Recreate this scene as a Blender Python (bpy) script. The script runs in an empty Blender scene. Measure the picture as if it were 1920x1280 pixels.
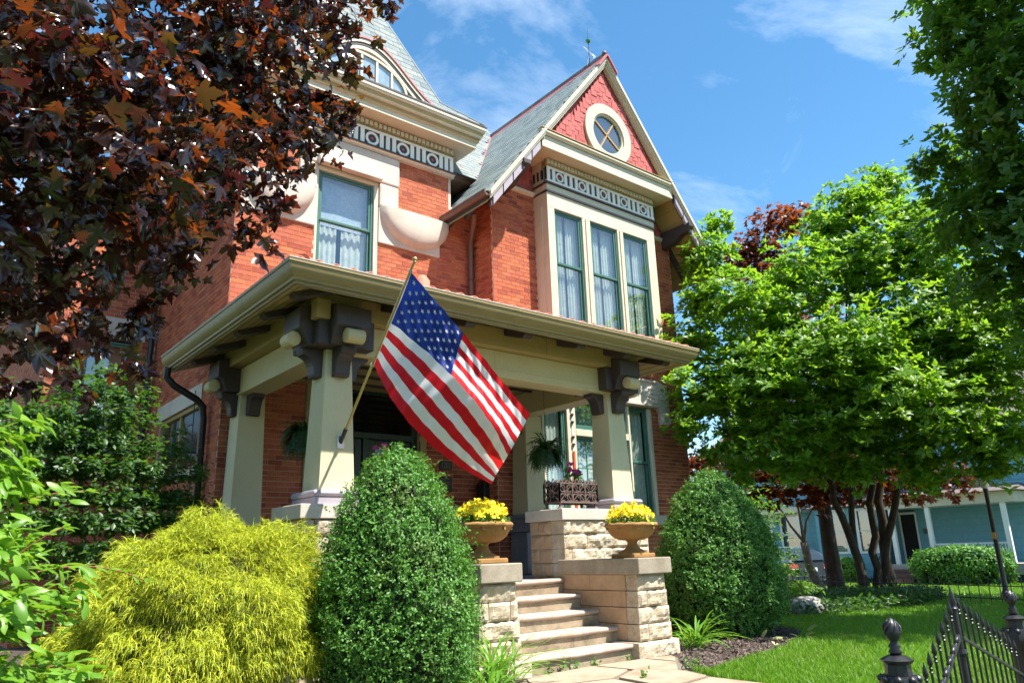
import bpy, math, random
import numpy as np
from mathutils import Vector, Matrix, noise

random.seed(7)
rng = np.random.default_rng(7)
sc = bpy.context.scene
col = bpy.context.collection

# ------------------------------------------------------------------ camera
YAW, PITCH, ROLL, FPX, CAMH = math.radians(39.46), math.radians(15.9), math.radians(-1.845), 1403.4, 1.24
_f = np.array([math.sin(YAW) * math.cos(PITCH), math.cos(YAW) * math.cos(PITCH), math.sin(PITCH)])
_r = np.array([math.cos(YAW), -math.sin(YAW), 0.0])
_u = np.cross(_r, _f)
CR = _r * math.cos(ROLL) + _u * math.sin(ROLL)
CU = _u * math.cos(ROLL) - _r * math.sin(ROLL)
cam_data = bpy.data.cameras.new('camera')
cam = bpy.data.objects.new('camera', cam_data)
col.objects.link(cam)
cam.matrix_world = Matrix(((CR[0], CU[0], -_f[0], 0), (CR[1], CU[1], -_f[1], 0), (CR[2], CU[2], -_f[2], CAMH), (0, 0, 0, 1)))
cam_data.sensor_width = 36
cam_data.lens = 36 * FPX / 1920
cam_data.clip_start = 0.05
cam_data.clip_end = 3000
sc.camera = cam

# ------------------------------------------------------------------ sky and sun
SUN = Vector((0.22, -0.461, 1.0)).normalized()          # towards the sun
EL = math.asin(SUN.z)
AZ = math.atan2(SUN.x, SUN.y)
w = bpy.data.worlds.new('World')
sc.world = w
w.use_nodes = True
nt = w.node_tree
nt.nodes.clear()
wo = nt.nodes.new('ShaderNodeOutputWorld')
bg = nt.nodes.new('ShaderNodeBackground')
sky = nt.nodes.new('ShaderNodeTexSky')
sky.sky_type = 'NISHITA'
sky.sun_disc = False
sky.sun_elevation = EL
sky.sun_rotation = AZ
sky.altitude = 200
sky.air_density = 1.0
sky.dust_density = 0.15
sky.ozone_density = 2.0
tc = nt.nodes.new('ShaderNodeTexCoord')
mp = nt.nodes.new('ShaderNodeMapping')
mp.inputs['Rotation'].default_value = (0.35, 0.1, 0.5)
mp.inputs['Scale'].default_value = (1.5, 2.1, 2.8)
nz = nt.nodes.new('ShaderNodeTexNoise')
nz.inputs['Scale'].default_value = 1.7
nz.inputs['Detail'].default_value = 7
nz.inputs['Roughness'].default_value = 0.62
nz.inputs['Distortion'].default_value = 0.6
rp = nt.nodes.new('ShaderNodeMapRange')
rp.inputs['From Min'].default_value = 0.44
rp.inputs['From Max'].default_value = 0.80
rp.inputs['To Max'].default_value = 0.48
mx = nt.nodes.new('ShaderNodeMix')
mx.data_type = 'RGBA'
mx.inputs['B'].default_value = (7.5, 8.0, 8.6, 1)
hsv = nt.nodes.new('ShaderNodeHueSaturation')
hsv.inputs['Saturation'].default_value = 1.22
hsv.inputs['Hue'].default_value = 0.49
L = nt.links.new
L(tc.outputs['Generated'], mp.inputs['Vector'])
L(mp.outputs[0], nz.inputs['Vector'])
L(nz.outputs['Fac'], rp.inputs['Value'])
L(rp.outputs[0], mx.inputs['Factor'])
L(sky.outputs[0], hsv.inputs['Color'])
L(hsv.outputs[0], mx.inputs['A'])
L(mx.outputs['Result'], bg.inputs['Color'])
bg.inputs['Strength'].default_value = 0.100
L(bg.outputs[0], wo.inputs[0])

sd = bpy.data.lights.new('sun', 'SUN')
sd.energy = 5.0
sd.angle = math.radians(0.53)
sd.color = (1.0, 0.95, 0.87)
so = bpy.data.objects.new('sun', sd)
col.objects.link(so)
so.rotation_euler = (-SUN).to_track_quat('-Z', 'Y').to_euler()

sc.render.engine = 'CYCLES'
sc.cycles.use_denoising = True
sc.cycles.max_bounces = 4
sc.cycles.diffuse_bounces = 2
sc.cycles.glossy_bounces = 2
sc.cycles.use_adaptive_sampling = True
sc.cycles.adaptive_threshold = 0.02
sc.cycles.transmission_bounces = 5
sc.cycles.transparent_max_bounces = 8
sc.cycles.sample_clamp_indirect = 6
sc.view_settings.view_transform = 'Standard'
sc.view_settings.look = 'None'
sc.view_settings.gamma = 1
sc.view_settings.use_curve_mapping = False
sc.view_settings.exposure = 1.35


def pix(P):
    """pixel (1920 wide) and depth of points; only used to choose which pieces show largest"""
    D = np.asarray(P, float) - np.array([0, 0, CAMH])
    z = D @ _f
    return 960 + FPX * (D @ CR) / z, 640 - FPX * (D @ CU) / z, z


# ------------------------------------------------------------------ helpers
WL = {}          # translation of the top-level things


def tag(o, label=None, cat=None, group=None, kind=None):
    if label: o['label'] = label
    if cat: o['category'] = cat
    if group: o['group'] = group
    if kind: o['kind'] = kind
    return o


def thing(name, loc, label, cat, group=None):
    o = bpy.data.objects.new(name, None)
    o.empty_display_size = 0.1
    col.objects.link(o)
    o.location = loc
    WL[o.name] = Vector(loc)
    return tag(o, label, cat, group)


def adopt(o, parent):
    if parent is not None:
        o.parent = parent
        o.matrix_parent_inverse = Matrix.Translation(-WL.get(parent.name, Vector((0, 0, 0))))
    return o


def mesh_np(name, V, F):
    """fast mesh from arrays; F is (m,k) with constant k"""
    V = np.ascontiguousarray(V, dtype=np.float32)
    F = np.ascontiguousarray(F, dtype=np.int32)
    me = bpy.data.meshes.new(name)
    me.vertices.add(len(V))
    me.vertices.foreach_set('co', V.ravel())
    m, k = F.shape
    me.loops.add(m * k)
    me.loops.foreach_set('vertex_index', F.ravel())
    me.polygons.add(m)
    me.polygons.foreach_set('loop_start', np.arange(0, m * k, k, dtype=np.int32))
    me.polygons.foreach_set('loop_total', np.full(m, k, dtype=np.int32))
    me.update(calc_edges=True)
    return me


def link(name, me, mat, parent=None):
    o = bpy.data.objects.new(name, me)
    if mat is not None and not me.materials:
        me.materials.append(mat)
    col.objects.link(o)
    return adopt(o, parent)


class MB:
    """collects simple shapes into one mesh"""
    def __init__(s):
        s.v, s.f = [], []

    def add(s, vs, fs):
        b = len(s.v)
        s.v += [tuple(p) for p in vs]
        s.f += [tuple(b + i for i in q) for q in fs]
        return s

    def box(s, a, b):
        x0, x1 = sorted((a[0], b[0])); y0, y1 = sorted((a[1], b[1])); z0, z1 = sorted((a[2], b[2]))
        return s.add([(x0, y0, z0), (x1, y0, z0), (x1, y1, z0), (x0, y1, z0), (x0, y0, z1), (x1, y0, z1), (x1, y1, z1), (x0, y1, z1)],
                     [(3, 2, 1, 0), (4, 5, 6, 7), (0, 1, 5, 4), (1, 2, 6, 5), (2, 3, 7, 6), (3, 0, 4, 7)])

    def hexa(s, p):
        return s.add(p, [(3, 2, 1, 0), (4, 5, 6, 7), (0, 1, 5, 4), (1, 2, 6, 5), (2, 3, 7, 6), (3, 0, 4, 7)])

    def frustum(s, cx, cy, z0, z1, a0, b0, a1, b1, cx1=None, cy1=None):
        cx1 = cx if cx1 is None else cx1; cy1 = cy if cy1 is None else cy1
        return s.hexa([(cx - a0, cy - b0, z0), (cx + a0, cy - b0, z0), (cx + a0, cy + b0, z0), (cx - a0, cy + b0, z0),
                       (cx1 - a1, cy1 - b1, z1), (cx1 + a1, cy1 - b1, z1), (cx1 + a1, cy1 + b1, z1), (cx1 - a1, cy1 + b1, z1)])

    def bar(s, p, q, wa, wb, up=(0, 0, 1)):
        """box of section wa x wb from p to q"""
        p, q = Vector(p), Vector(q); d = (q - p).normalized(); up = Vector(up)
        x = d.cross(up)
        if x.length < 1e-4: x = d.cross(Vector((1, 0, 0)))
        x.normalize(); y = x.cross(d)
        x *= wa / 2; y *= wb / 2
        return s.hexa([p - x - y, p + x - y, p + x + y, p - x + y, q - x - y, q + x - y, q + x + y, q - x + y])

    def prism(s, prof, fn, t0, t1):
        """extrude the 2D outline prof from t0 to t1; fn(a,b,t) gives the 3D point"""
        n = len(prof)
        vs = [fn(a, b, t0) for a, b in prof] + [fn(a, b, t1) for a, b in prof]
        return s.add(vs, [tuple(range(n - 1, -1, -1)), tuple(range(n, 2 * n))] + [(i, (i + 1) % n, n + (i + 1) % n, n + i) for i in range(n)])

    def tube(s, pts, rad, n=8, caps=True):
        pts = [Vector(p) for p in pts]
        if not hasattr(rad, '__len__'): rad = [rad] * len(pts)
        b = len(s.v); ref = None
        for i, p in enumerate(pts):
            d = (pts[min(i + 1, len(pts) - 1)] - pts[max(i - 1, 0)]).normalized()
            if ref is None:
                ref = Vector((0, 0, 1)) if abs(d.z) < 0.9 else Vector((1, 0, 0))
            x = d.cross(ref).normalized(); y = x.cross(d); ref = y
            for k in range(n):
                a = 2 * math.pi * k / n
                s.v.append(tuple(p + (x * math.cos(a) + y * math.sin(a)) * rad[i]))
        for i in range(len(pts) - 1):
            for k in range(n):
                k2 = (k + 1) % n
                s.f.append((b + i * n + k, b + i * n + k2, b + (i + 1) * n + k2, b + (i + 1) * n + k))
        if caps:
            s.f.append(tuple(b + k for k in range(n - 1, -1, -1)))
            s.f.append(tuple(b + (len(pts) - 1) * n + k for k in range(n)))
        return s

    def lathe(s, c, prof, n=20, rot=0.0):
        b = len(s.v)
        for r, z in prof:
            for k in range(n):
                a = 2 * math.pi * k / n + rot
                s.v.append((c[0] + r * math.cos(a), c[1] + r * math.sin(a), c[2] + z))
        m = len(prof)
        for i in range(m - 1):
            for k in range(n):
                k2 = (k + 1) % n
                s.f.append((b + i * n + k, b + i * n + k2, b + (i + 1) * n + k2, b + (i + 1) * n + k))
        s.f.append(tuple(b + k for k in range(n - 1, -1, -1)))
        s.f.append(tuple(b + (m - 1) * n + k for k in range(n)))
        return s

    def grid(s, fn, nu, nv):
        b = len(s.v)
        for i in range(nu + 1):
            for j in range(nv + 1):
                s.v.append(tuple(fn(i / nu, j / nv)))
        for i in range(nu):
            for j in range(nv):
                a = b + i * (nv + 1) + j
                s.f.append((a, a + nv + 1, a + nv + 2, a + 1))
        return s

    def build(s, name, mat, parent=None, smooth=False, bevel=0.0, solid=0.0):
        me = bpy.data.meshes.new(name)
        me.from_pydata(s.v, [], s.f)
        o = link(name, me, mat, parent)
        if smooth:
            me.polygons.foreach_set('use_smooth', [True] * len(me.polygons))
            if smooth == 'auto':
                me.set_sharp_from_angle(angle=math.radians(40))
        if solid:
            m = o.modifiers.new('solid', 'SOLIDIFY'); m.thickness = solid; m.offset = 0
        if bevel:
            m = o.modifiers.new('bevel', 'BEVEL'); m.width = bevel; m.segments = 2; m.limit_method = 'ANGLE'
        return o


# ------------------------------------------------------------------ materials
def new_mat(name):
    m = bpy.data.materials.new(name); m.use_nodes = True
    t = m.node_tree; t.nodes.clear()
    return m, t, (lambda k: t.nodes.new('ShaderNode' + k)), t.links.new


def c4(c):
    return (c[0], c[1], c[2], 1)


def rnd_value(N, Lk):
    """one random number for each loose piece and each object"""
    g = N('NewGeometry'); oi = N('ObjectInfo'); a = N('Math'); a.operation = 'ADD'
    Lk(g.outputs['Random Per Island'], a.inputs[0]); Lk(oi.outputs['Random'], a.inputs[1])
    fr = N('Math'); fr.operation = 'FRACT'; Lk(a.outputs[0], fr.inputs[0])
    return fr.outputs[0]


def ramp(N, cols):
    r = N('ValToRGB'); e = r.color_ramp.elements
    while len(e) < len(cols): e.new(0.5)
    for i, c in enumerate(cols):
        e[i].position = i / max(1, len(cols) - 1) if len(c) == 3 else c[3]
        e[i].color = c4(c)
    return r


def P(name, cols, rough=0.6, nscale=6.0, detail=6, var=None, island=False, bump=0.0, bscale=40.0, metal=0.0, spec=0.5, stain=None, stretch=None, coat=0.0):
    """general surface: colour ramp over noise (or over a random value for each piece), value noise, bump"""
    m, t, N, Lk = new_mat(name)
    out = N('OutputMaterial'); b = N('BsdfPrincipled'); Lk(b.outputs[0], out.inputs[0])
    b.inputs['Roughness'].default_value = rough; b.inputs['Metallic'].default_value = metal
    b.inputs['Specular IOR Level'].default_value = spec
    b.inputs['Coat Weight'].default_value = coat
    tc = N('TexCoord'); vec = tc.outputs['Object']
    if stretch:
        mp = N('Mapping'); mp.inputs['Scale'].default_value = stretch; Lk(vec, mp.inputs[0]); vec = mp.outputs[0]
    nz = N('TexNoise'); nz.inputs['Scale'].default_value = nscale; nz.inputs['Detail'].default_value = detail; nz.inputs['Roughness'].default_value = 0.65
    Lk(vec, nz.inputs['Vector'])
    if isinstance(cols[0], (int, float)): cols = [cols]
    if len(cols) == 1: cols = [cols[0], cols[0]]
    r = ramp(N, cols)
    if island: Lk(rnd_value(N, Lk), r.inputs[0])
    else:
        mr = N('MapRange'); mr.inputs['From Min'].default_value = 0.3; mr.inputs['From Max'].default_value = 0.7
        Lk(nz.outputs['Fac'], mr.inputs['Value']); Lk(mr.outputs[0], r.inputs[0])
    cout = r.outputs[0]
    if var:
        n2 = N('TexNoise'); n2.inputs['Scale'].default_value = var[0]; n2.inputs['Detail'].default_value = 8; n2.inputs['Roughness'].default_value = 0.7
        Lk(vec, n2.inputs['Vector'])
        mr = N('MapRange'); mr.inputs['From Min'].default_value = 0.25; mr.inputs['From Max'].default_value = 0.75
        mr.inputs['To Min'].default_value = 1 - var[1]; mr.inputs['To Max'].default_value = 1 + var[1] * 0.6
        Lk(n2.outputs['Fac'], mr.inputs['Value'])
        mx = N('Mix'); mx.data_type = 'RGBA'; mx.blend_type = 'MULTIPLY'; mx.inputs['Factor'].default_value = 1
        Lk(cout, mx.inputs['A']); Lk(mr.outputs[0], mx.inputs['B']); cout = mx.outputs['Result']
    if stain:
        sc_, thr, scol, amt = stain
        n3 = N('TexNoise'); n3.inputs['Scale'].default_value = sc_; n3.inputs['Detail'].default_value = 9; n3.inputs['Roughness'].default_value = 0.75
        Lk(vec, n3.inputs['Vector'])
        mr = N('MapRange'); mr.inputs['From Min'].default_value = thr; mr.inputs['From Max'].default_value = thr + 0.16; mr.inputs['To Max'].default_value = amt
        Lk(n3.outputs['Fac'], mr.inputs['Value'])
        mx = N('Mix'); mx.data_type = 'RGBA'; mx.inputs['B'].default_value = c4(scol)
        Lk(mr.outputs[0], mx.inputs['Factor']); Lk(cout, mx.inputs['A']); cout = mx.outputs['Result']
    Lk(cout, b.inputs['Base Color'])
    if bump:
        nb = N('TexNoise'); nb.inputs['Scale'].default_value = bscale; nb.inputs['Detail'].default_value = 7; nb.inputs['Roughness'].default_value = 0.7
        Lk(vec, nb.inputs['Vector'])
        bp = N('Bump'); bp.inputs['Strength'].default_value = bump; bp.inputs['Distance'].default_value = 0.02
        Lk(nb.outputs['Fac'], bp.inputs['Height']); Lk(bp.outputs[0], b.inputs['Normal'])
    return m


def leaf_mat(name, cols, trans, amount=0.4, rough=0.45, spec=0.5, patch=None):
    m, t, N, Lk = new_mat(name)
    out = N('OutputMaterial'); b = N('BsdfPrincipled'); tr = N('BsdfTranslucent'); ms = N('MixShader')
    r = ramp(N, cols); rv = rnd_value(N, Lk); Lk(rv, r.inputs[0]); cout = r.outputs[0]
    if patch:      # areas of older or drier growth
        tc = N('TexCoord'); nz = N('TexNoise'); nz.inputs['Scale'].default_value = patch[0]; nz.inputs['Detail'].default_value = 5; Lk(tc.outputs['Object'], nz.inputs['Vector'])
        mr = N('MapRange'); mr.inputs['From Min'].default_value = patch[1]; mr.inputs['From Max'].default_value = patch[1] + 0.18; mr.inputs['To Max'].default_value = patch[3]; Lk(nz.outputs['Fac'], mr.inputs['Value'])
        mx = N('Mix'); mx.data_type = 'RGBA'; mx.inputs['B'].default_value = c4(patch[2]); Lk(mr.outputs[0], mx.inputs['Factor']); Lk(cout, mx.inputs['A']); cout = mx.outputs['Result']
    Lk(cout, b.inputs['Base Color'])
    b.inputs['Roughness'].default_value = rough; b.inputs['Specular IOR Level'].default_value = spec
    r2 = ramp(N, trans)
    ml = N('Math'); ml.operation = 'MULTIPLY'; ml.inputs[1].default_value = 7.31; Lk(rv, ml.inputs[0])
    fr = N('Math'); fr.operation = 'FRACT'; Lk(ml.outputs[0], fr.inputs[0]); Lk(fr.outputs[0], r2.inputs[0])
    Lk(r2.outputs[0], tr.inputs['Color'])
    ms.inputs[0].default_value = amount
    Lk(b.outputs[0], ms.inputs[1]); Lk(tr.outputs[0], ms.inputs[2]); Lk(ms.outputs[0], out.inputs[0])
    return m


def glass_mat(name, tint=(0.9, 0.95, 0.95), refl=0.35, rough=0.0, wob=0.0):
    m, t, N, Lk = new_mat(name)
    out = N('OutputMaterial'); tr = N('BsdfTransparent'); g = N('BsdfGlossy'); ms = N('MixShader')
    tr.inputs['Color'].default_value = c4(tint); g.inputs['Roughness'].default_value = rough
    lw = N('LayerWeight'); lw.inputs['Blend'].default_value = 0.5
    pw = N('Math'); pw.operation = 'POWER'; pw.inputs[1].default_value = 4.0
    ma = N('Math'); ma.operation = 'MULTIPLY_ADD'; ma.inputs[1].default_value = 0.8; ma.inputs[2].default_value = refl; ma.use_clamp = True
    Lk(lw.outputs['Facing'], pw.inputs[0]); Lk(pw.outputs[0], ma.inputs[0]); Lk(ma.outputs[0], ms.inputs[0])
    if wob:
        tc = N('TexCoord'); nz = N('TexNoise'); nz.inputs['Scale'].default_value = 1.6; bp = N('Bump'); bp.inputs['Strength'].default_value = wob; bp.inputs['Distance'].default_value = 0.02
        Lk(tc.outputs['Object'], nz.inputs['Vector']); Lk(nz.outputs['Fac'], bp.inputs['Height']); Lk(bp.outputs[0], g.inputs['Normal'])
    Lk(tr.outputs[0], ms.inputs[1]); Lk(g.outputs[0], ms.inputs[2]); Lk(ms.outputs[0], out.inputs[0])
    return m


BRICK = [(0.36, 0.080, 0.042), (0.50, 0.140, 0.066), (0.44, 0.115, 0.066), (0.55, 0.175, 0.070), (0.27, 0.058, 0.038), (0.48, 0.125, 0.056), (0.52, 0.155, 0.078)]
m_brick = P('brick', BRICK, rough=0.85, island=True, var=(24, 0.32), bump=0.45, bscale=90, spec=0.3, stain=(1.1, 0.53, (0.16, 0.04, 0.03), 0.45))
m_mortar = P('mortar', [(0.60, 0.40, 0.31), (0.72, 0.54, 0.44)], rough=0.9, nscale=30, bump=0.3)
m_cream = P('cream_paint', [(0.55, 0.49, 0.355), (0.63, 0.565, 0.43)], rough=0.55, nscale=3, var=(30, 0.08), bump=0.12, bscale=70, stain=(4.0, 0.60, (0.34, 0.28, 0.18), 0.35))
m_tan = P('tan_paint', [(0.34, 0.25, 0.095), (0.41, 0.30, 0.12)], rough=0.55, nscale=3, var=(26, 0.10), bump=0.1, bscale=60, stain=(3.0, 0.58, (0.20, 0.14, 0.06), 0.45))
m_stucco = P('cream_stucco', [(0.60, 0.53, 0.33), (0.66, 0.59, 0.39)], rough=0.9, nscale=2, var=(40, 0.08), bump=0.35, bscale=160, stain=(1.6, 0.58, (0.40, 0.33, 0.19), 0.4))
m_purple = P('purple_brown_paint', [(0.046, 0.033, 0.034), (0.068, 0.048, 0.049)], rough=0.55, nscale=4, var=(20, 0.15))
m_gutter = P('gutter_paint', [(0.25, 0.18, 0.072), (0.31, 0.23, 0.095)], rough=0.5, nscale=2, var=(20, 0.12), stretch=(0.4, 1, 3), stain=(2.0, 0.55, (0.14, 0.09, 0.035), 0.5))
m_lilac = P('lilac_paint', [(0.32, 0.28, 0.33), (0.38, 0.34, 0.38)], rough=0.55, nscale=5, var=(30, 0.12))
m_stone = P('dressed_limestone', [(0.50, 0.43, 0.36), (0.62, 0.55, 0.465)], rough=0.85, nscale=2.5, var=(40, 0.10), bump=0.3, bscale=110, stain=(2.4, 0.56, (0.38, 0.30, 0.24), 0.4))
m_rock = P('rock_faced_limestone', [(0.40, 0.31, 0.20), (0.56, 0.46, 0.33), (0.60, 0.51, 0.38)], rough=0.95, nscale=5, var=(26, 0.3), bump=1.0, bscale=28, stain=(3.5, 0.56, (0.22, 0.13, 0.065), 0.65))
m_smooth_stone = P('sawn_sandstone', [(0.40, 0.25, 0.14), (0.50, 0.34, 0.21)], rough=0.85, nscale=2.2, var=(12, 0.18), bump=0.15, bscale=100, stain=(2.0, 0.56, (0.16, 0.12, 0.08), 0.55))
m_cap = P('weathered_cap_stone', [(0.26, 0.21, 0.15), (0.40, 0.34, 0.26)], rough=0.9, nscale=4, var=(60, 0.30), bump=0.4, bscale=150, stain=(3.5, 0.58, (0.13, 0.12, 0.08), 0.7))
m_tread = P('worn_tread_stone', [(0.36, 0.26, 0.20), (0.50, 0.41, 0.33)], rough=0.85, nscale=3, var=(60, 0.25), bump=0.35, bscale=140, stain=(2.6, 0.54, (0.22, 0.13, 0.10), 0.7))
m_riser = P('riser_stone', [(0.30, 0.22, 0.14), (0.42, 0.34, 0.23)], rough=0.9, nscale=3, var=(50, 0.3), bump=0.35, bscale=140, stain=(2.2, 0.50, (0.09, 0.075, 0.05), 0.75))
m_beam = P('beam_bounce_tint', [(0.54, 0.44, 0.23), (0.60, 0.50, 0.28)], rough=0.6, nscale=2, var=(30, 0.08), stain=(2.0, 0.58, (0.32, 0.24, 0.11), 0.4))  # warm bounce light under the porch is put into this beam colour
m_slate = P('roof_slate', [(0.13, 0.165, 0.175), (0.19, 0.225, 0.23), (0.235, 0.25, 0.23), (0.16, 0.195, 0.205)], rough=0.85, spec=0.25, island=True, var=(10, 0.12), bump=0.2, bscale=50)
m_slate_dark = P('wing_slate', [(0.13, 0.17, 0.17), (0.19, 0.235, 0.23), (0.23, 0.27, 0.26)], rough=0.6, island=True, var=(12, 0.2), bump=0.2, bscale=50)
m_felt = P('roof_felt', [(0.05, 0.06, 0.06)], rough=0.9)
m_redmetal = P('red_ridge_metal', [(0.42, 0.10, 0.11), (0.50, 0.14, 0.15)], rough=0.5, nscale=4)
m_shingle = P('red_shingle', [(0.40, 0.075, 0.065), (0.46, 0.10, 0.085), (0.36, 0.06, 0.055)], rough=0.75, island=True, var=(18, 0.12), bump=0.3, bscale=60)
m_shingle_back = P('red_wood_ground', [(0.30, 0.05, 0.04)], rough=0.8)
m_teal = P('dark_teal_paint', [(0.016, 0.028, 0.034), (0.022, 0.036, 0.042)], rough=0.5)
m_motif = P('pale_motif_paint', [(0.74, 0.70, 0.62), (0.80, 0.77, 0.70)], rough=0.55, nscale=6)
m_reddot = P('red_paint', [(0.36, 0.06, 0.06)], rough=0.5)
m_green = P('green_window_paint', [(0.045, 0.13, 0.10), (0.06, 0.16, 0.125)], rough=0.4, nscale=5)
m_dgreen = P('dark_green_door_paint', [(0.015, 0.035, 0.028)], rough=0.4)
m_curtain = P('lace_curtain', [(0.40, 0.46, 0.40), (0.62, 0.66, 0.60)], rough=0.9, nscale=9, var=(60, 0.2))
m_lace = P('stained_lace', [(0.34, 0.42, 0.50), (0.56, 0.62, 0.68)], rough=0.9, nscale=14, var=(45, 0.35))
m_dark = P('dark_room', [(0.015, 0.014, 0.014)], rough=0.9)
m_pane = glass_mat('window_pane', refl=0.22, wob=0.12)
m_pane_dark = glass_mat('dim_window_pane', (0.7, 0.75, 0.75), refl=0.06)
m_tile = P('clay_roof_tile', [(0.50, 0.16, 0.09), (0.58, 0.22, 0.14), (0.46, 0.14, 0.10)], rough=0.75, island=True, var=(20, 0.2), bump=0.2)
m_copper = P('brown_gutter_metal', [(0.10, 0.055, 0.04), (0.14, 0.08, 0.06)], rough=0.5)
m_black = P('black_iron', [(0.012, 0.012, 0.014), (0.02, 0.02, 0.024)], rough=0.35, bump=0.2, bscale=60)
m_rust = P('rusty_cast_iron', [(0.10, 0.06, 0.05), (0.17, 0.11, 0.09)], rough=0.7, nscale=20, bump=0.3)
m_brass = P('gilded_pole', [(0.50, 0.40, 0.14)], rough=0.35, metal=0.6)
m_steel = P('silver_metal', [(0.6, 0.6, 0.58)], rough=0.3, metal=0.9)
m_white = P('white_paint', [(0.72, 0.72, 0.69), (0.78, 0.78, 0.75)], rough=0.5, nscale=4)
m_bluedark = P('bluish_pier_stone', [(0.20, 0.20, 0.24), (0.27, 0.27, 0.31)], rough=0.85, nscale=4, var=(30, 0.2), bump=0.3)
m_bark = P('bark', [(0.03, 0.021, 0.015), (0.085, 0.06, 0.042)], rough=0.95, nscale=12, stretch=(1, 1, 0.25), bump=0.9, bscale=18)
m_graybark = P('pale_bark', [(0.11, 0.085, 0.065), (0.19, 0.15, 0.12)], rough=0.95, nscale=12, stretch=(1, 1, 0.25), bump=0.9, bscale=18)

# ------------------------------------------------------------------ pieces: many alike blocks, some as objects of their own
_CF = np.array([(3, 2, 1, 0), (4, 5, 6, 7), (0, 1, 5, 4), (1, 2, 6, 5), (2, 3, 7, 6), (3, 0, 4, 7)])
_CI = np.array([(0, 0, 0), (1, 0, 0), (1, 1, 0), (0, 1, 0), (0, 0, 1), (1, 0, 1), (1, 1, 1), (0, 1, 1)], float)


def pieces(name, p0, dims, axes, mat, parent, picks=(), rest_name=None):
    p0 = np.asarray(p0, float); dims = np.asarray(dims, float); axes = np.asarray(axes, float)
    picks = list(picks)
    keep = np.ones(len(p0), bool); keep[picks] = False
    if keep.any():
        q = p0[keep]; d = dims[keep]
        V = q[:, None, :] + np.einsum('nc,kc,cx->nkx', d, _CI, axes)
        F = (np.arange(len(q)) * 8)[:, None, None] + _CF[None]
        o = link(rest_name or name, mesh_np(name, V.reshape(-1, 3), F.reshape(-1, 4)), mat, parent); o.data.shade_flat()
        o['kind'] = 'stuff'
    cache = {}
    for i in picks:
        key = tuple(np.round(dims[i], 3))
        if key not in cache:
            cache[key] = mesh_np(name, _CI * np.array(key), _CF); cache[key].shade_flat()
        o = link(name, cache[key], mat, parent)
        a = axes
        m = Matrix(((a[0][0], a[1][0], a[2][0], p0[i][0]), (a[0][1], a[1][1], a[2][1], p0[i][1]), (a[0][2], a[1][2], a[2][2], p0[i][2]), (0, 0, 0, 1)))
        o.matrix_basis = m


def slab(mb, o, u, n, W, z0, z1, holes, th=0.25):
    """wall sheet of thickness th behind the plane through o, with rectangular openings"""
    us = sorted({0, W} | {h[0] for h in holes} | {h[1] for h in holes})
    zs = sorted({z0, z1} | {h[2] for h in holes} | {h[3] for h in holes})
    us = [x for x in us if 0 <= x <= W]; zs = [z for z in zs if z0 <= z <= z1]
    o, u, n = Vector(o), Vector(u), Vector(n)
    for a, b in zip(us, us[1:]):
        run = None
        for c, d in zip(zs, zs[1:]):
            inside = any(h[0] <= (a + b) / 2 <= h[1] and h[2] <= (c + d) / 2 <= h[3] for h in holes)
            if inside:
                continue
            p = o + u * a; q = o + u * b
            mb.hexa([p + Vector((0, 0, c)), q + Vector((0, 0, c)), q - n * th + Vector((0, 0, c)), p - n * th + Vector((0, 0, c)),
                     p + Vector((0, 0, d)), q + Vector((0, 0, d)), q - n * th + Vector((0, 0, d)), p - n * th + Vector((0, 0, d))])


BC, BL, BJ = 0.082, 0.225, 0.0095


def brick_wall(part, o, u, n, W, z0, z1, holes, want=None, seed=0, limit=0):
    r = np.random.default_rng(seed)
    o = np.array(o, float); u = np.array(u, float); n = np.array(n, float)
    P0, D = [], []
    k = int(z0 / BC)
    z = k * BC
    while z < z1 - 0.02:
        off = -BL * (0.5 if k % 2 else 0.0) + r.uniform(-0.006, 0.006)
        a = off
        zb = min(z + BC, z1)
        while a < W:
            s0, s1 = max(a, 0) + BJ / 2, min(a + BL, W) - BJ / 2
            segs = [(s0, s1)]
            for h in holes:
                if h[2] < zb - 0.02 and h[3] > z + 0.02:
                    ns = []
                    for p, q in segs:
                        if q <= h[0] or p >= h[1]: ns.append((p, q))
                        else:
                            if p < h[0]: ns.append((p, h[0]))
                            if q > h[1]: ns.append((h[1], q))
                    segs = ns
            for p, q in segs:
                if q - p > 0.02:
                    jz = r.uniform(-0.0015, 0.0015)
                    full = q - p > BL - BJ - 0.001 and zb - z > BC - 0.001
                    dep = 0.008 if full else 0.008 + r.uniform(-0.001, 0.001)
                    P0.append(o + u * (p if full else p) + np.array([0, 0, z + BJ / 2 + jz]) - n * (0.004 - r.uniform(-0.0015, 0.0015)))
                    D.append(((BL - BJ) if full else q - p, dep + 0.004, (BC - BJ) if full else zb - z - BJ))
            a += BL
        z += BC; k += 1
    P0 = np.array(P0); D = np.array(D)
    picks = []
    if want is not None:
        x, y, d = pix(P0)
        ok = [i for i in range(len(P0)) if want(x[i], y[i]) and D[i, 0] > BL - BJ - 0.001 and D[i, 2] > BC - BJ - 0.001]
        ok.sort(key=lambda i: d[i]); picks = ok[:limit]
    pieces('brick', P0, D, [u, n, [0, 0, 1]], m_brick, part, picks)


# ------------------------------------------------------------------ the house
YT, XL, YWG, XW0, XW1, YB, XB0, XB1, GX, YG = 11.5, 3.67, 10.8, 8.46, 14.0, 10.37, 9.6, 12.95, 11.25, 10.0
house = thing('victorian_house', (6.0, 11.5, 0), 'red brick Victorian house with steep gables, porch and tower roof', 'house')

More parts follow.
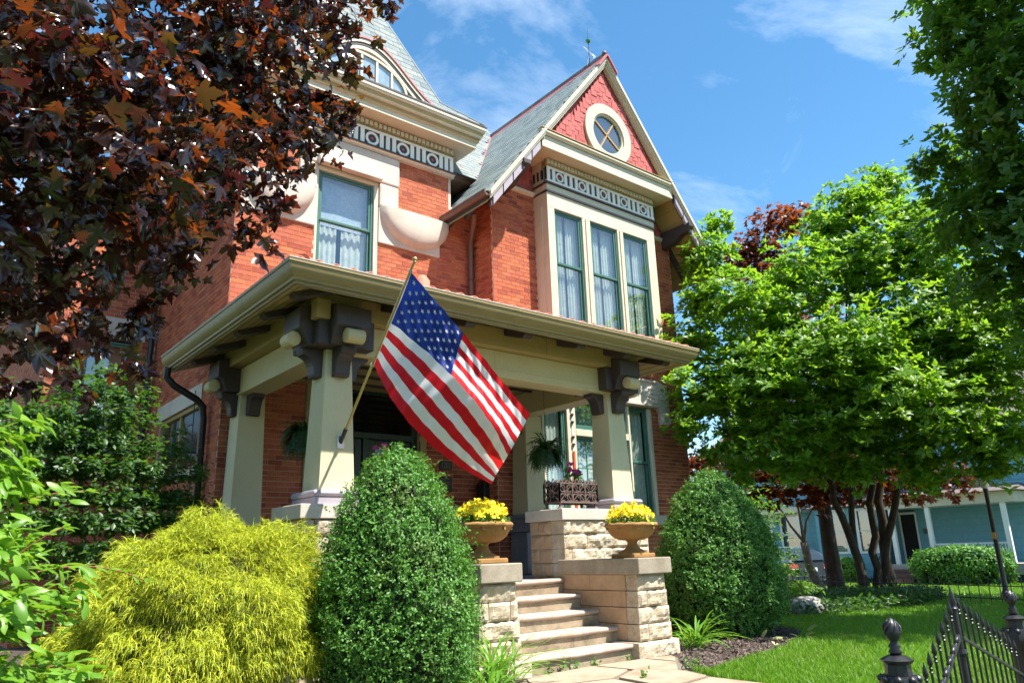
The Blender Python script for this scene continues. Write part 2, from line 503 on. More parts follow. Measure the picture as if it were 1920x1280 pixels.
# masonry sheets with the openings
FL = 0.918     # porch floor level
mb = MB(); holesT = [(5.04 - XL, 6.27 - XL, 5.95, 8.10), (5.15 - XL, 7.22 - XL, FL, 4.15)]
slab(mb, (XL, YT, 0), (1, 0, 0), (0, -1, 0), 7.96 - XL, 0, 9.3, holesT)
mb.box((7.96, YT, 0), (XW0, YT + 0.25, 8.1))
wall_t = mb.build('front_wall', m_mortar, house)
brick_wall(wall_t, (XL, YT, 0), (1, 0, 0), (0, -1, 0), XW0 - XL, 0, 8.75, holesT + [(7.90 - XL, 9, 8.02, 9.9)], seed=1, limit=300,
           want=lambda x, y: (430 < x < 600 and 280 < y < 570) or (700 < x < 850 and 330 < y < 530) or (495 < x < 580 and 690 < y < 900))
mb = MB(); holesL = [(0.85, 3.30, 2.72, 3.82)]
slab(mb, (XL, 15.8, 0), (0, -1, 0), (-1, 0, 0), 15.8 - YT - 0.26, 0, 9.3, holesL)
wall_l = mb.build('side_wall', m_mortar, house)
brick_wall(wall_l, (XL, 15.8, 0), (0, -1, 0), (-1, 0, 0), 15.8 - YT, 0, 9.0, holesL, seed=2)
mb = MB(); holesW = [(9.60 - XW0, 12.78 - XW0, 1.93, 4.27), (9.7 - XW0, 12.85 - XW0, 5.6, 8.3)]
slab(mb, (XW0, YWG, 0), (1, 0, 0), (0, -1, 0), XW1 - XW0, 0, 8.56, holesW)
wall_w = mb.build('wing_wall', m_mortar, house)
brick_wall(wall_w, (XW0, YWG, 0), (1, 0, 0), (0, -1, 0), XW1 - XW0, 0, 8.50, [(9.60 - XW0, 12.78 - XW0, 1.93, 4.27), (XB0 - XW0, XB1 - XW0, 5.4, 9)], seed=3)
mb = MB(); slab(mb, (XW0, YT, 0), (0, -1, 0), (-1, 0, 0), YT - YWG - 0.26, 0, 8.45, [])
wsw = mb.build('wing_side_wall', m_mortar, house)
mb = MB(); slab(mb, (XW1, YWG + 0.26, 0), (0, 1, 0), (1, 0, 0), 4.0, 0, 8.45, [])
wse = mb.build('wing_end_wall', m_mortar, house)
brick_wall(wsw, (XW0, YT, 0), (0, -1, 0), (-1, 0, 0), YT - YWG, 0, 8.42, [], seed=4)
brick_wall(wse, (XW1, YWG, 0), (0, 1, 0), (1, 0, 0), 4.2, 0, 8.4, [], seed=5)
mb = MB(); holesR = [(2.35 - 1.84, 3.38 - 1.84, 3.4, 5.55)]
slab(mb, (1.84, 15.8, 0), (1, 0, 0), (0, -1, 0), 1.83, 0, 9.3, holesR)
slab(mb, (1.84, 28, 0), (0, -1, 0), (-1, 0, 0), 28 - 15.8 - 0.26, 0, 9.3, [])
wall_r = mb.build('rear_wall', m_mortar, house)
brick_wall(wall_r, (1.84, 15.8, 0), (1, 0, 0), (0, -1, 0), 1.82, 0, 9.0, holesR, seed=6)
brick_wall(wall_r, (1.84, 28, 0), (0, -1, 0), (-1, 0, 0), 12.2, 0, 9.0, [], seed=8)
# closing back volume so that no daylight shows through the windows
mb = MB(); mb.box((1.95, 16.3, 0), (13.7, 21.5, 9.3)).box((3.95, 11.85, 9.0), (13.7, 16.3, 9.3)); mb.build('rear_block', m_mortar, house)


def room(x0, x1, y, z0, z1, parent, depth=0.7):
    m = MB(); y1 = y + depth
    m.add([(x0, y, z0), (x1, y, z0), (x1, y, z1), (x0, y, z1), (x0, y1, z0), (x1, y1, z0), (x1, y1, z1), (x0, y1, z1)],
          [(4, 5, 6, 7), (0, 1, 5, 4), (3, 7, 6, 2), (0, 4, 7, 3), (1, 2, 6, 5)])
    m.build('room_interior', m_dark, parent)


def curtain(x0, x1, z0, z1, y, parent, mat, waves, amp=0.02):
    m = MB(); n = max(12, int(waves * 8))
    m.grid(lambda a, b: (x0 + (x1 - x0) * a, y + amp * math.sin(a * waves * 2 * math.pi + 0.7 * math.sin(b * 3)) * (0.6 + 0.4 * b), z1 + (z0 - z1) * b), n, 5)
    m.build('curtain', mat, parent, smooth=True)


def sash_window(x0, x1, z0, z1, y, zm=None, label=None, frame=m_green, pane=m_pane, split=True, cur=None, fw=0.045, muntins=0):
    """sash window facing -Y: outer frame > sash, pane, curtain, room"""
    f = MB()
    f.box((x0, y, z0), (x0 + fw, y + 0.1, z1)).box((x1 - fw, y, z0), (x1, y + 0.1, z1)).box((x0 + fw, y, z1 - fw), (x1 - fw, y + 0.1, z1)).box((x0 + fw, y, z0), (x1 - fw, y + 0.1, z0 + fw))
    wnd = f.build('window', frame, house, bevel=0.006)
    if label: wnd['label'] = label
    a0, a1 = x0 + fw + 0.004, x1 - fw - 0.004
    zz = [z0 + fw + 0.004, z1 - fw - 0.004] if zm is None else [z0 + fw + 0.004, zm, z1 - fw - 0.004]
    for i in range(len(zz) - 1):
        yy = y + (0.045 if (i == 0 and len(zz) == 3) else 0.015); s = 0.04
        m = MB(); b0, b1 = zz[i], zz[i + 1]
        if i == 0 and len(zz) == 3: b1 += 0.03
        m.box((a0, yy, b0), (a0 + s, yy + 0.03, b1)).box((a1 - s, yy, b0), (a1, yy + 0.03, b1)).box((a0 + s, yy, b1 - s), (a1 - s, yy + 0.03, b1)).box((a0 + s, yy, b0), (a1 - s, yy + 0.03, b0 + s * 1.3))
        for k in range(muntins):
            xx = a0 + (a1 - a0) * (k + 1) / (muntins + 1)
            m.box((xx - 0.01, yy + 0.004, b0 + s), (xx + 0.01, yy + 0.026, b1 - s))
        for k in range(muntins):
            hz = b0 + (b1 - b0) * (k + 1) / (muntins + 1)
            m.box((a0 + s, yy + 0.006, hz - 0.01), (a1 - s, yy + 0.024, hz + 0.01))
        m.build('sash', frame, wnd, bevel=0.005)
        MB().add([(a0 + s - .005, yy + 0.018, b0 + s), (a1 - s + .005, yy + 0.018, b0 + s), (a1 - s + .005, yy + 0.018, b1 - s), (a0 + s - .005, yy + 0.018, b1 - s)], [(0, 1, 2, 3)]).build('pane', pane, wnd)
    if cur: cur(wnd, a0, a1, z0, z1, y + 0.16)
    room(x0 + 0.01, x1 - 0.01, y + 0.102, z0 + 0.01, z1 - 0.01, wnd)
    return wnd


# tower window with its stone surround
def cur_tower(wd, a0, a1, z0, z1, y):
    curtain(a0, a1, 7.05, z1, y, wd, m_lace, 1.5, 0.004)
    curtain(a0, a0 + 0.42, z0, 7.04, y + 0.01, wd, m_curtain, 4)
    curtain(a1 - 0.5, a1, z0, 7.04, y + 0.01, wd, m_curtain, 4)
sash_window(5.09, 6.20, 5.95, 8.04, YT + 0.02, zm=7.08, label='tall green sash window with patterned upper glass', cur=cur_tower)
mb = MB()
mb.box((5.04, YT - 0.01, 5.9), (5.09, YT + 0.09, 8.04)).box((6.20, YT - 0.02, 5.9), (6.29, YT + 0.09, 8.04)).box((5.04, YT - 0.02, 8.04), (6.29, YT + 0.09, 8.12))
mb.build('window_casing', m_cream, house, bevel=0.012)
sur = MB().box((4.72, YT - 0.075, 8.12), (6.72, YT + 0.02, 8.715)).build('stone_surround', m_stone, house, bevel=0.03)
MB().box((4.70, YT - 0.07, 7.62), (5.04, YT + 0.02, 8.117)).build('jamb_stone', m_stone, sur, bevel=0.03)
MB().box((6.29, YT - 0.07, 7.62), (6.715, YT + 0.02, 8.117)).build('jamb_stone', m_stone, sur, bevel=0.05)
MB().prism([(0, 0), (0, 0.18), (0.05, 0.20), (0.12, 0.16), (0.16, 0.05), (0.16, 0)], lambda a, b, t: (t, YT - 0.03 - a, 8.12 + b), 5.03, 6.30).build('label_mould', m_stone, sur, smooth='auto')
MB().box((6.29, YT - 0.045, 6.90), (7.66, YT + 0.02, 7.617)).build('apron_stone', m_stone, sur, bevel=0.012)
MB().box((3.70, YT - 0.045, 6.90), (5.04, YT + 0.02, 7.617)).build('apron_stone', m_stone, sur, bevel=0.012)


def boss(cx, a):
    m = MB()
    def f(s, t):
        th = math.pi + math.pi * t; rr = s
        yo = 0.17 * (1 - rr ** 4) ** 0.5
        return (cx + a * rr * math.cos(th), YT - 0.047 - yo, 7.615 + 0.66 * rr * math.sin(th) ** 1 if True else 0)
    m.grid(f, 12, 28)
    n = 28
    top = [(cx - a, YT - 0.047, 7.615)] + [(cx + a * r, YT - 0.047 - 0.17 * (1 - abs(r) ** 4) ** 0.5, 7.615) for r in np.linspace(-1, 1, 21)] + [(cx + a, YT - 0.047, 7.615)]
    m.add(top, [tuple(range(len(top)))])
    m.build('carved_boss', m_stone, sur, smooth='auto')
boss(7.09, 0.79); boss(4.385, 0.64)


# frieze: dark ground, pale bars, rings and dots
def frieze(parent, x0, x1, y, z0, z1, rings, spacing):
    g = MB().box((x0, y, z0), (x1, y + 0.05, z1)).build('frieze', m_teal, parent)
    m = MB(); yy = y - 0.022
    m.box((x0, yy, z1 - 0.05), (x1, y + 0.001, z1)).box((x0 - 0.012, yy - 0.01, z0 - 0.05), (x1 + 0.012, y + 0.03, z0))
    m.build('rail', m_motif, g, bevel=0.004)
    half = (z1 - z0 - 0.05) / 2 * 1.02
    zc = (z0 + z1 - 0.05) / 2
    edges = [x0]
    for c in rings:
        n = 28; R1, R0 = half * 0.86, half * 0.55
        vs, fs = [], []
        for k in range(n):
            a = 2 * math.pi * k / n
            for R, yo in ((R1, y + 0.002), (R1, yy), (R0, yy), (R0, y + 0.002)):
                vs.append((c + R * math.cos(a), yo, zc + R * math.sin(a)))
        for k in range(n):
            k2 = (k + 1) % n
            for j in range(3):
                fs.append((k * 4 + j, k2 * 4 + j, k2 * 4 + j + 1, k * 4 + j + 1))
        MB().add(vs, fs).build('ring', m_motif, g, smooth='auto')
        MB().tube([(c, y + 0.001, zc), (c, y - 0.012, zc)], half * 0.2, 12).build('centre_dot', m_reddot, g)
    gaps = [(x0, rings[0] - half)] + [(rings[i] + half, rings[i + 1] - half) for i in range(len(rings) - 1)] + [(rings[-1] + half, x1)]
    for a, b in gaps:
        wd = b - a
        n = 3 if wd > 0.27 else (2 if wd > 0.15 else 1)
        if wd < 0.05: continue
        bw = 0.084
        for k in range(n):
            c = a + bw / 2 + (wd - bw) * (k / (n - 1) if n > 1 else 0.5)
            MB().box((c - bw / 2, yy + 0.002, z0 + 0.001), (c + bw / 2, y + 0.001, z1 - 0.051)).build('upright_bar', m_motif, g)
    return g


def dentils(parent, x0, x1, y, z0, z1, p=0.098):
    g = MB().box((x0, y, z0), (x1, y + 0.05, z1)).build('dentil_course', m_tan, parent)
    m = MB(); x = x0 + 0.01
    while x < x1 - 0.05:
        m.box((x, y - 0.035, z0 + 0.015), (x + p * 0.74, y + 0.001, z1 - 0.02)); x += p
    o = m.build('dentil', m_cream, g); o['kind'] = 'stuff'


frieze(house, XL - 0.03, 7.96, YT - 0.09, 8.80, 9.17, [4.03 + 0.685 * i for i in range(6)], 0.685)
MB().prism([(0, 0), (0.0, 0.03), (0.05, 0.05), (0.05, 0.085), (-0.1, 0.085), (-0.1, 0)], lambda a, b, t: (t, YT - 0.09 - a, 8.715 + b), XL - 0.05, 7.99).build('frieze_moulding', m_stone, house)
MB().box((XL - 0.05, YT - 0.165, 8.768), (8.0, YT - 0.04, 8.797)).build('dark_fillet', m_purple, house)
MB().box((XL - 0.02, YT - 0.085, 9.172), (7.95, YT + 0.1, 9.215)).build('bed_moulding', m_tan, house)
dentils(house, XL - 0.02, 7.98, YT - 0.10, 9.217, 9.345)
# soffit and cornice of the tower
CP = [(0.36, 9.36), (0.36, 9.47), (0.40, 9.475), (0.40, 9.53), (0.43, 9.545), (0.455, 9.60), (0.47, 9.67), (0.50, 9.685), (0.50, 9.72), (0.52, 9.73), (0.52, 9.79), (0.0, 9.86), (0.0, 9.36)]
mb = MB()
def cornice_ring(m, prof, x0, x1, y0, y1):
    """mitred moulding along left, front and right sides"""
    b = len(m.v); n = len(prof)
    for (sx, sy, X, Y) in ((-1, 0, x0, y1), (-1, -1, x0, y0), (1, -1, x1, y0), (1, 0, x1, y1)):
        for o_, z in prof:
            m.v.append((X + sx * o_, Y + sy * o_, z))
    for i in range(3):
        for k in range(n):
            k2 = (k + 1) % n
            m.f.append((b + i * n + k, b + i * n + k2, b + (i + 1) * n + k2, b + (i + 1) * n + k))
cornice_ring(mb, CP[:], XL - 0.03, 7.95, YT - 0.08, 15.6)
corn = mb.build('cornice', m_cream, house, smooth='auto')
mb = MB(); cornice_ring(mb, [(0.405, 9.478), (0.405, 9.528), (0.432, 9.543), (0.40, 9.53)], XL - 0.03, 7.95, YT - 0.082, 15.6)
mb.build('cornice_tan_band', m_tan, corn)  # tan second tone along the cornice mouldings
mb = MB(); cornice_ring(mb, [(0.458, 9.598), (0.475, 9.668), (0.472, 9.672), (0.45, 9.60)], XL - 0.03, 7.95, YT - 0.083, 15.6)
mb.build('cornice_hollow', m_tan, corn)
MB().box((XL - 0.40, YT - 0.445, 9.349), (8.31, YT + 0.1, 9.358)).build('soffit_board', m_cream, corn)
mb = MB(); cornice_ring(mb, [(0.50, 9.794), (0.53, 9.794), (0.53, 9.83), (0.50, 9.84)], XL - 0.03, 7.95, YT - 0.08, 15.6)
mb.build('drip_edge', m_purple, corn)


# slates
def slates(name, parent, o, u, v, W, H, wd, ex, inside, mat, limit=0, seed=0, lap=1.35, th=0.018, span=None):
    r = np.random.default_rng(seed)
    o, u, v = np.array(o, float), np.array(u, float), np.array(v, float)
    u /= np.linalg.norm(u); v /= np.linalg.norm(v); n = np.cross(u, v)
    t = 0.03
    vt = v * math.cos(t) - n * math.sin(t); ntl = n * math.cos(t) + v * math.sin(t)
    P0, D = [], []
    k = 0; y = 0.0
    while y < H:
        a = -wd * (0.5 if k % 2 else 0) + r.uniform(-0.03, 0.03)
        while a < W:
            lo, hi = span(y + ex * 0.6) if span else (0.0, W)
            s0, s1 = max(a, lo), min(a + wd, hi)
            if s1 - s0 > 0.03 and inside(a + wd / 2, y + ex / 2):
                full = s1 - s0 > wd - 1e-6
                P0.append(o + u * s0 + v * y + n * (0.008 + t * ex + r.uniform(0, 0.003))); D.append((wd - 0.006 if full else s1 - s0 - 0.006, th, ex * lap))
            a += wd
        y += ex; k += 1
    P0 = np.array(P0); D = np.array(D)
    picks = []
    if limit:
        x, yy, d = pix(P0); ok = [i for i in range(len(P0)) if 0 < x[i] < 1920 and -20 < yy[i] < 1280]
        ok.sort(key=lambda i: d[i]); picks = ok[:limit]
    pieces(name, P0, D, [u, ntl, vt], mat, parent, picks)


# tower roof: flared foot, steep pyramid
APX = Vector((5.80, 13.30, 15.1))
BZ, BX0, BX1, BY0, BY1 = 10.28, 4.0, 7.62, 11.36, 15.2
EZ, EX0, EX1, EY0, EY1 = 9.83, 3.18, 8.45, 10.94, 15.6
mb = MB()
mb.add([(EX0, EY0, EZ), (EX1, EY0, EZ), (EX1, EY1, EZ), (EX0, EY1, EZ), (BX0, BY0, BZ), (BX1, BY0, BZ), (BX1, BY1, BZ), (BX0, BY1, BZ), tuple(APX)],
       [(0, 1, 5, 4), (1, 2, 6, 5), (2, 3, 7, 6), (3, 0, 4, 7), (4, 5, 8), (5, 6, 8), (6, 7, 8), (7, 4, 8), (3, 2, 1, 0)])
troof = mb.build('tower_roof', m_felt, house)
def face_slates(A, B, T, limit, seed, skip=None, wd=0.27, ex=0.165):
    A, B, T = Vector(A), Vector(B), Vector(T)
    u = (B - A).normalized(); W = (B - A).length; v = (T - A) - u * (T - A).dot(u); H = v.length; v.normalize(); tu = (T - A).dot(u)
    def ins(a, b):
        f = b / H
        return f < 0.985 and not (skip and skip(A + u * a + v * b))
    slates('slate', troof, A, u, v, W, H, wd, ex, ins, m_slate, limit, seed, span=lambda b: (tu * b / H, W + (tu - W) * b / H))
def in_brow(p):
    dx = abs(p.x - 5.75)
    return p.y < 12.6 and dx < 1.66 and p.z < 9.80 + 0.92 * (0.5 + 0.5 * math.cos(math.pi * dx / 1.66)) - 0.05
face_slates((BX0, BY0, BZ), (BX1, BY0, BZ), APX, 300, 11, in_brow)
face_slates((BX1, BY0, BZ), (BX1, BY1, BZ), APX, 0, 12)
def flare(A, B, C, D_, seed, skip=None):
    A, B, C, D_ = map(Vector, (A, B, C, D_))
    u = (B - A).normalized(); W = (B - A).length; v = (D_ - A) - u * (D_ - A).dot(u); H = v.length; v.normalize()
    l = (D_ - A).dot(u); r_ = W - (C - A).dot(u)
    slates('slate', troof, A, u, v, W, H, 0.27, 0.15, lambda a, b: not (skip and skip(A + u * a + v * b)), m_slate, 0, seed, span=lambda b: (l * b / H, W - r_ * b / H))
flare((EX0, EY0, EZ), (EX1, EY0, EZ), (BX1, BY0, BZ), (BX0, BY0, BZ), 13, in_brow)
flare((EX1, EY0, EZ), (EX1, EY1, EZ), (BX1, BY1, BZ), (BX1, BY0, BZ), 14)

for e0, b0 in (((EX1, EY0, EZ), (BX1, BY0, BZ)), ((EX0, EY0, EZ), (BX0, BY0, BZ))):
    m = MB(); m.tube([(e0[0], e0[1], e0[2] + .03), (b0[0], b0[1], b0[2] + .03), (APX.x, APX.y, APX.z + .03)], 0.035, 8); m.build('hip_roll', m_slate, troof, smooth=True)
# eyebrow dormer
def brow(dx): return 9.80 + 0.92 * (0.5 + 0.5 * math.cos(math.pi * min(1, abs(dx) / 1.66)))
ebx = 5.75
eb = MB().grid(lambda a, b: (ebx - 1.66 + 3.32 * a, 10.98 + b * (0.10 + 1.55 * (brow(-1.66 + 3.32 * a) - 9.80)), brow(-1.66 + 3.32 * a) + 0.02 + 0.10 * b), 40, 6).build('eyebrow_dormer', m_slate, house, smooth=True)
for nm, mt, y0, zo, hh in (('red_drip', m_redmetal, 10.955, 0.03, 0.035), ('arch_mould', m_cream, 10.975, -0.055, 0.075), ('arch_band', m_purple, 10.99, -0.11, 0.05), ('inner_mould', m_cream, 11.0, -0.20, 0.085)):
    m = MB()
    for i in range(40):
        a, b = -1.66 + 3.32 * i / 40, -1.66 + 3.32 * (i + 1) / 40
        za, zb = brow(a) + zo, brow(b) + zo
        if max(za, zb) + hh < 9.78: continue
        za, zb = max(za, 9.76), max(zb, 9.76)
        m.hexa([(ebx + a, y0, za), (ebx + b, y0, zb), (ebx + b, y0 + 0.12, zb), (ebx + a, y0 + 0.12, za), (ebx + a, y0, za + hh), (ebx + b, y0, zb + hh), (ebx + b, y0 + 0.12, zb + hh), (ebx + a, y0 + 0.12, za + hh)])
    m.build(nm, mt, eb)
pts = [(ebx + d, max(9.74, brow(d) - 0.13)) for d in np.linspace(-1.6, 1.6, 41)]
MB().prism([(p[0], p[1]) for p in pts] + [(ebx + 1.6, 9.70), (ebx - 1.6, 9.70)], lambda a, b, t: (a, t, b), 11.09, 11.14).build('tympanum', m_cream, eb)
# lunette glass with bars
gw, gh, gz = 0.98, 0.60, 9.84
arc = [(ebx - 0.12 + gw * math.cos(t), gz + gh * math.sin(t)) for t in np.linspace(0, math.pi, 33)]
MB().prism(arc, lambda a, b, t: (a, t, b), 11.045, 11.088).build('lunette_backing', m_lace, eb)
MB().add([(a, 11.035, b) for a, b in arc], [tuple(range(len(arc)))]).build('pane', m_pane, eb)
m = MB()
for i in range(32):
    (a, b), (c, d) = arc[i], arc[i + 1]
    m.bar((a, 11.03, b), (c, 11.03, d), 0.05, 0.05)
m.bar((arc[0][0], 11.03, gz), (arc[-1][0], 11.03, gz), 0.05, 0.05)
m.build('lunette_frame', m_cream, eb)
for k in (-0.66, -0.33, 0.0, 0.33, 0.66):
    MB().box((ebx - 0.12 + gw * k - 0.022, 11.01, gz), (ebx - 0.12 + gw * k + 0.022, 11.05, gz + gh * math.sqrt(1 - k * k))).build('glazing_bar', m_cream, eb)
for s in (-1, 1):
    m = MB()
    for k in range(5):
        a = 0.15 + k * 0.28
        m.tube([(ebx + s * 1.08, 11.085, 9.80), (ebx + s * (1.08 + 0.22 * math.cos(a)), 11.07, 9.80 + 0.2 * math.sin(a) * 0.8)], [0.01, 0.035], 8)
    m.build('shell_ornament', m_cream, eb, smooth=True)

# main roof behind the tower
mr_ = MB()
def mroof(x, y): return (x, y, 12.2 + 1.2 * (y - 14.27))
mr_.add([mroof(7.9, 11.55), mroof(8.75, 11.55), mroof(11.45, 14.52), mroof(10.0, 15.6), mroof(7.9, 16.0)], [(0, 1, 2, 3, 4)])
mroofo = mr_.build('main_roof', m_felt, house)
def ins_main(a, b):
    x = 7.9 + a; y = 11.55 + b / math.sqrt(1 + 1.44)
    if x > 8.72 + (y - 11.55) * (2.55 / 2.75): return False
    return y < 15.55 and (y < 14.5 or x < 11.4 - (y - 14.5) * 1.3)
slates('slate', mroofo, mroof(7.9, 11.55), (1, 0, 0), (0, 1, 1.2), 3.8, 7, 0.26, 0.16, ins_main, m_slate, 0, 15)
MB().bar((8.72, 11.55, 8.98), (11.25, 14.27, 12.24), 0.14, 0.03, up=(-0.6, -0.5, 1)).build('valley_flashing', m_redmetal, mroofo)

# ------------------------------------------------------------------ gabled wing
RZ, SL = 12.2, 1.275
EAVX0, EAVX1 = 7.78, 14.68
def rz(x): return RZ - SL * abs(x - GX)
sl_l = MB()
th = 0.10
for s, xe in ((-1, EAVX0), (1, EAVX1)):
    m = MB()
    ze = rz(xe)
    m.hexa([(GX, YG - 0.03, RZ - th * 1.6), (xe, YG - 0.03, ze - th * 1.6), (xe, 14.6 if s > 0 else 14.3, ze - th * 1.6), (GX, 14.6, RZ - th * 1.6),
            (GX, YG - 0.03, RZ), (xe, YG - 0.03, ze), (xe, 14.6 if s > 0 else 14.3, ze), (GX, 14.6, RZ)] if s < 0 else
           [(xe, YG - 0.03, ze - th * 1.6), (GX, YG - 0.03, RZ - th * 1.6), (GX, 14.6, RZ - th * 1.6), (xe, 14.6, ze - th * 1.6),
            (xe, YG - 0.03, ze), (GX, YG - 0.03, RZ), (GX, 14.6, RZ), (xe, 14.6, ze)])
    if s < 0:
        groof = m.build('gable_roof', m_felt, house)
    else:
        m.build('roof_slope', m_felt, groof)
def ins_gl(a, b):
    # a runs along the ridge towards the street, b up the slope; cut by the valley
    y = 14.3 - a; x = EAVX0 + b / math.sqrt(1 + SL * SL)
    return y > YG - 0.02 and (y < 11.5 or y < 11.55 + (x - 8.72) * (2.75 / 2.55) + 0.1)
slates('slate', groof, (EAVX0, 14.3, rz(EAVX0)), (0, -1, 0), (1, 0, SL), 4.3, 5.62, 0.26, 0.175, ins_gl, m_slate_dark, 0, 21)
slates('slate', groof, (EAVX1, YG, rz(EAVX1)), (0, 1, 0), (-1, 0, SL), 4.3, 5.55, 0.26, 0.175, lambda a, b: True, m_slate_dark, 0, 22)
MB().prism([(-0.16, -0.19), (0, 0.03), (0.16, -0.19), (0.16, -0.15), (0, 0.075), (-0.16, -0.15)], lambda a, b, t: (GX + a, t, RZ + b), YG - 0.08, 14.5).build('ridge_cap', m_redmetal, groof)
m = MB()
for s in (-1, 1):
    m.bar((GX + s * 0.01, YG - 0.085, RZ + 0.02), (GX + s * 0.30, YG - 0.085, RZ + 0.02 - 0.30 * SL), 0.03, 0.10, up=(0, -1, 0))
m.build('ridge_end_flashing', m_redmetal, groof)
MB().lathe((GX, YG - 0.03, RZ + 0.06), [(0.02, -0.05), (0.03, 0.0), (0.055, 0.02), (0.06, 0.06), (0.04, 0.10), (0.0, 0.11)], 12).build('ridge_finial', m_copper, groof, smooth=True)

# pediment: hood, shingles, oculus, raking mouldings
HX0, HX1, HZ0, HZ1 = 9.20, 13.30, 9.225, 9.585
hood = MB().box((HX0, YG, HZ0), (HX1, YWG - 0.01, HZ1 - 0.09)).build('pediment_hood', m_cream, house, bevel=0.01)
MB().prism([(0, 0), (0.03, 0.0), (0.045, 0.03), (0.07, 0.05), (0.07, 0.09), (-0.1, 0.11), (-0.1, 0)], lambda a, b, t: (t, YG - a, HZ1 - 0.088 + b), HX0 - 0.05, HX1 + 0.05).build('hood_moulding', m_cream, hood)
MB().box((HX0 - 0.055, YG - 0.085, HZ1 + 0.022), (HX1 + 0.055, YG + 0.06, HZ1 + 0.036)).build('hood_drip', m_tan, hood)
YP = YG + 0.10
tri = [(9.28, HZ1), (13.22, HZ1), (GX, rz(GX) - 0.19)]
ped = MB().prism(tri, lambda a, b, t: (a, t, b), YP, YP + 0.1).build('pediment_panel', m_shingle_back, house)
OC, OR = (11.25, 10.23), 0.73
P0, D = [], []
wd, ex = 0.19, 0.145
k = 0; z = HZ1
while z < 12.0:
    x = 9.2 + (wd / 2 if k % 2 else 0); i = 0
    while x < 13.3:
        drop = 0.07 if (i + k // 2) % 2 else 0.0
        xc = x + wd / 2; zc = z + ex / 2
        if z + ex * 1.3 < rz(x if abs(x - GX) > abs(x + wd - GX) else x + wd) - 0.18 and math.hypot(max(abs(xc - OC[0]) - 0.06, 0), zc - OC[1]) > OR - 0.07 and z - drop > HZ1 - 0.06:
            P0.append((x + 0.003 + random.uniform(-.002, .002), YP - 0.034 + random.uniform(-0.004, 0.004) - (0.004 if drop else 0), z - drop)); D.append((wd - 0.012, 0.026, ex * 1.3 + drop))
        x += wd; i += 1
    z += ex; k += 1
tl = 0.035
pieces('shingle', P0, D, [(1, 0, 0), (0, math.cos(tl), -math.sin(tl)), (0, math.sin(tl), math.cos(tl))], m_shingle, ped, range(len(P0)))
# closing strip of shingles along the rake
def ringmesh(cx, cz, R0, R1, y0, y1, n=48):
    vs, fs = [], []
    for i in range(n):
        a = 2 * math.pi * i / n
        for R, y in ((R1, y1), (R1, y0), (R0, y0), (R0, y1)):
            vs.append((cx + R * math.cos(a), y, cz + R * math.sin(a)))
    for i in range(n):
        j = (i + 1) % n
        for q in range(4):
            fs.append((i * 4 + q, j * 4 + q, j * 4 + (q + 1) % 4, i * 4 + (q + 1) % 4))
    return MB().add(vs, fs)
m_ring = P('round_window_paint', [(0.50, 0.44, 0.32), (0.57, 0.50, 0.38)], rough=0.6, nscale=5, stain=(3, 0.58, (0.32, 0.26, 0.16), 0.4))
m_pane_blue = glass_mat('sky_lit_pane', (0.6, 0.7, 0.8), refl=0.30, wob=0.05)
ocu = ringmesh(OC[0], OC[1], 0.50, OR, YP - 0.085, YP).build('round_window', m_ring, house, smooth='auto')
ringmesh(OC[0], OC[1], 0.455, 0.50, YP - 0.05, YP + 0.12).build('inner_ring', m_cream, ocu, smooth='auto')
ringmesh(OC[0], OC[1], 0.425, 0.455, YP - 0.01, YP + 0.12).build('sash_ring', m_green, ocu, smooth='auto')
disc = [(OC[0] + 0.47 * math.cos(2 * math.pi * i / 40), OC[1] + 0.47 * math.sin(2 * math.pi * i / 40)) for i in range(40)]
MB().add([(a, YP - 0.004, b) for a, b in disc], [tuple(range(40))]).build('pane', m_pane_blue, ocu)
MB().add([(a, YP - 0.002, b) for a, b in disc], [tuple(range(40))]).build('dark_backing', m_dark, ocu)
m_wood = P('varnished_bar', [(0.50, 0.30, 0.10)], rough=0.4)
for a in (1.0, -0.62):
    dx, dz = 0.45 * math.cos(a), 0.45 * math.sin(a)
    MB().bar((OC[0] - dx, YP - 0.02, OC[1] - dz), (OC[0] + dx, YP - 0.02, OC[1] + dz), 0.02, 0.03).build('glazing_bar', m_wood, ocu)
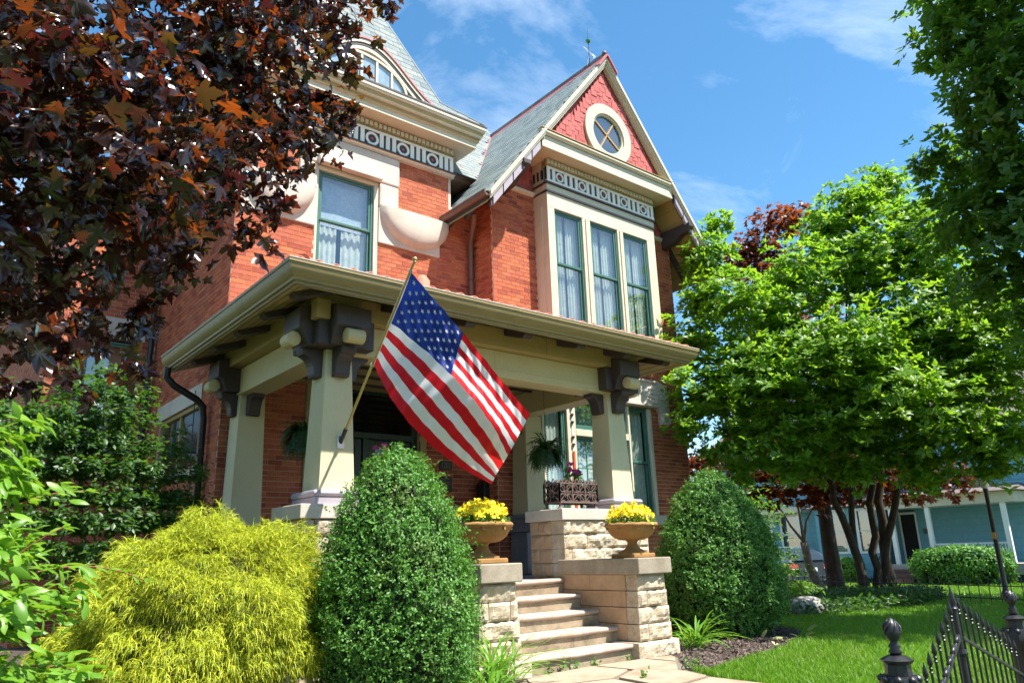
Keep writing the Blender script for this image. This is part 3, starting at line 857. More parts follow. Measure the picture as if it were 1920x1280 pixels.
# raking mouldings and barge boards
for s in (-1, 1):
    xe = EAVX0 if s < 0 else EAVX1
    def rk(x, dz): return (x, YG - 0.04, rz(x) + dz)
    m = MB()
    for (y0, y1, d0, d1) in ((YG - 0.085, YG + 0.02, -0.10, 0.0), (YG - 0.055, YG + 0.02, -0.165, -0.102), (YG - 0.02, YG + 0.09, -0.235, -0.167)):
        xb = xe
        xt = GX + s * 0.001
        if d0 < -0.2: xb = GX + s * 2.02
        m.hexa([(xb, y0, rz(xb) + d0), (xt, y0, RZ + d0), (xt, y1, RZ + d0), (xb, y1, rz(xb) + d0), (xb, y0, rz(xb) + d1), (xt, y0, RZ + d1), (xt, y1, RZ + d1), (xb, y1, rz(xb) + d1)])
    rake = m.build('raking_moulding', m_cream, house)
    # barge board panels below the hood
    n = 5
    for i in range(n):
        xa = GX + s * (2.12 + 1.28 * i / n); xb = GX + s * (2.12 + 1.28 * (i + 0.90) / n)
        MB().hexa([(xa, YG - 0.03, rz(xa) - 0.38), (xb, YG - 0.03, rz(xb) - 0.38), (xb, YG + 0.04, rz(xb) - 0.38), (xa, YG + 0.04, rz(xa) - 0.38),
                   (xa, YG - 0.03, rz(xa) - 0.168), (xb, YG - 0.03, rz(xb) - 0.168), (xb, YG + 0.04, rz(xb) - 0.168), (xa, YG + 0.04, rz(xa) - 0.168)]).build('barge_panel', m_lilac, rake, bevel=0.01)
    xa, xb = GX + s * 2.10, GX + s * 3.42
    MB().hexa([(xa, YG, rz(xa) - 0.36), (xb, YG, rz(xb) - 0.36), (xb, YG + 0.06, rz(xb) - 0.36), (xa, YG + 0.06, rz(xa) - 0.36),
               (xa, YG, rz(xa) - 0.167), (xb, YG, rz(xb) - 0.167), (xb, YG + 0.06, rz(xb) - 0.167), (xa, YG + 0.06, rz(xa) - 0.167)]).build('barge_board', m_purple, rake)
    # boarded soffit under the overhang
    x = 0.0
    for i in range(17):
        xa = GX + s * (0.1 + 0.2 * i); xb = GX + s * (0.1 + 0.2 * i + 0.19)
        y1 = YWG if abs(xb - GX) < 2.72 else YWG + 2.2
        MB().hexa([(xa, YG + 0.02, rz(xa) - 0.185), (xb, YG + 0.02, rz(xb) - 0.185), (xb, y1, rz(xb) - 0.185), (xa, y1, rz(xa) - 0.185),
                   (xa, YG + 0.02, rz(xa) - 0.165), (xb, YG + 0.02, rz(xb) - 0.165), (xb, y1, rz(xb) - 0.165), (xa, y1, rz(xa) - 0.165)]).build('soffit_board', m_tan, groof)
    for yy in (YWG + 0.6, YWG - 0.02):
        xa, xb = GX + s * 2.60, GX + s * 3.40
        MB().hexa([(xa, yy, rz(xa) - 0.33), (xb, yy, rz(xb) - 0.33), (xb, yy + 0.12, rz(xb) - 0.33), (xa, yy + 0.12, rz(xa) - 0.33),
                   (xa, yy, rz(xa) - 0.187), (xb, yy, rz(xb) - 0.187), (xb, yy + 0.12, rz(xb) - 0.187), (xa, yy + 0.12, rz(xa) - 0.187)]).build('rafter_tail', m_purple, groof)
    # bracket with purlin end
    bx = GX + s * 2.55
    MB().prism([(YG - 0.10, 8.62), (YG + 0.02, 8.52), (YG + 0.25, 8.48), (YG + 0.42, 8.36), (YWG - 0.02, 8.30), (YWG - 0.02, 8.72), (YG - 0.10, 8.72)], lambda a, b, t: (t, a, b), bx - 0.09, bx + 0.09).build('purlin_bracket', m_purple, house, bevel=0.012)
    # wall panel beside the bay, with shingles and string course
    a0, a1 = (XW0, XB0) if s < 0 else (XB1, XW1)
    m = MB(); m.hexa([(a0, YWG + 0.02, 8.55), (a1, YWG + 0.02, 8.55), (a1, YWG + 0.15, 8.55), (a0, YWG + 0.15, 8.55), (a0, YWG + 0.02, max(8.56, rz(a0) - 0.17)), (a1, YWG + 0.02, max(8.56, rz(a1) - 0.17)), (a1, YWG + 0.15, max(8.56, rz(a1) - 0.17)), (a0, YWG + 0.15, max(8.56, rz(a0) - 0.17))])
    pn = m.build('gable_panel', m_shingle_back, house)
    MB().prism([(0, 0), (0.06, 0.03), (0.075, 0.09), (0, 0.10)], lambda a, b, t: (t, YWG - a, 8.49 + b), a0 - (0.03 if s < 0 else 0), a1 + (0.03 if s > 0 else 0)).build('string_course', m_cream, pn)
    P0, D = [], []; k = 0; z = 8.6
    while z < 10:
        x = a0 + (wd / 2 if k % 2 else 0); i = 0
        while x + wd < a1:
            if z + ex * 1.2 < min(rz(x), rz(x + wd)) - 0.19:
                dr = 0.05 if (i + k // 2) % 2 else 0
                P0.append((x, YWG - 0.016, z - dr)); D.append((wd - 0.006, 0.018, ex * 1.3 + dr))
            x += wd; i += 1
        z += ex; k += 1
    if P0: pieces('shingle', P0, D, [(1, 0, 0), (0, math.cos(tl), -math.sin(tl)), (0, math.sin(tl), math.cos(tl))], m_shingle, pn, range(len(P0)))
# eave gutter of the wing, left side, and downspout
MB().prism([(0, 0), (-0.09, 0.0), (-0.13, 0.05), (-0.13, 0.12), (-0.11, 0.12), (-0.10, 0.05), (0, 0.03)], lambda a, b, t: (EAVX0 + a + 0.02, t, rz(EAVX0) - 0.10 + b), YG - 0.02, 11.48).build('eave_gutter', m_copper, groof)
dsp = MB().tube([(8.10, 10.90, 7.75), (8.16, 11.0, 7.60), (8.30, 11.28, 7.42), (8.345, 11.36, 7.30), (8.35, 11.37, 7.1), (8.35, 11.37, 5.5)], 0.055, 12).build('downspout', m_copper, house, smooth='auto')
for z in (7.25, 6.55, 5.95):
    MB().lathe((8.35, 11.37, z), [(0.055, -0.02), (0.058, 0), (0.055, 0.02)], 12).build('pipe_collar', m_purple, dsp)

# bay window
bay = MB().box((XB0 + .002, YB + 0.13, 5.3), (XB1 - .002, YWG - 0.005, 5.72)).box((XB0 + .05, YB + 0.12, 8.30), (XB1 - .05, YWG - 0.005, 9.22)).build('bay_window', m_cream, house)
WX = [(9.79, 10.59), (10.83, 11.68), (11.87, 12.68)]
for a, b in ((XB0, 9.79), (10.59, 10.83), (11.68, 11.87), (12.68, XB1)):
    MB().box((a, YB, 5.45), (b, YB + 0.14, 8.14)).build('mullion', m_cream, bay, bevel=0.008)
    if 0.05 < b - a:
        c = (a + b) / 2
        if a > XB0 and b < XB1:
            MB().box((c - 0.035, YB - 0.025, 5.45), (c + 0.035, YB + 0.002, 8.14)).build('mullion_fillet', m_cream, bay, bevel=0.008)
MB().box((XB0, YB, 8.141), (XB1, YB + 0.14, 8.48)).build('header', m_cream, bay, bevel=0.008)
MB().box((XB0 - 0.02, YB - 0.03, 8.482), (XB1 + 0.02, YWG - 0.02, 8.515)).build('header_fillet', m_purple, bay)
MB().box((XB0 - 0.01, YB - 0.015, 8.517), (XB1 + 0.01, YB + 0.13, 8.66)).build('architrave', m_cream, bay, bevel=0.006)
MB().box((XB0 - 0.03, YB - 0.05, 8.662), (XB1 + 0.03, YWG - 0.02, 8.70)).build('dark_fillet', m_purple, bay)
frieze(bay, XB0, XB1, YB - 0.02, 8.752, 9.055, [9.96, 10.62, 11.28, 11.94, 12.60], 0.66)
MB().box((XB0 - 0.01, YB - 0.03, 9.057), (XB1 + 0.01, YB + 0.1, 9.09)).build('bed_moulding', m_tan, bay)
dentils(bay, XB0 - 0.02, XB1 + 0.02, YB - 0.045, 9.092, 9.222)
for xs, sx in ((XB0, -1), (XB1, 1)):
    MB().box((xs, YB + 0.142, 5.3), (xs - sx * 0.06, YWG, 9.22)).build('bay_cheek', m_cream, bay)
    MB().box((xs + sx * 0.018, YB + 0.17, 5.5), (xs - sx * 0.01, YWG - 0.06, 8.2)).build('cheek_panel', m_cream, bay)
    for y in (YB + 0.10, YB + 0.22, YB + 0.34):
        MB().box((xs + sx * 0.02, y, 8.80), (xs - sx * 0.01, y + 0.05, 9.0)).build('cheek_slot', m_teal, bay)
def cur_bay(wd, a0, a1, z0, z1, y):
    curtain(a0, a0 + (a1 - a0) * 0.46, z0, z1, y, wd, m_curtain, 4.5, 0.025)
    curtain(a0 + (a1 - a0) * 0.58, a1, z0, z1, y, wd, m_curtain, 3.5, 0.025)
names = ['left bay sash window with net curtains', 'middle bay sash window with net curtains', 'right bay sash window with net curtains']
for (a, b), nm in zip(WX, names):
    sash_window(a, b, 5.70, 8.14, YB + 0.035, zm=6.93, label=nm, cur=cur_bay)

# ------------------------------------------------------------------ porch
GX0, GX1, GY0, GZ = 2.91, 9.93, 7.23, 4.385
GYL, GYR = 12.15, YWG - 0.02
def sweep(prof, closed=True):
    """mitred section along the left, front and right eaves; prof is (distance inwards, z)"""
    m = MB(); n = len(prof)
    for (ox, oy, X, Y) in ((1, 0, GX0, GYL), (1, 1, GX0, GY0), (-1, 1, GX1, GY0), (-1, 0, GX1, GYR)):
        for o_, z in prof:
            m.v.append((X + ox * o_, Y + oy * o_, z))
    for i in range(3):
        for k in range(n if closed else n - 1):
            k2 = (k + 1) % n
            m.f.append((i * n + k, (i + 1) * n + k, (i + 1) * n + k2, i * n + k2))
    if closed:
        m.f.append(tuple(range(n))); m.f.append(tuple(range(4 * n - 1, 3 * n - 1, -1)))
    return m
def pr_z(o_): return 4.40 + 0.36 * (o_ - 0.04)
# tiled roof: front slope and two hips, as a closed sheet
PRS = 0.27
def roof_z(x, y): return 4.36 + PRS * min(y - GY0, x - GX0, GX1 - x)
mb = MB()
A = (GX0 + .05, GY0 + .05); B = (GX1 - .05, GY0 + .05)
hl = YT - GY0
pts = {'a': (A[0], A[1]), 'b': (B[0], B[1]), 'c': (GX1 - (YWG - GY0), YWG), 'd': (GX0 + hl, YT), 'e': (XL, YT), 'f': (A[0], YT), 'g': (B[0], YWG), 'h': (XW0, YWG), 'i': (XW0, YT)}
pv = {k: (p[0], p[1], roof_z(*p)) for k, p in pts.items()}
keys = list(pv)
ix = {k: i for i, k in enumerate(keys)}
mb.add([pv[k] for k in keys], [tuple(ix[k] for k in q) for q in ('abcd', 'adf', 'bgc')])
mb.add([pv['c'], pv['h'], pv['i'], pv['d']], [(0, 1, 2, 3)])
mb.add([(A[0], YT, roof_z(A[0], YT)), (XL, YT, roof_z(XL, YT)), (XL, GYL, roof_z(XL, YT)), (A[0], GYL, roof_z(A[0], YT))], [(0, 1, 2, 3)])
proof = mb.build('porch_roof', m_tile, house, solid=0.03)
# barrel tiles on the street slope
def barrel(x, y0, y1, r=0.075, lift=0.0):
    vs, fs = [], []; n = 6
    for (y, rr) in ((y0, r), (y1, r * 0.82)):
        for k in range(n + 1):
            a = math.pi * k / n
            vs.append((rr * math.cos(a), y - y0, rr * math.sin(a) + PRS * (y - y0)))
        for k in range(n, -1, -1):
            a = math.pi * k / n
            vs.append(((rr - 0.012) * math.cos(a), y - y0, (rr - 0.012) * math.sin(a) + PRS * (y - y0)))
    N_ = 2 * (n + 1)
    for k in range(N_):
        k2 = (k + 1) % N_
        fs.append((k, k2, N_ + k2, N_ + k))
    for k in range(n):
        fs.append((k, N_ - 1 - k, N_ - 2 - k, k + 1))
    return vs, fs
bv, bf = barrel(0, 0, 0.40)
tile_me = bpy.data.meshes.new('tile'); tile_me.from_pydata(bv, [], bf); tile_me.materials.append(m_tile)
rest = MB()
x = GX0 + 0.16
while x < GX1 - 0.1:
    y = GY0 + max(0.05, (GX0 + 0.0) - GX0)
    ystart = GY0 + 0.09
    k = 0; y = ystart
    while y < YT - 0.3:
        if x - GX0 > y - GY0 + 0.05 and GX1 - x > y - GY0 + 0.05 and not (x > XW0 - 0.1 and y > YWG - 0.4):
            z = roof_z(x, y) + 0.005 + 0.008 * (k % 2)
            if k == 0:
                t = bpy.data.objects.new('tile', tile_me); col.objects.link(t); adopt(t, proof); t.matrix_basis = Matrix.Translation((x, y, z))
            else:
                rest.add([(a + x, b + y, c + z) for a, b, c in bv], bf)
        y += 0.36; k += 1
    x += 0.215
rt = rest.build('tile', m_tile, proof); rt['kind'] = 'stuff'
# ridge tiles on the left hip, with a knob
m = MB()
for i in range(15):
    p = GX0 + 0.25 + i * 0.27
    q = p + 0.3
    m.tube([(p, GY0 + (p - GX0), roof_z(p, GY0 + p - GX0) + 0.03), (q, GY0 + (q - GX0), roof_z(q, GY0 + q - GX0) + 0.03)], [0.10, 0.085], 10)
hp = m.build('hip_tile', m_tile, proof, smooth='auto')
MB().tube([(5.95, 9.4, 4.95), (5.95, 9.4, 5.42), (5.95, 9.4, 5.50)], [0.14, 0.12, 0.06], 14).build('vent_pipe', m_tile, proof, smooth='auto')

gut = sweep([(0, GZ), (0.0, GZ - 0.035), (0.012, GZ - 0.04), (0.02, GZ - 0.09), (0.05, GZ - 0.14), (0.095, GZ - 0.175), (0.10, GZ - 0.20), (0.13, GZ - 0.205), (0.13, GZ - 0.235), (0.16, GZ - 0.24), (0.16, GZ - 0.02), (0.14, GZ)]).build('porch_gutter', m_gutter, house, smooth='auto')
MB().box((GX0, GY0 - 0.006, GZ + 0.001), (GX1, GY0 + 0.15, GZ + 0.012)).build('gutter_lip', m_stone, gut)
for x in (4.6, 6.1, 7.7, 9.2):
    MB().box((x, GY0 - 0.004, GZ - 0.036), (x + 0.012, GY0 + 0.002, GZ + 0.004)).bar((x + .006, GY0 + 0.016, GZ - 0.085), (x + .006, GY0 + 0.09, GZ - 0.172), 0.012, 0.012).build('gutter_seam', m_tan, gut)
# sloping boarded soffit
sw = sweep([(0.16, 4.135), (0.80, 4.135 + 0.64 * 0.36), (0.80, 4.155 + 0.64 * 0.36), (0.16, 4.155)]).build('porch_soffit', m_tan, house)
for i in range(5):
    o_ = 0.22 + i * 0.12
    sweep([(o_, 4.131 + (o_ - .16) * .36), (o_ + 0.012, 4.131 + (o_ - .148) * .36), (o_ + 0.006, 4.137 + (o_ - .154) * .36)]).build('soffit_joint', m_purple, sw)
# beams
beam = MB().box((3.60, 7.95, 4.06), (9.16, 8.03, 4.36)).box((3.60, 8.03, 4.06), (3.68, 11.3, 4.36)).box((9.08, 8.03, 4.06), (9.16, 10.7, 4.36)).build('fascia_board', m_tan, house)
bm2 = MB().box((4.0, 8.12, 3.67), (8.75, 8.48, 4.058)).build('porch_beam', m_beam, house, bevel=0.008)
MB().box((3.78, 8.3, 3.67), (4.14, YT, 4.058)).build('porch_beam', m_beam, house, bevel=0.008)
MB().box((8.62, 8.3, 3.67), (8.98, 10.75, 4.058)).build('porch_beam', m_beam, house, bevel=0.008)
for x in (5.55, 7.20):
    MB().box((x, 7.9485, 4.06), (x + 0.005, 7.952, 4.36)).build('board_joint', m_purple, beam)
for x in (6.35,):
    MB().box((x, 8.1185, 3.68), (x + 0.004, 8.122, 4.05)).build('board_joint', m_tan, bm2)
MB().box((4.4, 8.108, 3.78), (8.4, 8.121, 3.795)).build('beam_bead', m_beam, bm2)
ceil_ = MB().box((3.62, 8.04, 4.062), (9.07, YT - 0.02, 4.09)).build('porch_ceiling', m_tan, house)
for i in range(5):
    MB().box((4.2, 8.9 + i * 0.52, 4.02), (8.6, 8.94 + i * 0.52, 4.061)).build('ceiling_batten', m_purple, ceil_)


def rafter(p, q, wid=0.16, hgt=0.14):
    """dark rafter tail with a rounded end"""
    p, q = Vector(p), Vector(q); d = (q - p); Ln = d.length; d.normalize(); side = Vector((-d.y, d.x, 0)).normalized(); up = side.cross(d) * -1
    if up.z < 0: up = -up
    prof = [(0, 0), (Ln - 0.07, 0)] + [(Ln - 0.07 + 0.07 * math.sin(a), 0.07 - 0.07 * math.cos(a)) for a in np.linspace(0.3, math.pi, 7)] + [(0, hgt)]
    MB().prism(prof, lambda a, b, t: tuple(p + d * a + up * (b - hgt) + side * t), -wid / 2, wid / 2).build('rafter_tail', m_purple, house, bevel=0.008)
for x in (4.50, 5.50, 6.48, 7.49, 8.49, 9.40):
    rafter((x, 8.0, 4.40), (x, 7.47, 4.225))
for y in (7.75, 8.65, 9.55, 10.45, 11.35):
    rafter((3.65, y, 4.40), (3.14, y, 4.225))
for y in (8.6, 9.6):
    rafter((9.1, y, 4.40), (9.63, y, 4.225))


# columns with brackets
def corbel(px, py, d, parent, big=True):
    """bracket on one face of a column; d is the outward direction"""
    d = Vector(d); s = Vector((-d.y, d.x, 0)); o_ = Vector((px, py, 0)); wdt = 0.19
    def fn(a, b, t): return tuple(o_ + d * a + s * t + Vector((0, 0, b)))
    low = [(0, 3.36), (0.10, 3.36), (0.115, 3.40)] + [(0.115 + 0.155 * (1 - math.cos(a)), 3.42 + 0.20 * math.sin(a)) for a in np.linspace(0.1, 1.45, 6)] + [(0.27, 3.66), (0.27, 3.70), (0, 3.70)]
    c = MB().prism(low, fn, -wdt / 2, wdt / 2).build('bracket', m_purple, parent, bevel=0.008)
    if big:
        up_ = [(0, 3.701), (0.25, 3.701), (0.26, 3.74)] + [(0.29 + 0.09 * (1 - math.cos(a)), 3.76 + 0.14 * math.sin(a)) for a in np.linspace(0.2, 1.4, 5)] + [(0.38, 3.92), (0.38, 4.16), (0, 4.26)]
        MB().prism(up_, fn, -0.23, 0.23).build('bracket_block', m_purple, c, bevel=0.01)
        q = o_ + d * 0.385 + Vector((0, 0, 3.79))
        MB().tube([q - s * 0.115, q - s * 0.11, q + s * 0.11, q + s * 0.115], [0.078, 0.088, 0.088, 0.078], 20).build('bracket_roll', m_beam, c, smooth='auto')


def column(cx, cy, zb, faces, inner=(), base=True, half=(0.225, 0.225), top=(0.17, 0.17), mcap=m_purple, lab=None):
    c = MB().frustum(cx, cy, zb + 0.165, 3.70, half[0], half[1], top[0], top[1]).build('porch_column', m_stucco, house, bevel=0.008)
    if lab: c['label'] = lab
    if base:
        MB().box((cx - half[0] - 0.085, cy - half[1] - 0.085, zb), (cx + half[0] + 0.085, cy + half[1] + 0.085, zb + 0.085)).build('base_block', m_lilac if mcap is m_purple else mcap, c, bevel=0.006)
        MB().box((cx - half[0] - 0.105, cy - half[1] - 0.105, zb + 0.087), (cx + half[0] + 0.105, cy + half[1] + 0.105, zb + 0.165)).build('base_roll', m_lilac if mcap is m_purple else mcap, c, bevel=0.035)
    for d in faces: corbel(cx + d[0] * 0.17, cy + d[1] * 0.17, d, c)
    for d in inner: corbel(cx + d[0] * 0.17, cy + d[1] * 0.17, d, c, big=False)
    return c
ZP = 1.852
column(3.965, 8.31, ZP, [(0, -1, 0), (-1, 0, 0)], [(1, 0, 0)], lab='tapered cream column carrying the flagpole')
column(8.80, 8.31, ZP, [(0, -1, 0), (1, 0, 0)], [(-1, 0, 0)], lab='tapered cream column beside the iron planter')
column(4.0, 11.25, 1.6, [(-1, 0, 0)], [(0, -1, 0)], base=False, half=(0.23, 0.2), top=(0.19, 0.19), lab='shaded cream pilaster against the wall corner')
rc = column(8.98, 10.55, 1.76, [], [(-1, 0, 0)], half=(0.235, 0.22), top=(0.19, 0.18), mcap=m_bluedark, lab='cream half column against the front wall')
# corner stub of crossing beams
MB().box((3.54, 7.88, 4.0), (3.72, 8.06, 4.24)).build('beam_stub', m_tan, house, bevel=0.01)
MB().box((3.60, 7.94, 3.702), (4.33, 8.68, 4.058)).build('column_capital', m_purple, house, bevel=0.01)
MB().box((8.43, 7.94, 3.702), (9.17, 8.68, 4.058)).build('column_capital', m_purple, house, bevel=0.01)

# rear pier and floor
pier_r = MB().frustum(8.98, 10.50, FL, 1.62, 0.30, 0.28, 0.28, 0.26).build('rear_pier', m_bluedark, house)
MB().box((8.62, 10.15, 1.622), (9.32, 10.79, 1.758)).build('pier_cap', m_bluedark, pier_r, bevel=0.01)
MB().box((8.58, 10.18, FL + 0.001), (8.86, 10.24, 1.60)).box((9.06, 10.2, FL + 0.001), (9.32, 10.26, 1.60)).build('pier_block', m_bluedark, pier_r, bevel=0.01)
floor = MB().box((3.52, 7.96, 0.80), (9.9, YT - 0.02, FL - 0.012)).build('porch_floor', m_bluedark, house)
MB().box((3.56, 8.02, 0.0), (9.86, 8.2, 0.799)).box((3.56, 8.2, 0), (3.7, 11.45, 0.799)).build('porch_foundation', m_smooth_stone, house)
# door with sidelight, casing
door = MB().box((5.15, YT + 0.06, FL), (5.27, YT + 0.16, 4.15)).box((7.10, YT + 0.06, FL), (7.22, YT + 0.16, 4.15)).box((5.27, YT + 0.06, 4.03), (7.10, YT + 0.16, 4.15)).box((5.27, YT + 0.06, 3.25), (7.10, YT + 0.16, 3.36)).box((6.13, YT + 0.06, FL), (6.24, YT + 0.16, 3.25)).build('front_door', m_dgreen, house, bevel=0.01)
for a, b in ((5.28, 6.12), (6.25, 7.09)):
    MB().box((a, YT + 0.09, FL), (a + 0.13, YT + 0.14, 3.24)).box((b - 0.13, YT + 0.09, FL), (b, YT + 0.14, 3.24)).box((a + 0.13, YT + 0.09, 3.10), (b - 0.13, YT + 0.14, 3.24)).box((a + 0.13, YT + 0.09, FL), (b - 0.13, YT + 0.14, 1.6)).build('door_leaf', m_dgreen, door, bevel=0.01)
    MB().add([(a + .12, YT + 0.12, 1.6), (b - .12, YT + 0.12, 1.6), (b - .12, YT + 0.12, 3.1), (a + .12, YT + 0.12, 3.1)], [(0, 1, 2, 3)]).build('pane', m_pane_dark, door)
    MB().add([(a, YT + 0.11, 3.37), (b, YT + 0.11, 3.37), (b, YT + 0.11, 4.02), (a, YT + 0.11, 4.02)], [(0, 1, 2, 3)]).build('pane', m_pane_dark, door)
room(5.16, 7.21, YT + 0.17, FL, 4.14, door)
MB().box((7.222, YT - 0.05, FL), (7.35, YT + 0.1, 4.15)).box((5.02, YT - 0.05, FL), (5.148, YT + 0.1, 4.15)).box((5.02, YT - 0.05, 4.152), (7.35, YT + 0.1, 4.25)).build('door_casing', m_tan, house, bevel=0.015)
MB().box((7.205, YT - 0.04, 3.26), (7.222, YT - 0.02, 3.34)).build('hinge', m_brass, door)

# ground floor triple window of the wing
def cur_lace(wd, a0, a1, z0, z1, y): curtain(a0, a1, z0, z1, y - 0.03, wd, m_curtain, 5, 0.02)
sash_window(9.62, 10.22, 1.95, 4.26, YWG + 0.03, zm=None, label='narrow lace curtained sash left of the leaded transom', cur=cur_lace)
sash_window(12.08, 12.70, 1.95, 4.26, YWG + 0.03, zm=3.05, label='narrow lace curtained sash right of the column', cur=cur_lace)
sash_window(10.46, 12.02, 1.95, 3.50, YWG + 0.03, zm=None, label='wide lower window with glazing bars', cur=cur_lace, muntins=4)
m_leaded = P('leaded_glass', [(0.10, 0.16, 0.20), (0.35, 0.42, 0.45), (0.16, 0.22, 0.12), (0.45, 0.42, 0.18)], rough=0.2, nscale=16, var=(50, 0.5))
def cur_lead(wd, a0, a1, z0, z1, y): MB().add([(a0, y - 0.06, z0), (a1, y - 0.06, z0), (a1, y - 0.06, z1), (a0, y - 0.06, z1)], [(0, 1, 2, 3)]).build('leaded_panel', m_leaded, wd)
sash_window(10.46, 12.02, 3.64, 4.26, YWG + 0.03, zm=None, label='leaded stained glass transom', cur=cur_lead)
for a, b, z0, z1 in ((10.222, 10.458, 1.95, 4.26), (12.022, 12.078, 1.95, 4.26), (10.46, 12.02, 3.502, 3.638), (9.55, 9.618, 1.95, 4.26), (12.702, 12.80, 1.95, 4.26)):
    MB().box((a, YWG - 0.03, z0), (b, YWG + 0.10, z1)).build('window_mullion', m_cream, house, bevel=0.01)
MB().box((9.4, YWG - 0.12, 1.76), (12.95, YWG + 0.05, 1.948)).build('window_sill', m_stone, house, bevel=0.012)
# hung ornament strip on the mullion
orn = MB().box((10.33, YWG - 0.042, 2.05), (10.36, YWG - 0.032, 4.15)).build('ornament_string', m_white, house)
for z in (4.05, 3.90, 3.75, 3.45, 3.30):
    MB().lathe((10.345, YWG - 0.055, z), [(0.0, -0.045), (0.022, -0.01), (0.038, 0.02), (0.02, 0.04), (0, 0.045)], 8).build('ornament_drop', m_rust, orn)
MB().box((10.325, YWG - 0.058, 2.0), (10.375, YWG - 0.043, 3.18)).build('red_strip', P('red_strip', [(0.55, 0.07, 0.03)], rough=0.5), orn)
# carved hood over the triple window
arch = [(9.35, 4.28), (12.98, 4.28), (13.05, 4.18), (13.06, 3.92), (13.34, 3.92), (13.38, 4.15), (13.36, 4.45)] + [(13.02 + 0.36 * math.cos(a), 4.52 + 0.38 * math.sin(a)) for a in np.linspace(0.05, math.pi / 2, 8)] + [(9.35, 4.90)]
hd = MB().prism(arch, lambda a, b, t: (a, t, b), YWG - 0.10, YWG + 0.05).build('carved_window_hood', m_stone, house, bevel=0.02)
m = MB()
r2 = random.Random(5)
def dome(m, cx, cz, r, h, y): m.grid(lambda s, t: (cx + r * s * math.cos(2 * math.pi * t), y - h * math.sqrt(max(0, 1 - s * s)), cz + r * s * math.sin(2 * math.pi * t)), 3, 7)
for i in range(90):
    a = r2.uniform(0, 6.28); q = r2.uniform(0, 1) ** 0.5
    dome(m, 12.86 + 0.27 * q * math.cos(a), 4.56 + 0.2 * q * math.sin(a), r2.uniform(0.022, 0.045), r2.uniform(0.03, 0.06), YWG - 0.10)
m.build('carved_foliage', m_stone, hd, smooth=True)
m = MB()
for i in range(9):
    a = 2 * math.pi * i / 9
    dome(m, 13.21 + 0.11 * math.cos(a), 4.05 + 0.11 * math.sin(a), 0.055, 0.06, YWG - 0.10)
dome(m, 13.21, 4.05, 0.06, 0.03, YWG - 0.10)
m.build('carved_rosette', m_stone, hd, smooth=True)
MB().prism([(0, 0), (0.05, 0.01), (0.05, 0.05), (0, 0.06)], lambda a, b, t: (t, YWG - 0.10 - a, 4.84 + b), 9.35, 13.0).build('hood_rib', m_stone, hd)
MB().prism([(0, 0), (0.04, 0.01), (0.04, 0.05), (0, 0.05)], lambda a, b, t: (t, YWG - 0.10 - a, 4.29 + b), 9.35, 13.0).build('hood_rib', m_stone, hd)

# side windows and rear window
def side_window(y0, y1, z0, z1, x, name='side_window'):
    f = MB(); fw = 0.07
    f.box((x + 0.02, y0, z0), (x + 0.12, y0 + fw, z1)).box((x + 0.02, y1 - fw, z0), (x + 0.12, y1, z1)).box((x + 0.02, y0 + fw, z1 - fw), (x + 0.12, y1 - fw, z1)).box((x + 0.02, y0 + fw, z0), (x + 0.12, y1 - fw, z0 + fw)).box((x + 0.04, (y0 + y1) / 2 - 0.03, z0 + fw), (x + 0.1, (y0 + y1) / 2 + 0.03, z1 - fw))
    wd = f.build(name, m_tan, house)
    MB().add([(x + 0.07, y0, z0), (x + 0.07, y1, z0), (x + 0.07, y1, z1), (x + 0.07, y0, z1)], [(0, 3, 2, 1)]).build('pane', m_pane, wd)
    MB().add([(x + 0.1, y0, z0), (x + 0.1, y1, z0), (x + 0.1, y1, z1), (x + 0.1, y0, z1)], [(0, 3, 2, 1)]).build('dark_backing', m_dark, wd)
    MB().box((x - 0.03, y0 - 0.1, z1), (x + 0.1, y1 + 0.1, z1 + 0.29)).build('lintel', m_stone, wd, bevel=0.01)
    MB().box((x - 0.04, y0 - 0.08, z0 - 0.12), (x + 0.1, y1 + 0.08, z0)).build('sill', m_stone, wd, bevel=0.01)
side_window(15.8 - 3.30, 15.8 - 0.85, 2.72, 3.82, XL)
rw = sash_window(2.40, 3.33, 3.45, 5.50, 15.83, zm=4.5, label='tall rear sash window reflecting sky')
MB().box((2.30, 15.75, 5.552), (3.45, 15.85, 5.98)).build('lintel', m_stone, rw, bevel=0.01)
MB().box((2.30, 15.72, 3.28), (3.45, 15.85, 3.398)).build('sill', m_stone, rw, bevel=0.01)
MB().box((2.352, 15.79, 3.4), (2.398, 15.9, 5.55)).box((3.332, 15.79, 3.4), (3.378, 15.9, 5.55)).build('casing', m_cream, rw)
for y, z in ((17.3, 5.9), (17.3, 4.0)):
    MB().box((1.78, y, z), (1.9, y + 1.3, z + 0.25)).build('rear_band_stone', m_stone, house)
MB().tube([(3.55, 15.68, 9.0), (3.55, 15.68, 0.2)], 0.05, 10).build('rear_downspout', m_black, house, smooth='auto')
MB().tube([(2.98, 11.95, 4.17), (2.98, 11.97, 4.02), (3.1, 11.97, 3.90), (3.45, 11.97, 3.72), (3.55, 11.97, 3.62), (3.57, 11.97, 3.4), (3.57, 11.97, 2.2), (3.57, 12.3, 1.9), (3.57, 13.0, 1.5), (3.57, 13.05, 0.1)], 0.055, 12).build('porch_downspout', m_black, house, smooth='auto')
MB().tube([(3.6, 12.6, 4.0), (3.6, 12.55, 2.8), (3.6, 12.35, 1.6), (3.6, 12.3, 0.3)], 0.008, 6).build('wall_cable', m_black, house)

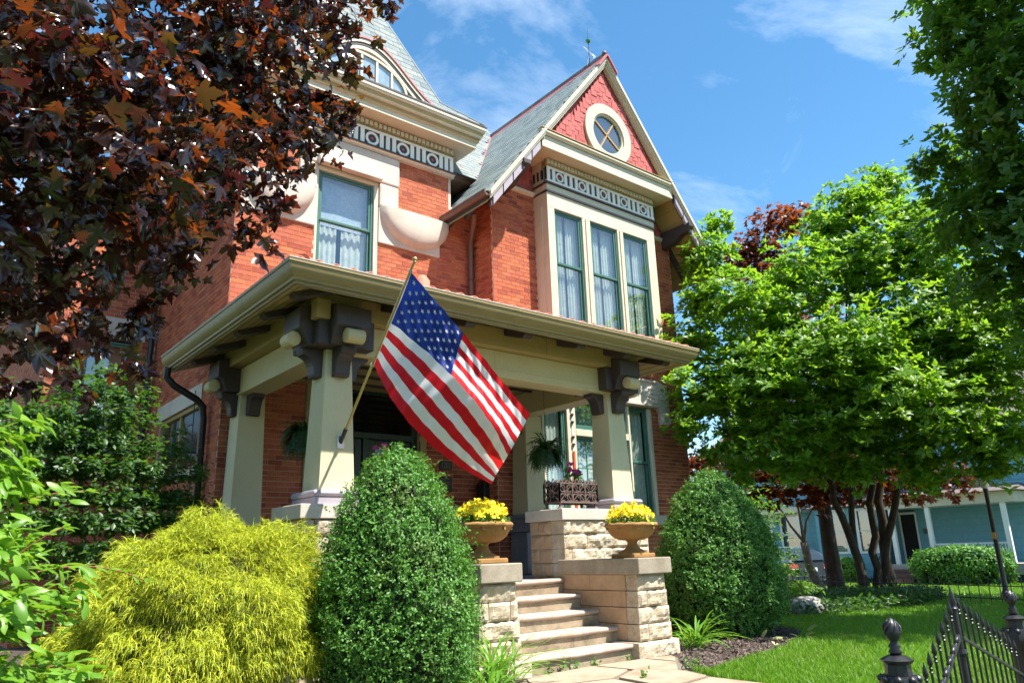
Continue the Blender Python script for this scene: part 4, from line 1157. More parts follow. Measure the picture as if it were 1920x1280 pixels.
# lightning rod on the gable ridge: its own thing
rod = thing('lightning_rod', (GX, 10.45, RZ + 0.07), 'thin lightning rod with green glass ball on the gable ridge', 'lightning rod')
MB().tube([(GX, 10.45, RZ + 0.05), (GX, 10.45, RZ + 0.5), (GX, 10.45, RZ + 1.12)], [0.014, 0.011, 0.005], 8).build('rod', m_black, rod)
MB().tube([(GX - .09, 10.45, RZ + 0.04), (GX, 10.45, RZ + 0.35)], 0.006, 6).tube([(GX + .06, 10.52, RZ - 0.0), (GX, 10.45, RZ + 0.3)], 0.006, 6).build('brace', m_black, rod)
MB().lathe((GX, 10.45, RZ + 0.75), [(0.0, -0.062)] + [(0.062 * math.sin(a), -0.062 * math.cos(a)) for a in np.linspace(0.3, 2.84, 9)] + [(0.0, 0.062)], 16).build('glass_ball', P('green_glass', [(0.02, 0.16, 0.02)], rough=0.1, coat=1.0), rod, smooth=True)
m = MB().bar((GX - 0.12, 10.5, RZ + 0.57), (GX + 0.11, 10.4, RZ + 0.33), 0.012, 0.012); m.add([(GX + .08, 10.42, RZ + .42), (GX + .15, 10.38, RZ + .34), (GX + .09, 10.41, RZ + .28)], [(0, 1, 2)]); m.build('arrow', m_steel, rod)

# ------------------------------------------------------------------ stone steps with cheek walls and piers
steps = thing('stone_steps', (6.3, 7.2, 0), 'five sandstone steps between rock-faced stone piers', 'steps')


def rock(parent, x0, x1, y0, y1, z0, z1, rough=('f',), mat=m_rock, amp=0.04, name='stone_block', seed=[0]):
    """one stone: a box whose chosen faces (f front, l left) are split and uneven"""
    seed[0] += 1; off = Vector((seed[0] * 3.7, seed[0] * 1.3, 0)); g = 0.004
    x0 += g; x1 -= g; z0 += g; z1 -= g
    m = MB(); m.box((x0, y0, z0), (x1, y1, z1))
    def face(fn, la, lb):
        nu, nv = max(3, int(la / 0.03)), max(3, int(lb / 0.03))
        def h(a, b):
            e = min(1, min(a, 1 - a) * la / 0.035) * min(1, min(b, 1 - b) * lb / 0.03)
            p = Vector((a * la * 9, b * lb * 9, 0)) + off
            v = 0.5 + 0.75 * noise.noise(p * 0.5) + 0.55 * noise.noise(p * 1.3) + 0.35 * abs(noise.noise(p * 2.6))
            return e * max(0.08, v) * amp
        m.grid(lambda a, b: fn(a, b, h(a, b) + 0.001), nu, nv)
    if 'f' in rough: face(lambda a, b, h: (x0 + (x1 - x0) * a, y0 - h, z0 + (z1 - z0) * b), x1 - x0, z1 - z0)
    if 'l' in rough: face(lambda a, b, h: (x0 - h, y1 + (y0 - y1) * a, z0 + (z1 - z0) * b), y1 - y0, z1 - z0)
    return m.build(name, mat, parent, bevel=0)


SX0, SX1 = 5.37, 7.20
NOSE = [6.55, 6.86, 7.17, 7.49, 7.81]; ST = [0.176, 0.356, 0.544, 0.728, 0.916]
for i, (y, z) in enumerate(zip(NOSE, ST)):
    yb = NOSE[i + 1] + 0.06 if i < 4 else 8.02
    zb = 0 if i == 0 else ST[i - 1] + 0.001
    st = MB().box((SX0 - 0.02 if i else SX0, y + 0.035, zb), (SX1 + 0.02 if i else SX1, yb, z - 0.062)).build('riser', m_riser, steps, bevel=0.004)
    m = MB()
    nn = 14
    prof = [(yb, z - 0.06), (yb, z)] + [(y + 0.028 - 0.028 * math.sin(t), z - 0.028 + 0.028 * math.cos(t)) for t in np.linspace(0, math.pi * 0.9, 7)] + [(y + 0.03, z - 0.058)]
    for k in range(nn):
        xa = SX0 + 0.002 + (SX1 - SX0 - 0.004) * k / nn; xb = SX0 + 0.002 + (SX1 - SX0 - 0.004) * (k + 1) / nn
        wa = 0.006 * noise.noise((xa * 3, i * 5, 0)) - 0.006 * math.cos((xa - 6.28) * 1.7) ** 2; wb = 0.006 * noise.noise((xb * 3, i * 5, 0)) - 0.006 * math.cos((xb - 6.28) * 1.7) ** 2
        n = len(prof)
        vs = [(xa, p, q + (wa if p < yb - .01 else 0)) for p, q in prof] + [(xb, p, q + (wb if p < yb - .01 else 0)) for p, q in prof]
        fs = [(j, (j + 1) % n, n + (j + 1) % n, n + j) for j in range(n)]
        if k == 0: fs.append(tuple(range(n - 1, -1, -1)))
        if k == nn - 1: fs.append(tuple(range(n, 2 * n)))
        m.add(vs, fs)
    m.build('tread', m_tread, steps, smooth='auto')
# cheek walls with pedestals
CZ = [0.19, 0.385, 0.578, 0.77, 0.963]
for side, (a, b) in (('r', (7.205, 7.80)), ('l', (4.80, 5.365))):
    a2, b2 = (a - 0.09, b + 0.07)
    rock(steps, a2 if side == 'r' else a - 0.07, b2 if side == 'r' else b + 0.09, 6.47, 7.1, -0.02, 0.19, ('f',), amp=0.04)
    for k in range(4):
        z0, z1 = CZ[k], CZ[k + 1]
        ins = 0.012 * k
        cuts = [a + ins, b - ins] if k % 2 else [a + ins, a + ins + 0.17, b - ins]
        if k % 2 == 0 and side == 'l': cuts = [a + ins, a + 0.15, b - 0.13, b - ins]
        for p, q in zip(cuts, cuts[1:]):
            rock(steps, p, q, 6.52 + ins * 0.5, 6.72, z0, z1, ('f', 'l') if (side == 'l' and p == cuts[0]) else ('f',), amp=0.042)
        ys = [6.721, 7.05 + 0.3 * (k % 2), 7.93] if k % 2 else [6.721, 6.95, 7.93]
        for p, q in zip(ys, ys[1:]):
            if side == 'r':
                rock(steps, a + ins * 0.6, b - ins, p + .003, q, z0, z1, (), m_smooth_stone)
            else:
                rock(steps, a + ins, b - ins * 0.6, p + .003, q, z0, z1, ('l',), m_rock)
    MB().box((a + 0.003, 6.46, 0.964), (b + (0.03 if side == 'r' else 0.0), 7.925, 1.158)).build('cheek_cap', m_cap, steps, bevel=0.012)
# piers under the columns
for side, (a, b) in (('r', (7.36, 9.12)), ('l', (3.50, 5.22))):
    zs = [0.0, 0.23, 0.46, 0.69, 0.918, 1.11, 1.30, 1.50, 1.69]
    for k in range(8):
        z0, z1 = zs[k], zs[k + 1]
        cuts = [a, a + 0.14, a + 0.75 + 0.1 * (k % 3), b] if k % 2 else [a, a + 0.45, b - 0.40, b]
        for p, q in zip(cuts, cuts[1:]):
            rock(steps, p, q, 7.94, 8.20, z0, z1, ('f',), amp=0.042)
        ys = [8.203, 8.36 + 0.12 * (k % 2), 8.66]
        for p, q in zip(ys, ys[1:]):
            rock(steps, a, b, p, q, z0, z1, ('l',), m_rock if side == 'l' else m_smooth_stone, amp=0.03)
    MB().box((a - 0.05, 7.895, 1.692), (b + 0.05, 8.71, 1.851)).build('pier_cap', m_stone, steps, bevel=0.01)

# ------------------------------------------------------------------ urns with flowers
m_terra = P('weathered_terracotta', [(0.26, 0.13, 0.036), (0.37, 0.20, 0.065)], rough=0.85, nscale=5, var=(30, 0.2), bump=0.2, stain=(4, 0.58, (0.20, 0.12, 0.07), 0.6))


def urn(x, y, z, label, fl_label, sc_=1.0, seed=0):
    t = thing('garden_urn', (x, y, z), label, 'urn', 'stone urns on the step piers')
    MB().box((x - 0.20, y - 0.20, z), (x + 0.20, y + 0.20, z + 0.055)).build('plinth', m_terra, t, bevel=0.012)
    MB().lathe((x, y, z + 0.055), [(0.185, 0), (0.185, 0.02), (0.15, 0.035), (0.10, 0.06), (0.07, 0.10), (0.062, 0.135), (0.075, 0.155), (0.09, 0.16)], 28).build('foot', m_terra, t, smooth='auto')
    MB().lathe((x, y, z + 0.216), [(0.08, 0), (0.15, 0.006), (0.22, 0.03), (0.275, 0.075), (0.305, 0.13), (0.316, 0.17), (0.305, 0.175), (0.325, 0.18), (0.335, 0.20), (0.30, 0.205), (0.28, 0.19), (0, 0.185)], 32).build('bowl', m_terra, t, smooth='auto')
    m = MB()
    for k in range(8):
        a = 2 * math.pi * k / 8 + 0.2
        m.bar((x + 0.316 * math.cos(a), y + 0.316 * math.sin(a), z + 0.35), (x + 0.318 * math.cos(a), y + 0.318 * math.sin(a), z + 0.386), 0.03, 0.03)
    m.build('rib', m_terra, t)
    m = MB(); n = 40
    m.tube([(x + 0.318 * math.cos(2 * math.pi * i / n), y + 0.318 * math.sin(2 * math.pi * i / n), z + 0.405 + 0.004 * math.sin(i * 2.1)) for i in range(n + 1)], 0.028, 10)
    m.build('rim', m_terra, t, smooth=True)
    # flowers: planted in the urn
    p = thing('yellow_flowers', (x, y, z + 0.40), fl_label, 'flowers', 'yellow flowers in the urns')
    r = np.random.default_rng(seed)
    N = 820
    th = r.uniform(0, 2 * np.pi, N); q = np.sqrt(r.uniform(0, 1, N)) * 0.30 * (1 + 0.12 * np.sin(3 * th + seed) + 0.08 * np.sin(7 * th))
    hz = 0.21 * np.sqrt(np.clip(1 - (q / 0.33) ** 2, 0, 1)) * r.uniform(0.65, 1.0, N) * (1 + 0.22 * np.sin(5 * th + seed) * np.sin(q * 20)) + r.uniform(-0.03, 0.045, N)
    Pp = np.stack([x + q * np.cos(th), y + q * np.sin(th), z + 0.40 + hz + 0.04], 1)
    tv, tf = flower_tpl()
    nrm = np.stack([np.cos(th) * q * 2.4, np.sin(th) * q * 2.4, np.ones(N) * 0.6], 1) + r.normal(0, 0.35, (N, 3))
    V, F = inst(tv, tf, Pp, nrm, r.normal(0, 1, (N, 3)), r.uniform(0.016, 0.025, N))
    link('blossoms', mesh_np('blossoms', V, F), m_yellowfl, p)
    N = 700
    th = r.uniform(0, 2 * np.pi, N); q = np.sqrt(r.uniform(0, 1, N)) * 0.31
    hz = 0.15 * np.sqrt(np.clip(1 - (q / 0.33) ** 2, 0, 1)) * r.uniform(0.2, 1, N)
    Pp = np.stack([x + q * np.cos(th), y + q * np.sin(th), z + 0.41 + hz], 1)
    V, F = inst(*LEAF_S, Pp, r.normal(0, 1, (N, 3)) + (0, 0, 1), r.normal(0, 1, (N, 3)), r.uniform(0.03, 0.055, N))
    o = link('leaves', mesh_np('leaves', V, F), m_leafgreen, p)


# ---- leaf templates and placing of many leaves
def inst(tv, tf, Pp, nrm, axis, size):
    """copies of a template (x across, y along, z normal) at points Pp"""
    nrm = nrm / np.linalg.norm(nrm, axis=1, keepdims=True)
    Y = axis - nrm * np.sum(axis * nrm, 1, keepdims=True)
    Y /= np.linalg.norm(Y, axis=1, keepdims=True) + 1e-9
    X = np.cross(Y, nrm)
    B = np.stack([X, Y, nrm], 1) * np.asarray(size)[:, None, None]
    V = Pp[:, None, :] + np.einsum('kc,ncx->nkx', tv, B)
    F = (np.arange(len(Pp)) * len(tv))[:, None, None] + tf[None]
    return V.reshape(-1, 3), F.reshape(-1, tf.shape[1])


def frames(nrm, axis, size):
    nrm = nrm / np.linalg.norm(nrm, axis=1, keepdims=True)
    Y = axis - nrm * np.sum(axis * nrm, 1, keepdims=True)
    Y /= np.linalg.norm(Y, axis=1, keepdims=True) + 1e-9
    return np.cross(Y, nrm) * size[:, None], Y * size[:, None], nrm * size[:, None]


LEAF_S = (np.array([(0, 0, 0), (0.26, 0.45, -0.06), (0, 1, -0.05), (-0.26, 0.45, -0.06), (0, 0.48, 0.05)], float), np.array([(0, 1, 4), (1, 2, 4), (2, 3, 4), (3, 0, 4)]))
LEAF_2 = (np.array([(0, 0, 0), (0.25, 0.45, -0.07), (0, 1, 0.0), (-0.25, 0.45, -0.07)], float), np.array([(0, 1, 2), (0, 2, 3)]))
LEAF_L = (np.array([(0, 0, 0), (0.13, 0.15, -0.02), (0.21, 0.42, -0.05), (0.15, 0.74, -0.09), (0, 1.0, -0.18), (-0.15, 0.74, -0.09), (-0.21, 0.42, -0.05), (-0.13, 0.15, -0.02), (0, 0.42, 0.03), (0, 0.74, -0.03)], float),
          np.array([(0, 1, 8), (1, 2, 8), (2, 3, 9), (2, 9, 8), (3, 4, 9), (4, 5, 9), (5, 6, 9), (6, 8, 9), (6, 7, 8), (7, 0, 8)]))
def maple_tpl():
    h = [(0.0, 0.0), (0.14, -0.03), (0.44, -0.14), (0.37, 0.05), (0.33, 0.13), (0.56, 0.20), (0.82, 0.42), (0.66, 0.46), (0.60, 0.57), (0.44, 0.52), (0.25, 0.47), (0.33, 0.72), (0.22, 0.76), (0.14, 0.92)]
    pts = [(0, 0.30, 0.03)] + [(a, b, -0.16 * abs(a) - 0.10 * max(0, b) ** 2 + (0.04 if i in (4, 10) else 0)) for i, (a, b) in enumerate(h)] + [(0, 1.12, -0.14)] + [(-a, b, -0.16 * a - 0.10 * max(0, b) ** 2) for a, b in reversed(h[1:])]
    n = len(pts) - 1
    return np.array(pts, float), np.array([(0, 1 + i, 1 + (i + 1) % n) for i in range(n)])
MAPLE = maple_tpl()
def curled(k, seed):
    v = MAPLE[0].copy(); r = np.random.default_rng(seed); x, y = v[:, 0], v[:, 1]
    v[:, 2] = k[0] * np.abs(x) - k[1] * np.clip(y, 0, 2) ** 2 + 0.08 * np.sin(7 * np.abs(x) + 5 * y + seed) + r.normal(0, 0.025, len(v))
    v[:, 0] = x * (1 + r.normal(0, 0.05)) + 0.06 * y * r.normal(0, 1); return v, MAPLE[1]
MAPLES = [MAPLE, curled((-0.5, 0.35), 1), curled((0.25, 0.4), 2), curled((-0.25, 0.7), 3), curled((0.45, 0.1), 4), curled((-0.75, 0.15), 5)]
def maple_lo():
    h = [(0, 0), (0.44, -0.12), (0.34, 0.12), (0.80, 0.42), (0.27, 0.48)]
    pts = [(0, 0.3, 0.03)] + [(a, b, -0.16 * abs(a)) for a, b in h] + [(0, 1.1, -0.12)] + [(-a, b, -0.16 * a) for a, b in reversed(h[1:])]
    n = len(pts) - 1
    return np.array(pts, float), np.array([(0, 1 + i, 1 + (i + 1) % n) for i in range(n)])
MAPLE_LO = maple_lo()
def flower_tpl():
    pts = [(0, 0, -0.15)]; n = 10
    for k in range(n):
        a = 2 * math.pi * k / n; r = 1.0 if k % 2 == 0 else 0.72
        pts.append((r * math.cos(a), r * math.sin(a), 0.12 if k % 2 == 0 else 0.0))
    return np.array(pts, float), np.array([(0, 1 + i, 1 + (i + 1) % n) for i in range(n)])
m_yellowfl = leaf_mat('yellow_petal', [(0.88, 0.74, 0.01), (0.95, 0.86, 0.03)], [(0.9, 0.7, 0.02), (0.9, 0.6, 0.02)], 0.3, rough=0.6)
m_magenta = leaf_mat('magenta_petal', [(0.55, 0.01, 0.22), (0.70, 0.03, 0.32)], [(0.8, 0.05, 0.4), (0.7, 0.03, 0.3)], 0.3, rough=0.6)
m_leafgreen = leaf_mat('garden_leaf', [(0.045, 0.12, 0.012), (0.075, 0.18, 0.02)], [(0.15, 0.35, 0.02), (0.22, 0.42, 0.03)], 0.3)

urn(7.50, 6.80, 1.158, 'terracotta coloured footed urn on the pier nearer the round bush', 'mound of yellow flowers in the urn nearer the lawn', seed=31)
urn(5.085, 6.80, 1.158, 'terracotta coloured footed urn on the pier beside the tall clipped bush', 'mound of yellow flowers in the urn below the flag', seed=32)

# ------------------------------------------------------------------ cast iron planter with magenta flowers
pl = thing('iron_planter', (7.78, 8.25, 1.852), 'rusty openwork cast iron planter on the stone pier', 'planter')
px0, px1, py0, py1, pz0, pz1 = 7.43, 8.19, 8.06, 8.40, 1.95, 2.22
MB().box((px0 + 0.025, py0 + 0.03, pz0 + 0.01), (px1 - 0.025, py1 - 0.03, pz1 - 0.02)).build('liner', m_dark, pl)
for i, x in enumerate((px0, px1 - 0.05)):
    for y in (py0, py1 - 0.05):
        MB().lathe((x + 0.025, y + 0.025, 1.852), [(0.045, 0), (0.05, 0.015), (0.022, 0.035), (0.02, 0.06), (0.032, 0.10)], 8).build('paw_foot', m_rust, pl, smooth=True)
def lattice(x0, x1, z0, z1, fn, parent, nm, n=3):
    m = MB(); cell = (x1 - x0) / n
    m.bar(fn(x0, z0), fn(x1, z0), 0.025, 0.025).bar(fn(x0, z1), fn(x1, z1), 0.02, 0.02)
    for k in range(n + 1): m.bar(fn(x0 + cell * k, z0), fn(x0 + cell * k, z1), 0.018, 0.018)
    for k in range(n):
        cx = x0 + cell * (k + 0.5)
        for (dx, dz, r) in ((-0.27, 0.25, 0.2), (0.27, 0.25, 0.2), (-0.27, 0.72, 0.2), (0.27, 0.72, 0.2), (0, 0.48, 0.13)):
            R = r * cell; zc = z0 + (z1 - z0) * dz
            q = [fn(cx + dx * cell + R * math.cos(a), zc + R * math.sin(a)) for a in np.linspace(0, 5.4, 10)]
            m.tube(q, 0.008, 5)
        m.bar(fn(cx - cell / 2, z0), fn(cx + cell / 2, z1), 0.008, 0.008).bar(fn(cx + cell / 2, z0), fn(cx - cell / 2, z1), 0.008, 0.008)
        for j in range(4):
            xx = x0 + cell * (k + (j + 0.5) / 4); hh = 0.07 if j % 2 else 0.045
            m.tube([fn(xx - 0.03, z1), fn(xx - 0.02, z1 + hh * 0.6), fn(xx, z1 + hh), fn(xx + 0.02, z1 + hh * 0.6), fn(xx + 0.03, z1)], 0.008, 5)
    m.build(nm, m_rust, parent)
lattice(px0, px1, pz0, pz1, lambda a, b: (a, py0, b), pl, 'front_grille')
lattice(px0, px1, pz0, pz1, lambda a, b: (a, py1, b), pl, 'back_grille')
lattice(py0, py1, pz0, pz1, lambda a, b: (px0, a, b), pl, 'end_grille', 1)
lattice(py0, py1, pz0, pz1, lambda a, b: (px1, a, b), pl, 'end_grille', 1)
def magenta(x, y, z, label, seed, hgt=0.32):
    t = thing('magenta_flowers', (x, y, z), label, 'flowers', 'magenta flowers in the porch planters')
    r = np.random.default_rng(seed)
    m = MB()
    tips = []
    for i in range(7):
        q = (x + r.uniform(-0.22, 0.22), y + r.uniform(-0.06, 0.06), z + r.uniform(0.6, 1.0) * hgt); tips.append(q)
        m.tube([(x + (q[0] - x) * 0.4, y, z), ((x * 0.4 + q[0] * 0.6), q[1], z + (q[2] - z) * 0.6), q], 0.004, 5)
    m.build('stems', m_leafgreen, t)
    N = 90; idx = r.integers(0, 7, N)
    Pp = np.array(tips)[idx] * 1.0; Pp[:, 2] = z + (Pp[:, 2] - z) * r.uniform(0.2, 0.9, N); Pp += r.normal(0, 0.02, (N, 3))
    V, F = inst(*LEAF_S, Pp, r.normal(0, 1, (N, 3)) + (0, 0, .8), r.normal(0, 1, (N, 3)), r.uniform(0.05, 0.10, N)); link('leaves', mesh_np('leaves', V, F), m_leafgreen, t)
    N = 30; idx = r.integers(0, 4, N); Pp = np.array(tips)[idx] + r.normal(0, 0.022, (N, 3))
    V, F = inst(*flower_tpl(), Pp, r.normal(0, .6, (N, 3)) + (-.5, -.8, 0.4), r.normal(0, 1, (N, 3)), r.uniform(0.025, 0.035, N)); link('blossoms', mesh_np('blossoms', V, F), m_magenta, t)
magenta(7.80, 8.22, 2.19, 'magenta flowers growing in the openwork iron planter', 41)
magenta(4.55, 8.25, 2.22, 'magenta flowers showing above the tall clipped bush by the door', 42, 0.36)
pl2 = thing('trough_planter', (4.55, 8.28, 1.852), 'planter trough hidden behind the tall clipped bush', 'planter')
MB().box((4.30, 8.12, 1.86), (4.95, 8.42, 2.2)).build('trough', m_rust, pl2, bevel=0.02)


# ------------------------------------------------------------------ hanging ferns
m_fern = leaf_mat('fern_frond', [(0.02, 0.055, 0.012), (0.04, 0.09, 0.02)], [(0.06, 0.16, 0.02), (0.09, 0.2, 0.03)], 0.25)
def fern(x, y, z, ztop, label, seed, R=0.42):
    t = thing('hanging_fern', (x, y, z), label, 'fern', 'ferns hanging in the porch')
    MB().lathe((x, y, z - 0.16), [(0.10, 0), (0.14, 0.10), (0.16, 0.2)], 16).build('basket', m_black, t, smooth='auto')
    m = MB(); n = int((ztop - z - 0.1) / 0.05)
    for k in range(n):
        zz = z + 0.3 + k * 0.05
        if zz > ztop: break
        m.tube([(x, y, zz), (x + 0.006 * (-1) ** k, y, zz + 0.025), (x, y, zz + 0.05)], 0.004, 5)
    for a in (0, 2.1, 4.2): m.tube([(x, y, z + 0.31), (x + 0.14 * math.cos(a), y + 0.14 * math.sin(a), z + 0.03)], 0.003, 5)
    m.build('chain', m_black, t)
    r = np.random.default_rng(seed); Vs, Fs = [], []; b = 0
    Pp, Nn, Aa, Ss = [], [], [], []
    for i in range(95):
        a = r.uniform(0, 2 * np.pi); up = r.uniform(-0.1, 1.3); ln = R * r.uniform(0.75, 1.2)
        d = np.array([math.cos(a), math.sin(a), 0]); p = np.array([x, y, z + 0.02]); v = d * math.cos(up) + np.array([0, 0, math.sin(up)])
        for k in range(16):
            f = k / 15
            p = p + v * ln / 13; v = v + np.array([0, 0, -0.16 - 0.05 * (1 - up)]); v /= np.linalg.norm(v)
            s = np.cross(v, [0, 0, 1]); s /= np.linalg.norm(s) + 1e-6
            for sg in (-1, 1):
                Pp.append(p); Aa.append(s * sg + v * 0.5); Nn.append(np.cross(s, v) * 1.0 + r.normal(0, .15, 3)); Ss.append((0.02 + 0.05 * math.sin(math.pi * min(1, f * 0.9 + 0.12))))
    V, F = inst(*LEAF_2, np.array(Pp), np.array(Nn), np.array(Aa), np.array(Ss))
    link('fronds', mesh_np('fronds', V, F), m_fern, t)
fern(7.95, 8.9, 2.78, 3.95, 'lush green fern hanging in front of the lace curtained window', 51, 0.36)
fern(4.20, 9.6, 2.86, 3.95, 'dim fern hanging in the shaded corner behind the flagpole column', 52, 0.36)
MB().tube([(4.30, 8.75, 4.0), (4.30, 8.75, 1.2)], 0.006, 6).build('rain_chain', m_steel, house)

# ------------------------------------------------------------------ plaques, letter box
def text_mesh(body, size, loc, mat, parent, name, extr=0.002, align='CENTER', rot=(math.pi / 2, 0, 0), sx=1.0):
    cu = bpy.data.curves.new(name, 'FONT'); cu.body = body; cu.size = size; cu.align_x = align; cu.align_y = 'CENTER'; cu.extrude = extr
    tmp = bpy.data.objects.new('tmp_text', cu); col.objects.link(tmp)
    dg = bpy.context.evaluated_depsgraph_get(); me = bpy.data.meshes.new_from_object(tmp.evaluated_get(dg)); me.name = name
    bpy.data.objects.remove(tmp, do_unlink=True)
    o = link(name, me, mat, parent)
    o.matrix_basis = Matrix.Translation(loc) @ Matrix.Rotation(rot[2], 4, 'Z') @ Matrix.Rotation(rot[0], 4, 'X') @ Matrix.Diagonal((sx, 1, 1, 1))
    return o
m_bronze = P('dark_bronze', [(0.02, 0.018, 0.014), (0.03, 0.026, 0.02)], rough=0.4, metal=0.5)
m_letter = P('bronze_letter', [(0.22, 0.15, 0.10)], rough=0.5, metal=0.3)
num = thing('house_number_plate', (7.77, YT - 0.02, 2.85), 'small dark plate with house number 1202 beside the front door', 'number plate')
MB().box((7.64, YT - 0.035, 2.77), (7.91, YT - 0.009, 2.93)).build('plate', m_bronze, num, bevel=0.004)
text_mesh('1202', 0.15, (7.775, YT - 0.037, 2.85), m_letter, num, 'digits', sx=0.72)
pq = thing('memorial_plaque', (7.71, YT - 0.02, 2.52), 'dark bronze plaque with raised lettering below the house number', 'plaque')
MB().box((7.50, YT - 0.035, 2.38), (7.91, YT - 0.009, 2.65)).build('plate', m_bronze, pq, bevel=0.006)
for i, (wd, hh) in enumerate(((0.30, 0.016), (0.09, 0.014), (0.28, 0.014), (0.26, 0.014), (0.22, 0.02), (0.22, 0.02), (0.20, 0.012))):
    m = MB(); x = 7.705 - wd / 2; rr = random.Random(i); z = 2.615 - i * 0.033
    while x < 7.705 + wd / 2:
        l = rr.uniform(0.008, 0.016); m.box((x, YT - 0.038, z - hh / 2), (x + l, YT - 0.0345, z + hh / 2)); x += l + rr.choice((0.003, 0.003, 0.010))
    m.build('text_line', m_letter, pq)
lb = thing('letter_box', (8.38, 11.15, 2.2), 'black wall letter box on the side of the wing', 'letter box')
MB().prism([(8.447, 2.2), (8.33, 2.2), (8.33, 2.50), (8.38, 2.56), (8.447, 2.56)], lambda a, b, t: (a, t, b), 11.05, 11.30).build('box', m_black, lb, bevel=0.006)
MB().box((8.322, 11.04, 2.44), (8.36, 11.31, 2.455)).build('lid_lip', m_black, lb)

# ------------------------------------------------------------------ flag on its pole
fl = thing('american_flag', (4.0, 8.12, 2.587), 'large United States flag on a slanted pole fixed to the porch column', 'flag')
B0, T0 = np.array([4.0, 8.09, 2.587]), np.array([4.021, 6.5, 4.349])
def on_pole(t): return B0 + (T0 - B0) * t
MB().tube([on_pole(0.05), on_pole(0.995)], [0.016, 0.0135], 12).build('pole', m_brass, fl, smooth='auto')
MB().tube([on_pole(-0.01), on_pole(0.075)], 0.025, 12).build('socket', m_black, fl, smooth='auto')
MB().box((3.955, 8.085, 2.50), (4.045, 8.125, 2.66)).build('wall_plate', m_steel, fl, bevel=0.008)
MB().lathe(tuple(T0 - np.array([0, 0, 0.0])), [(0.012, -0.03), (0.018, -0.01)] + [(0.027 * math.sin(a), 0.012 - 0.027 * math.cos(a)) for a in np.linspace(0.6, 3.0, 8)], 14).build('finial', m_brass, fl, smooth=True)
for tt in (0.945, 0.445):
    MB().tube([on_pole(tt - 0.006), on_pole(tt + 0.006)], 0.024, 12).build('flag_ring', m_steel, fl)
# cloth surface: hoist on the pole, fly falling and swinging away from it
H0, H1 = on_pole(0.94) + np.array([0.02, 0, -0.01]), on_pole(0.452) + np.array([0.02, 0, -0.01])
CT, CM, CB = np.array([4.52, 6.32, 3.55]), np.array([4.40, 6.38, 3.095]), np.array([4.13, 6.85, 2.68])
FT, FB = np.array([5.30, 6.15, 2.73]), np.array([5.07, 6.58, 2.0])
def cloth(u, v):
    """u from hoist to fly, v from top edge to bottom edge"""
    if v < 7 / 13:
        c = CT + (CM - CT) * (v * 13 / 7)
    else:
        c = CM + (CB - CM) * ((v - 7 / 13) * 13 / 6)
    h = H0 + (H1 - H0) * v
    s = 1 - (1 - v) ** 1.25
    fl_ = FT + (FB - FT) * s
    # quadratic through hoist, canton line (u=.4) and fly
    a, b, c_ = 0.0, 0.40, 1.0
    L0 = (u - b) * (u - c_) / ((a - b) * (a - c_)); L1 = (u - a) * (u - c_) / ((b - a) * (b - c_)); L2 = (u - a) * (u - b) / ((c_ - a) * (c_ - b))
    p = h * L0 + c * L1 + fl_ * L2
    # soft folds running down from the hoist, and fine wrinkles
    n = np.array([-0.45, -0.85, 0.1])
    amp = 0.055 * min(1, u * 2.2)
    w_ = amp * math.sin(9.5 * (v * 0.75 + u * 0.42) + 0.8) * (0.5 + 0.5 * u) + 0.014 * math.sin(34 * u + 10 * v + 1.5 * math.sin(5 * v)) * (1 - 0.5 * u) + 0.008 * math.sin(71 * u - 16 * v + 1.3 + 2 * math.sin(7 * v + 3 * u)) + 0.005 * noise.noise((u * 14, v * 9, 4.0))
    # deep fold near the fly on the lower half
    f_ = math.exp(-((v - 0.62 - 0.10 * u) / 0.10) ** 2) * max(0, u - 0.35) * 0.22
    return p + n * (w_ - f_)
m_red = leaf_mat('flag_red', [(0.66, 0.006, 0.014), (0.66, 0.006, 0.014)], [(0.62, 0.01, 0.02), (0.62, 0.01, 0.02)], 0.35, rough=0.55, spec=0.3)
m_wht = leaf_mat('flag_white', [(0.86, 0.86, 0.87), (0.86, 0.86, 0.87)], [(0.75, 0.75, 0.75), (0.75, 0.75, 0.75)], 0.35, rough=0.55, spec=0.3)
m_blu = leaf_mat('flag_blue', [(0.010, 0.03, 0.22), (0.010, 0.03, 0.22)], [(0.01, 0.04, 0.30), (0.01, 0.04, 0.30)], 0.3, rough=0.5, spec=0.3)
for k in range(13):
    u0 = 0.40 if k < 7 else 0.0
    m = MB().grid(lambda a, b: cloth(u0 + (1 - u0) * a, (k + b) / 13), 60 if k < 7 else 100, 4)
    m.build('stripe', m_red if k % 2 == 0 else m_wht, fl, smooth=True)
canton = MB().grid(lambda a, b: cloth(0.40 * a, b * 7 / 13), 48, 28).build('canton', m_blu, fl, smooth=True)
MB().grid(lambda a, b: cloth(-0.018 + 0.018 * a, b) + np.array([-0.002, -0.004, 0]), 2, 40).build('header_tape', m_wht, fl, smooth=True)
def star(u, v, ru, rv):
    c = cloth(u, v); e = 1e-3
    du = (cloth(u + e, v) - cloth(u - e, v)) / (2 * e); dv = (cloth(u, v + e) - cloth(u, v - e)) / (2 * e)
    n = np.cross(du, dv); n /= np.linalg.norm(n)
    for sg in (1, -1):
        pass
    vs = []
    for side in (0.004, -0.004):
        vs.append(cloth(u, v) + n * side)
        for k in range(10):
            a = -math.pi / 2 + math.pi * k / 5; r = 1.0 if k % 2 == 0 else 0.40
            vs.append(cloth(u + ru * r * math.cos(a), v + rv * r * math.sin(a)) + n * side)
    return vs, [(0, 1 + k, 1 + (k + 1) % 10) for k in range(10)] + [(11, 12 + (k + 1) % 10, 12 + k) for k in range(10)]
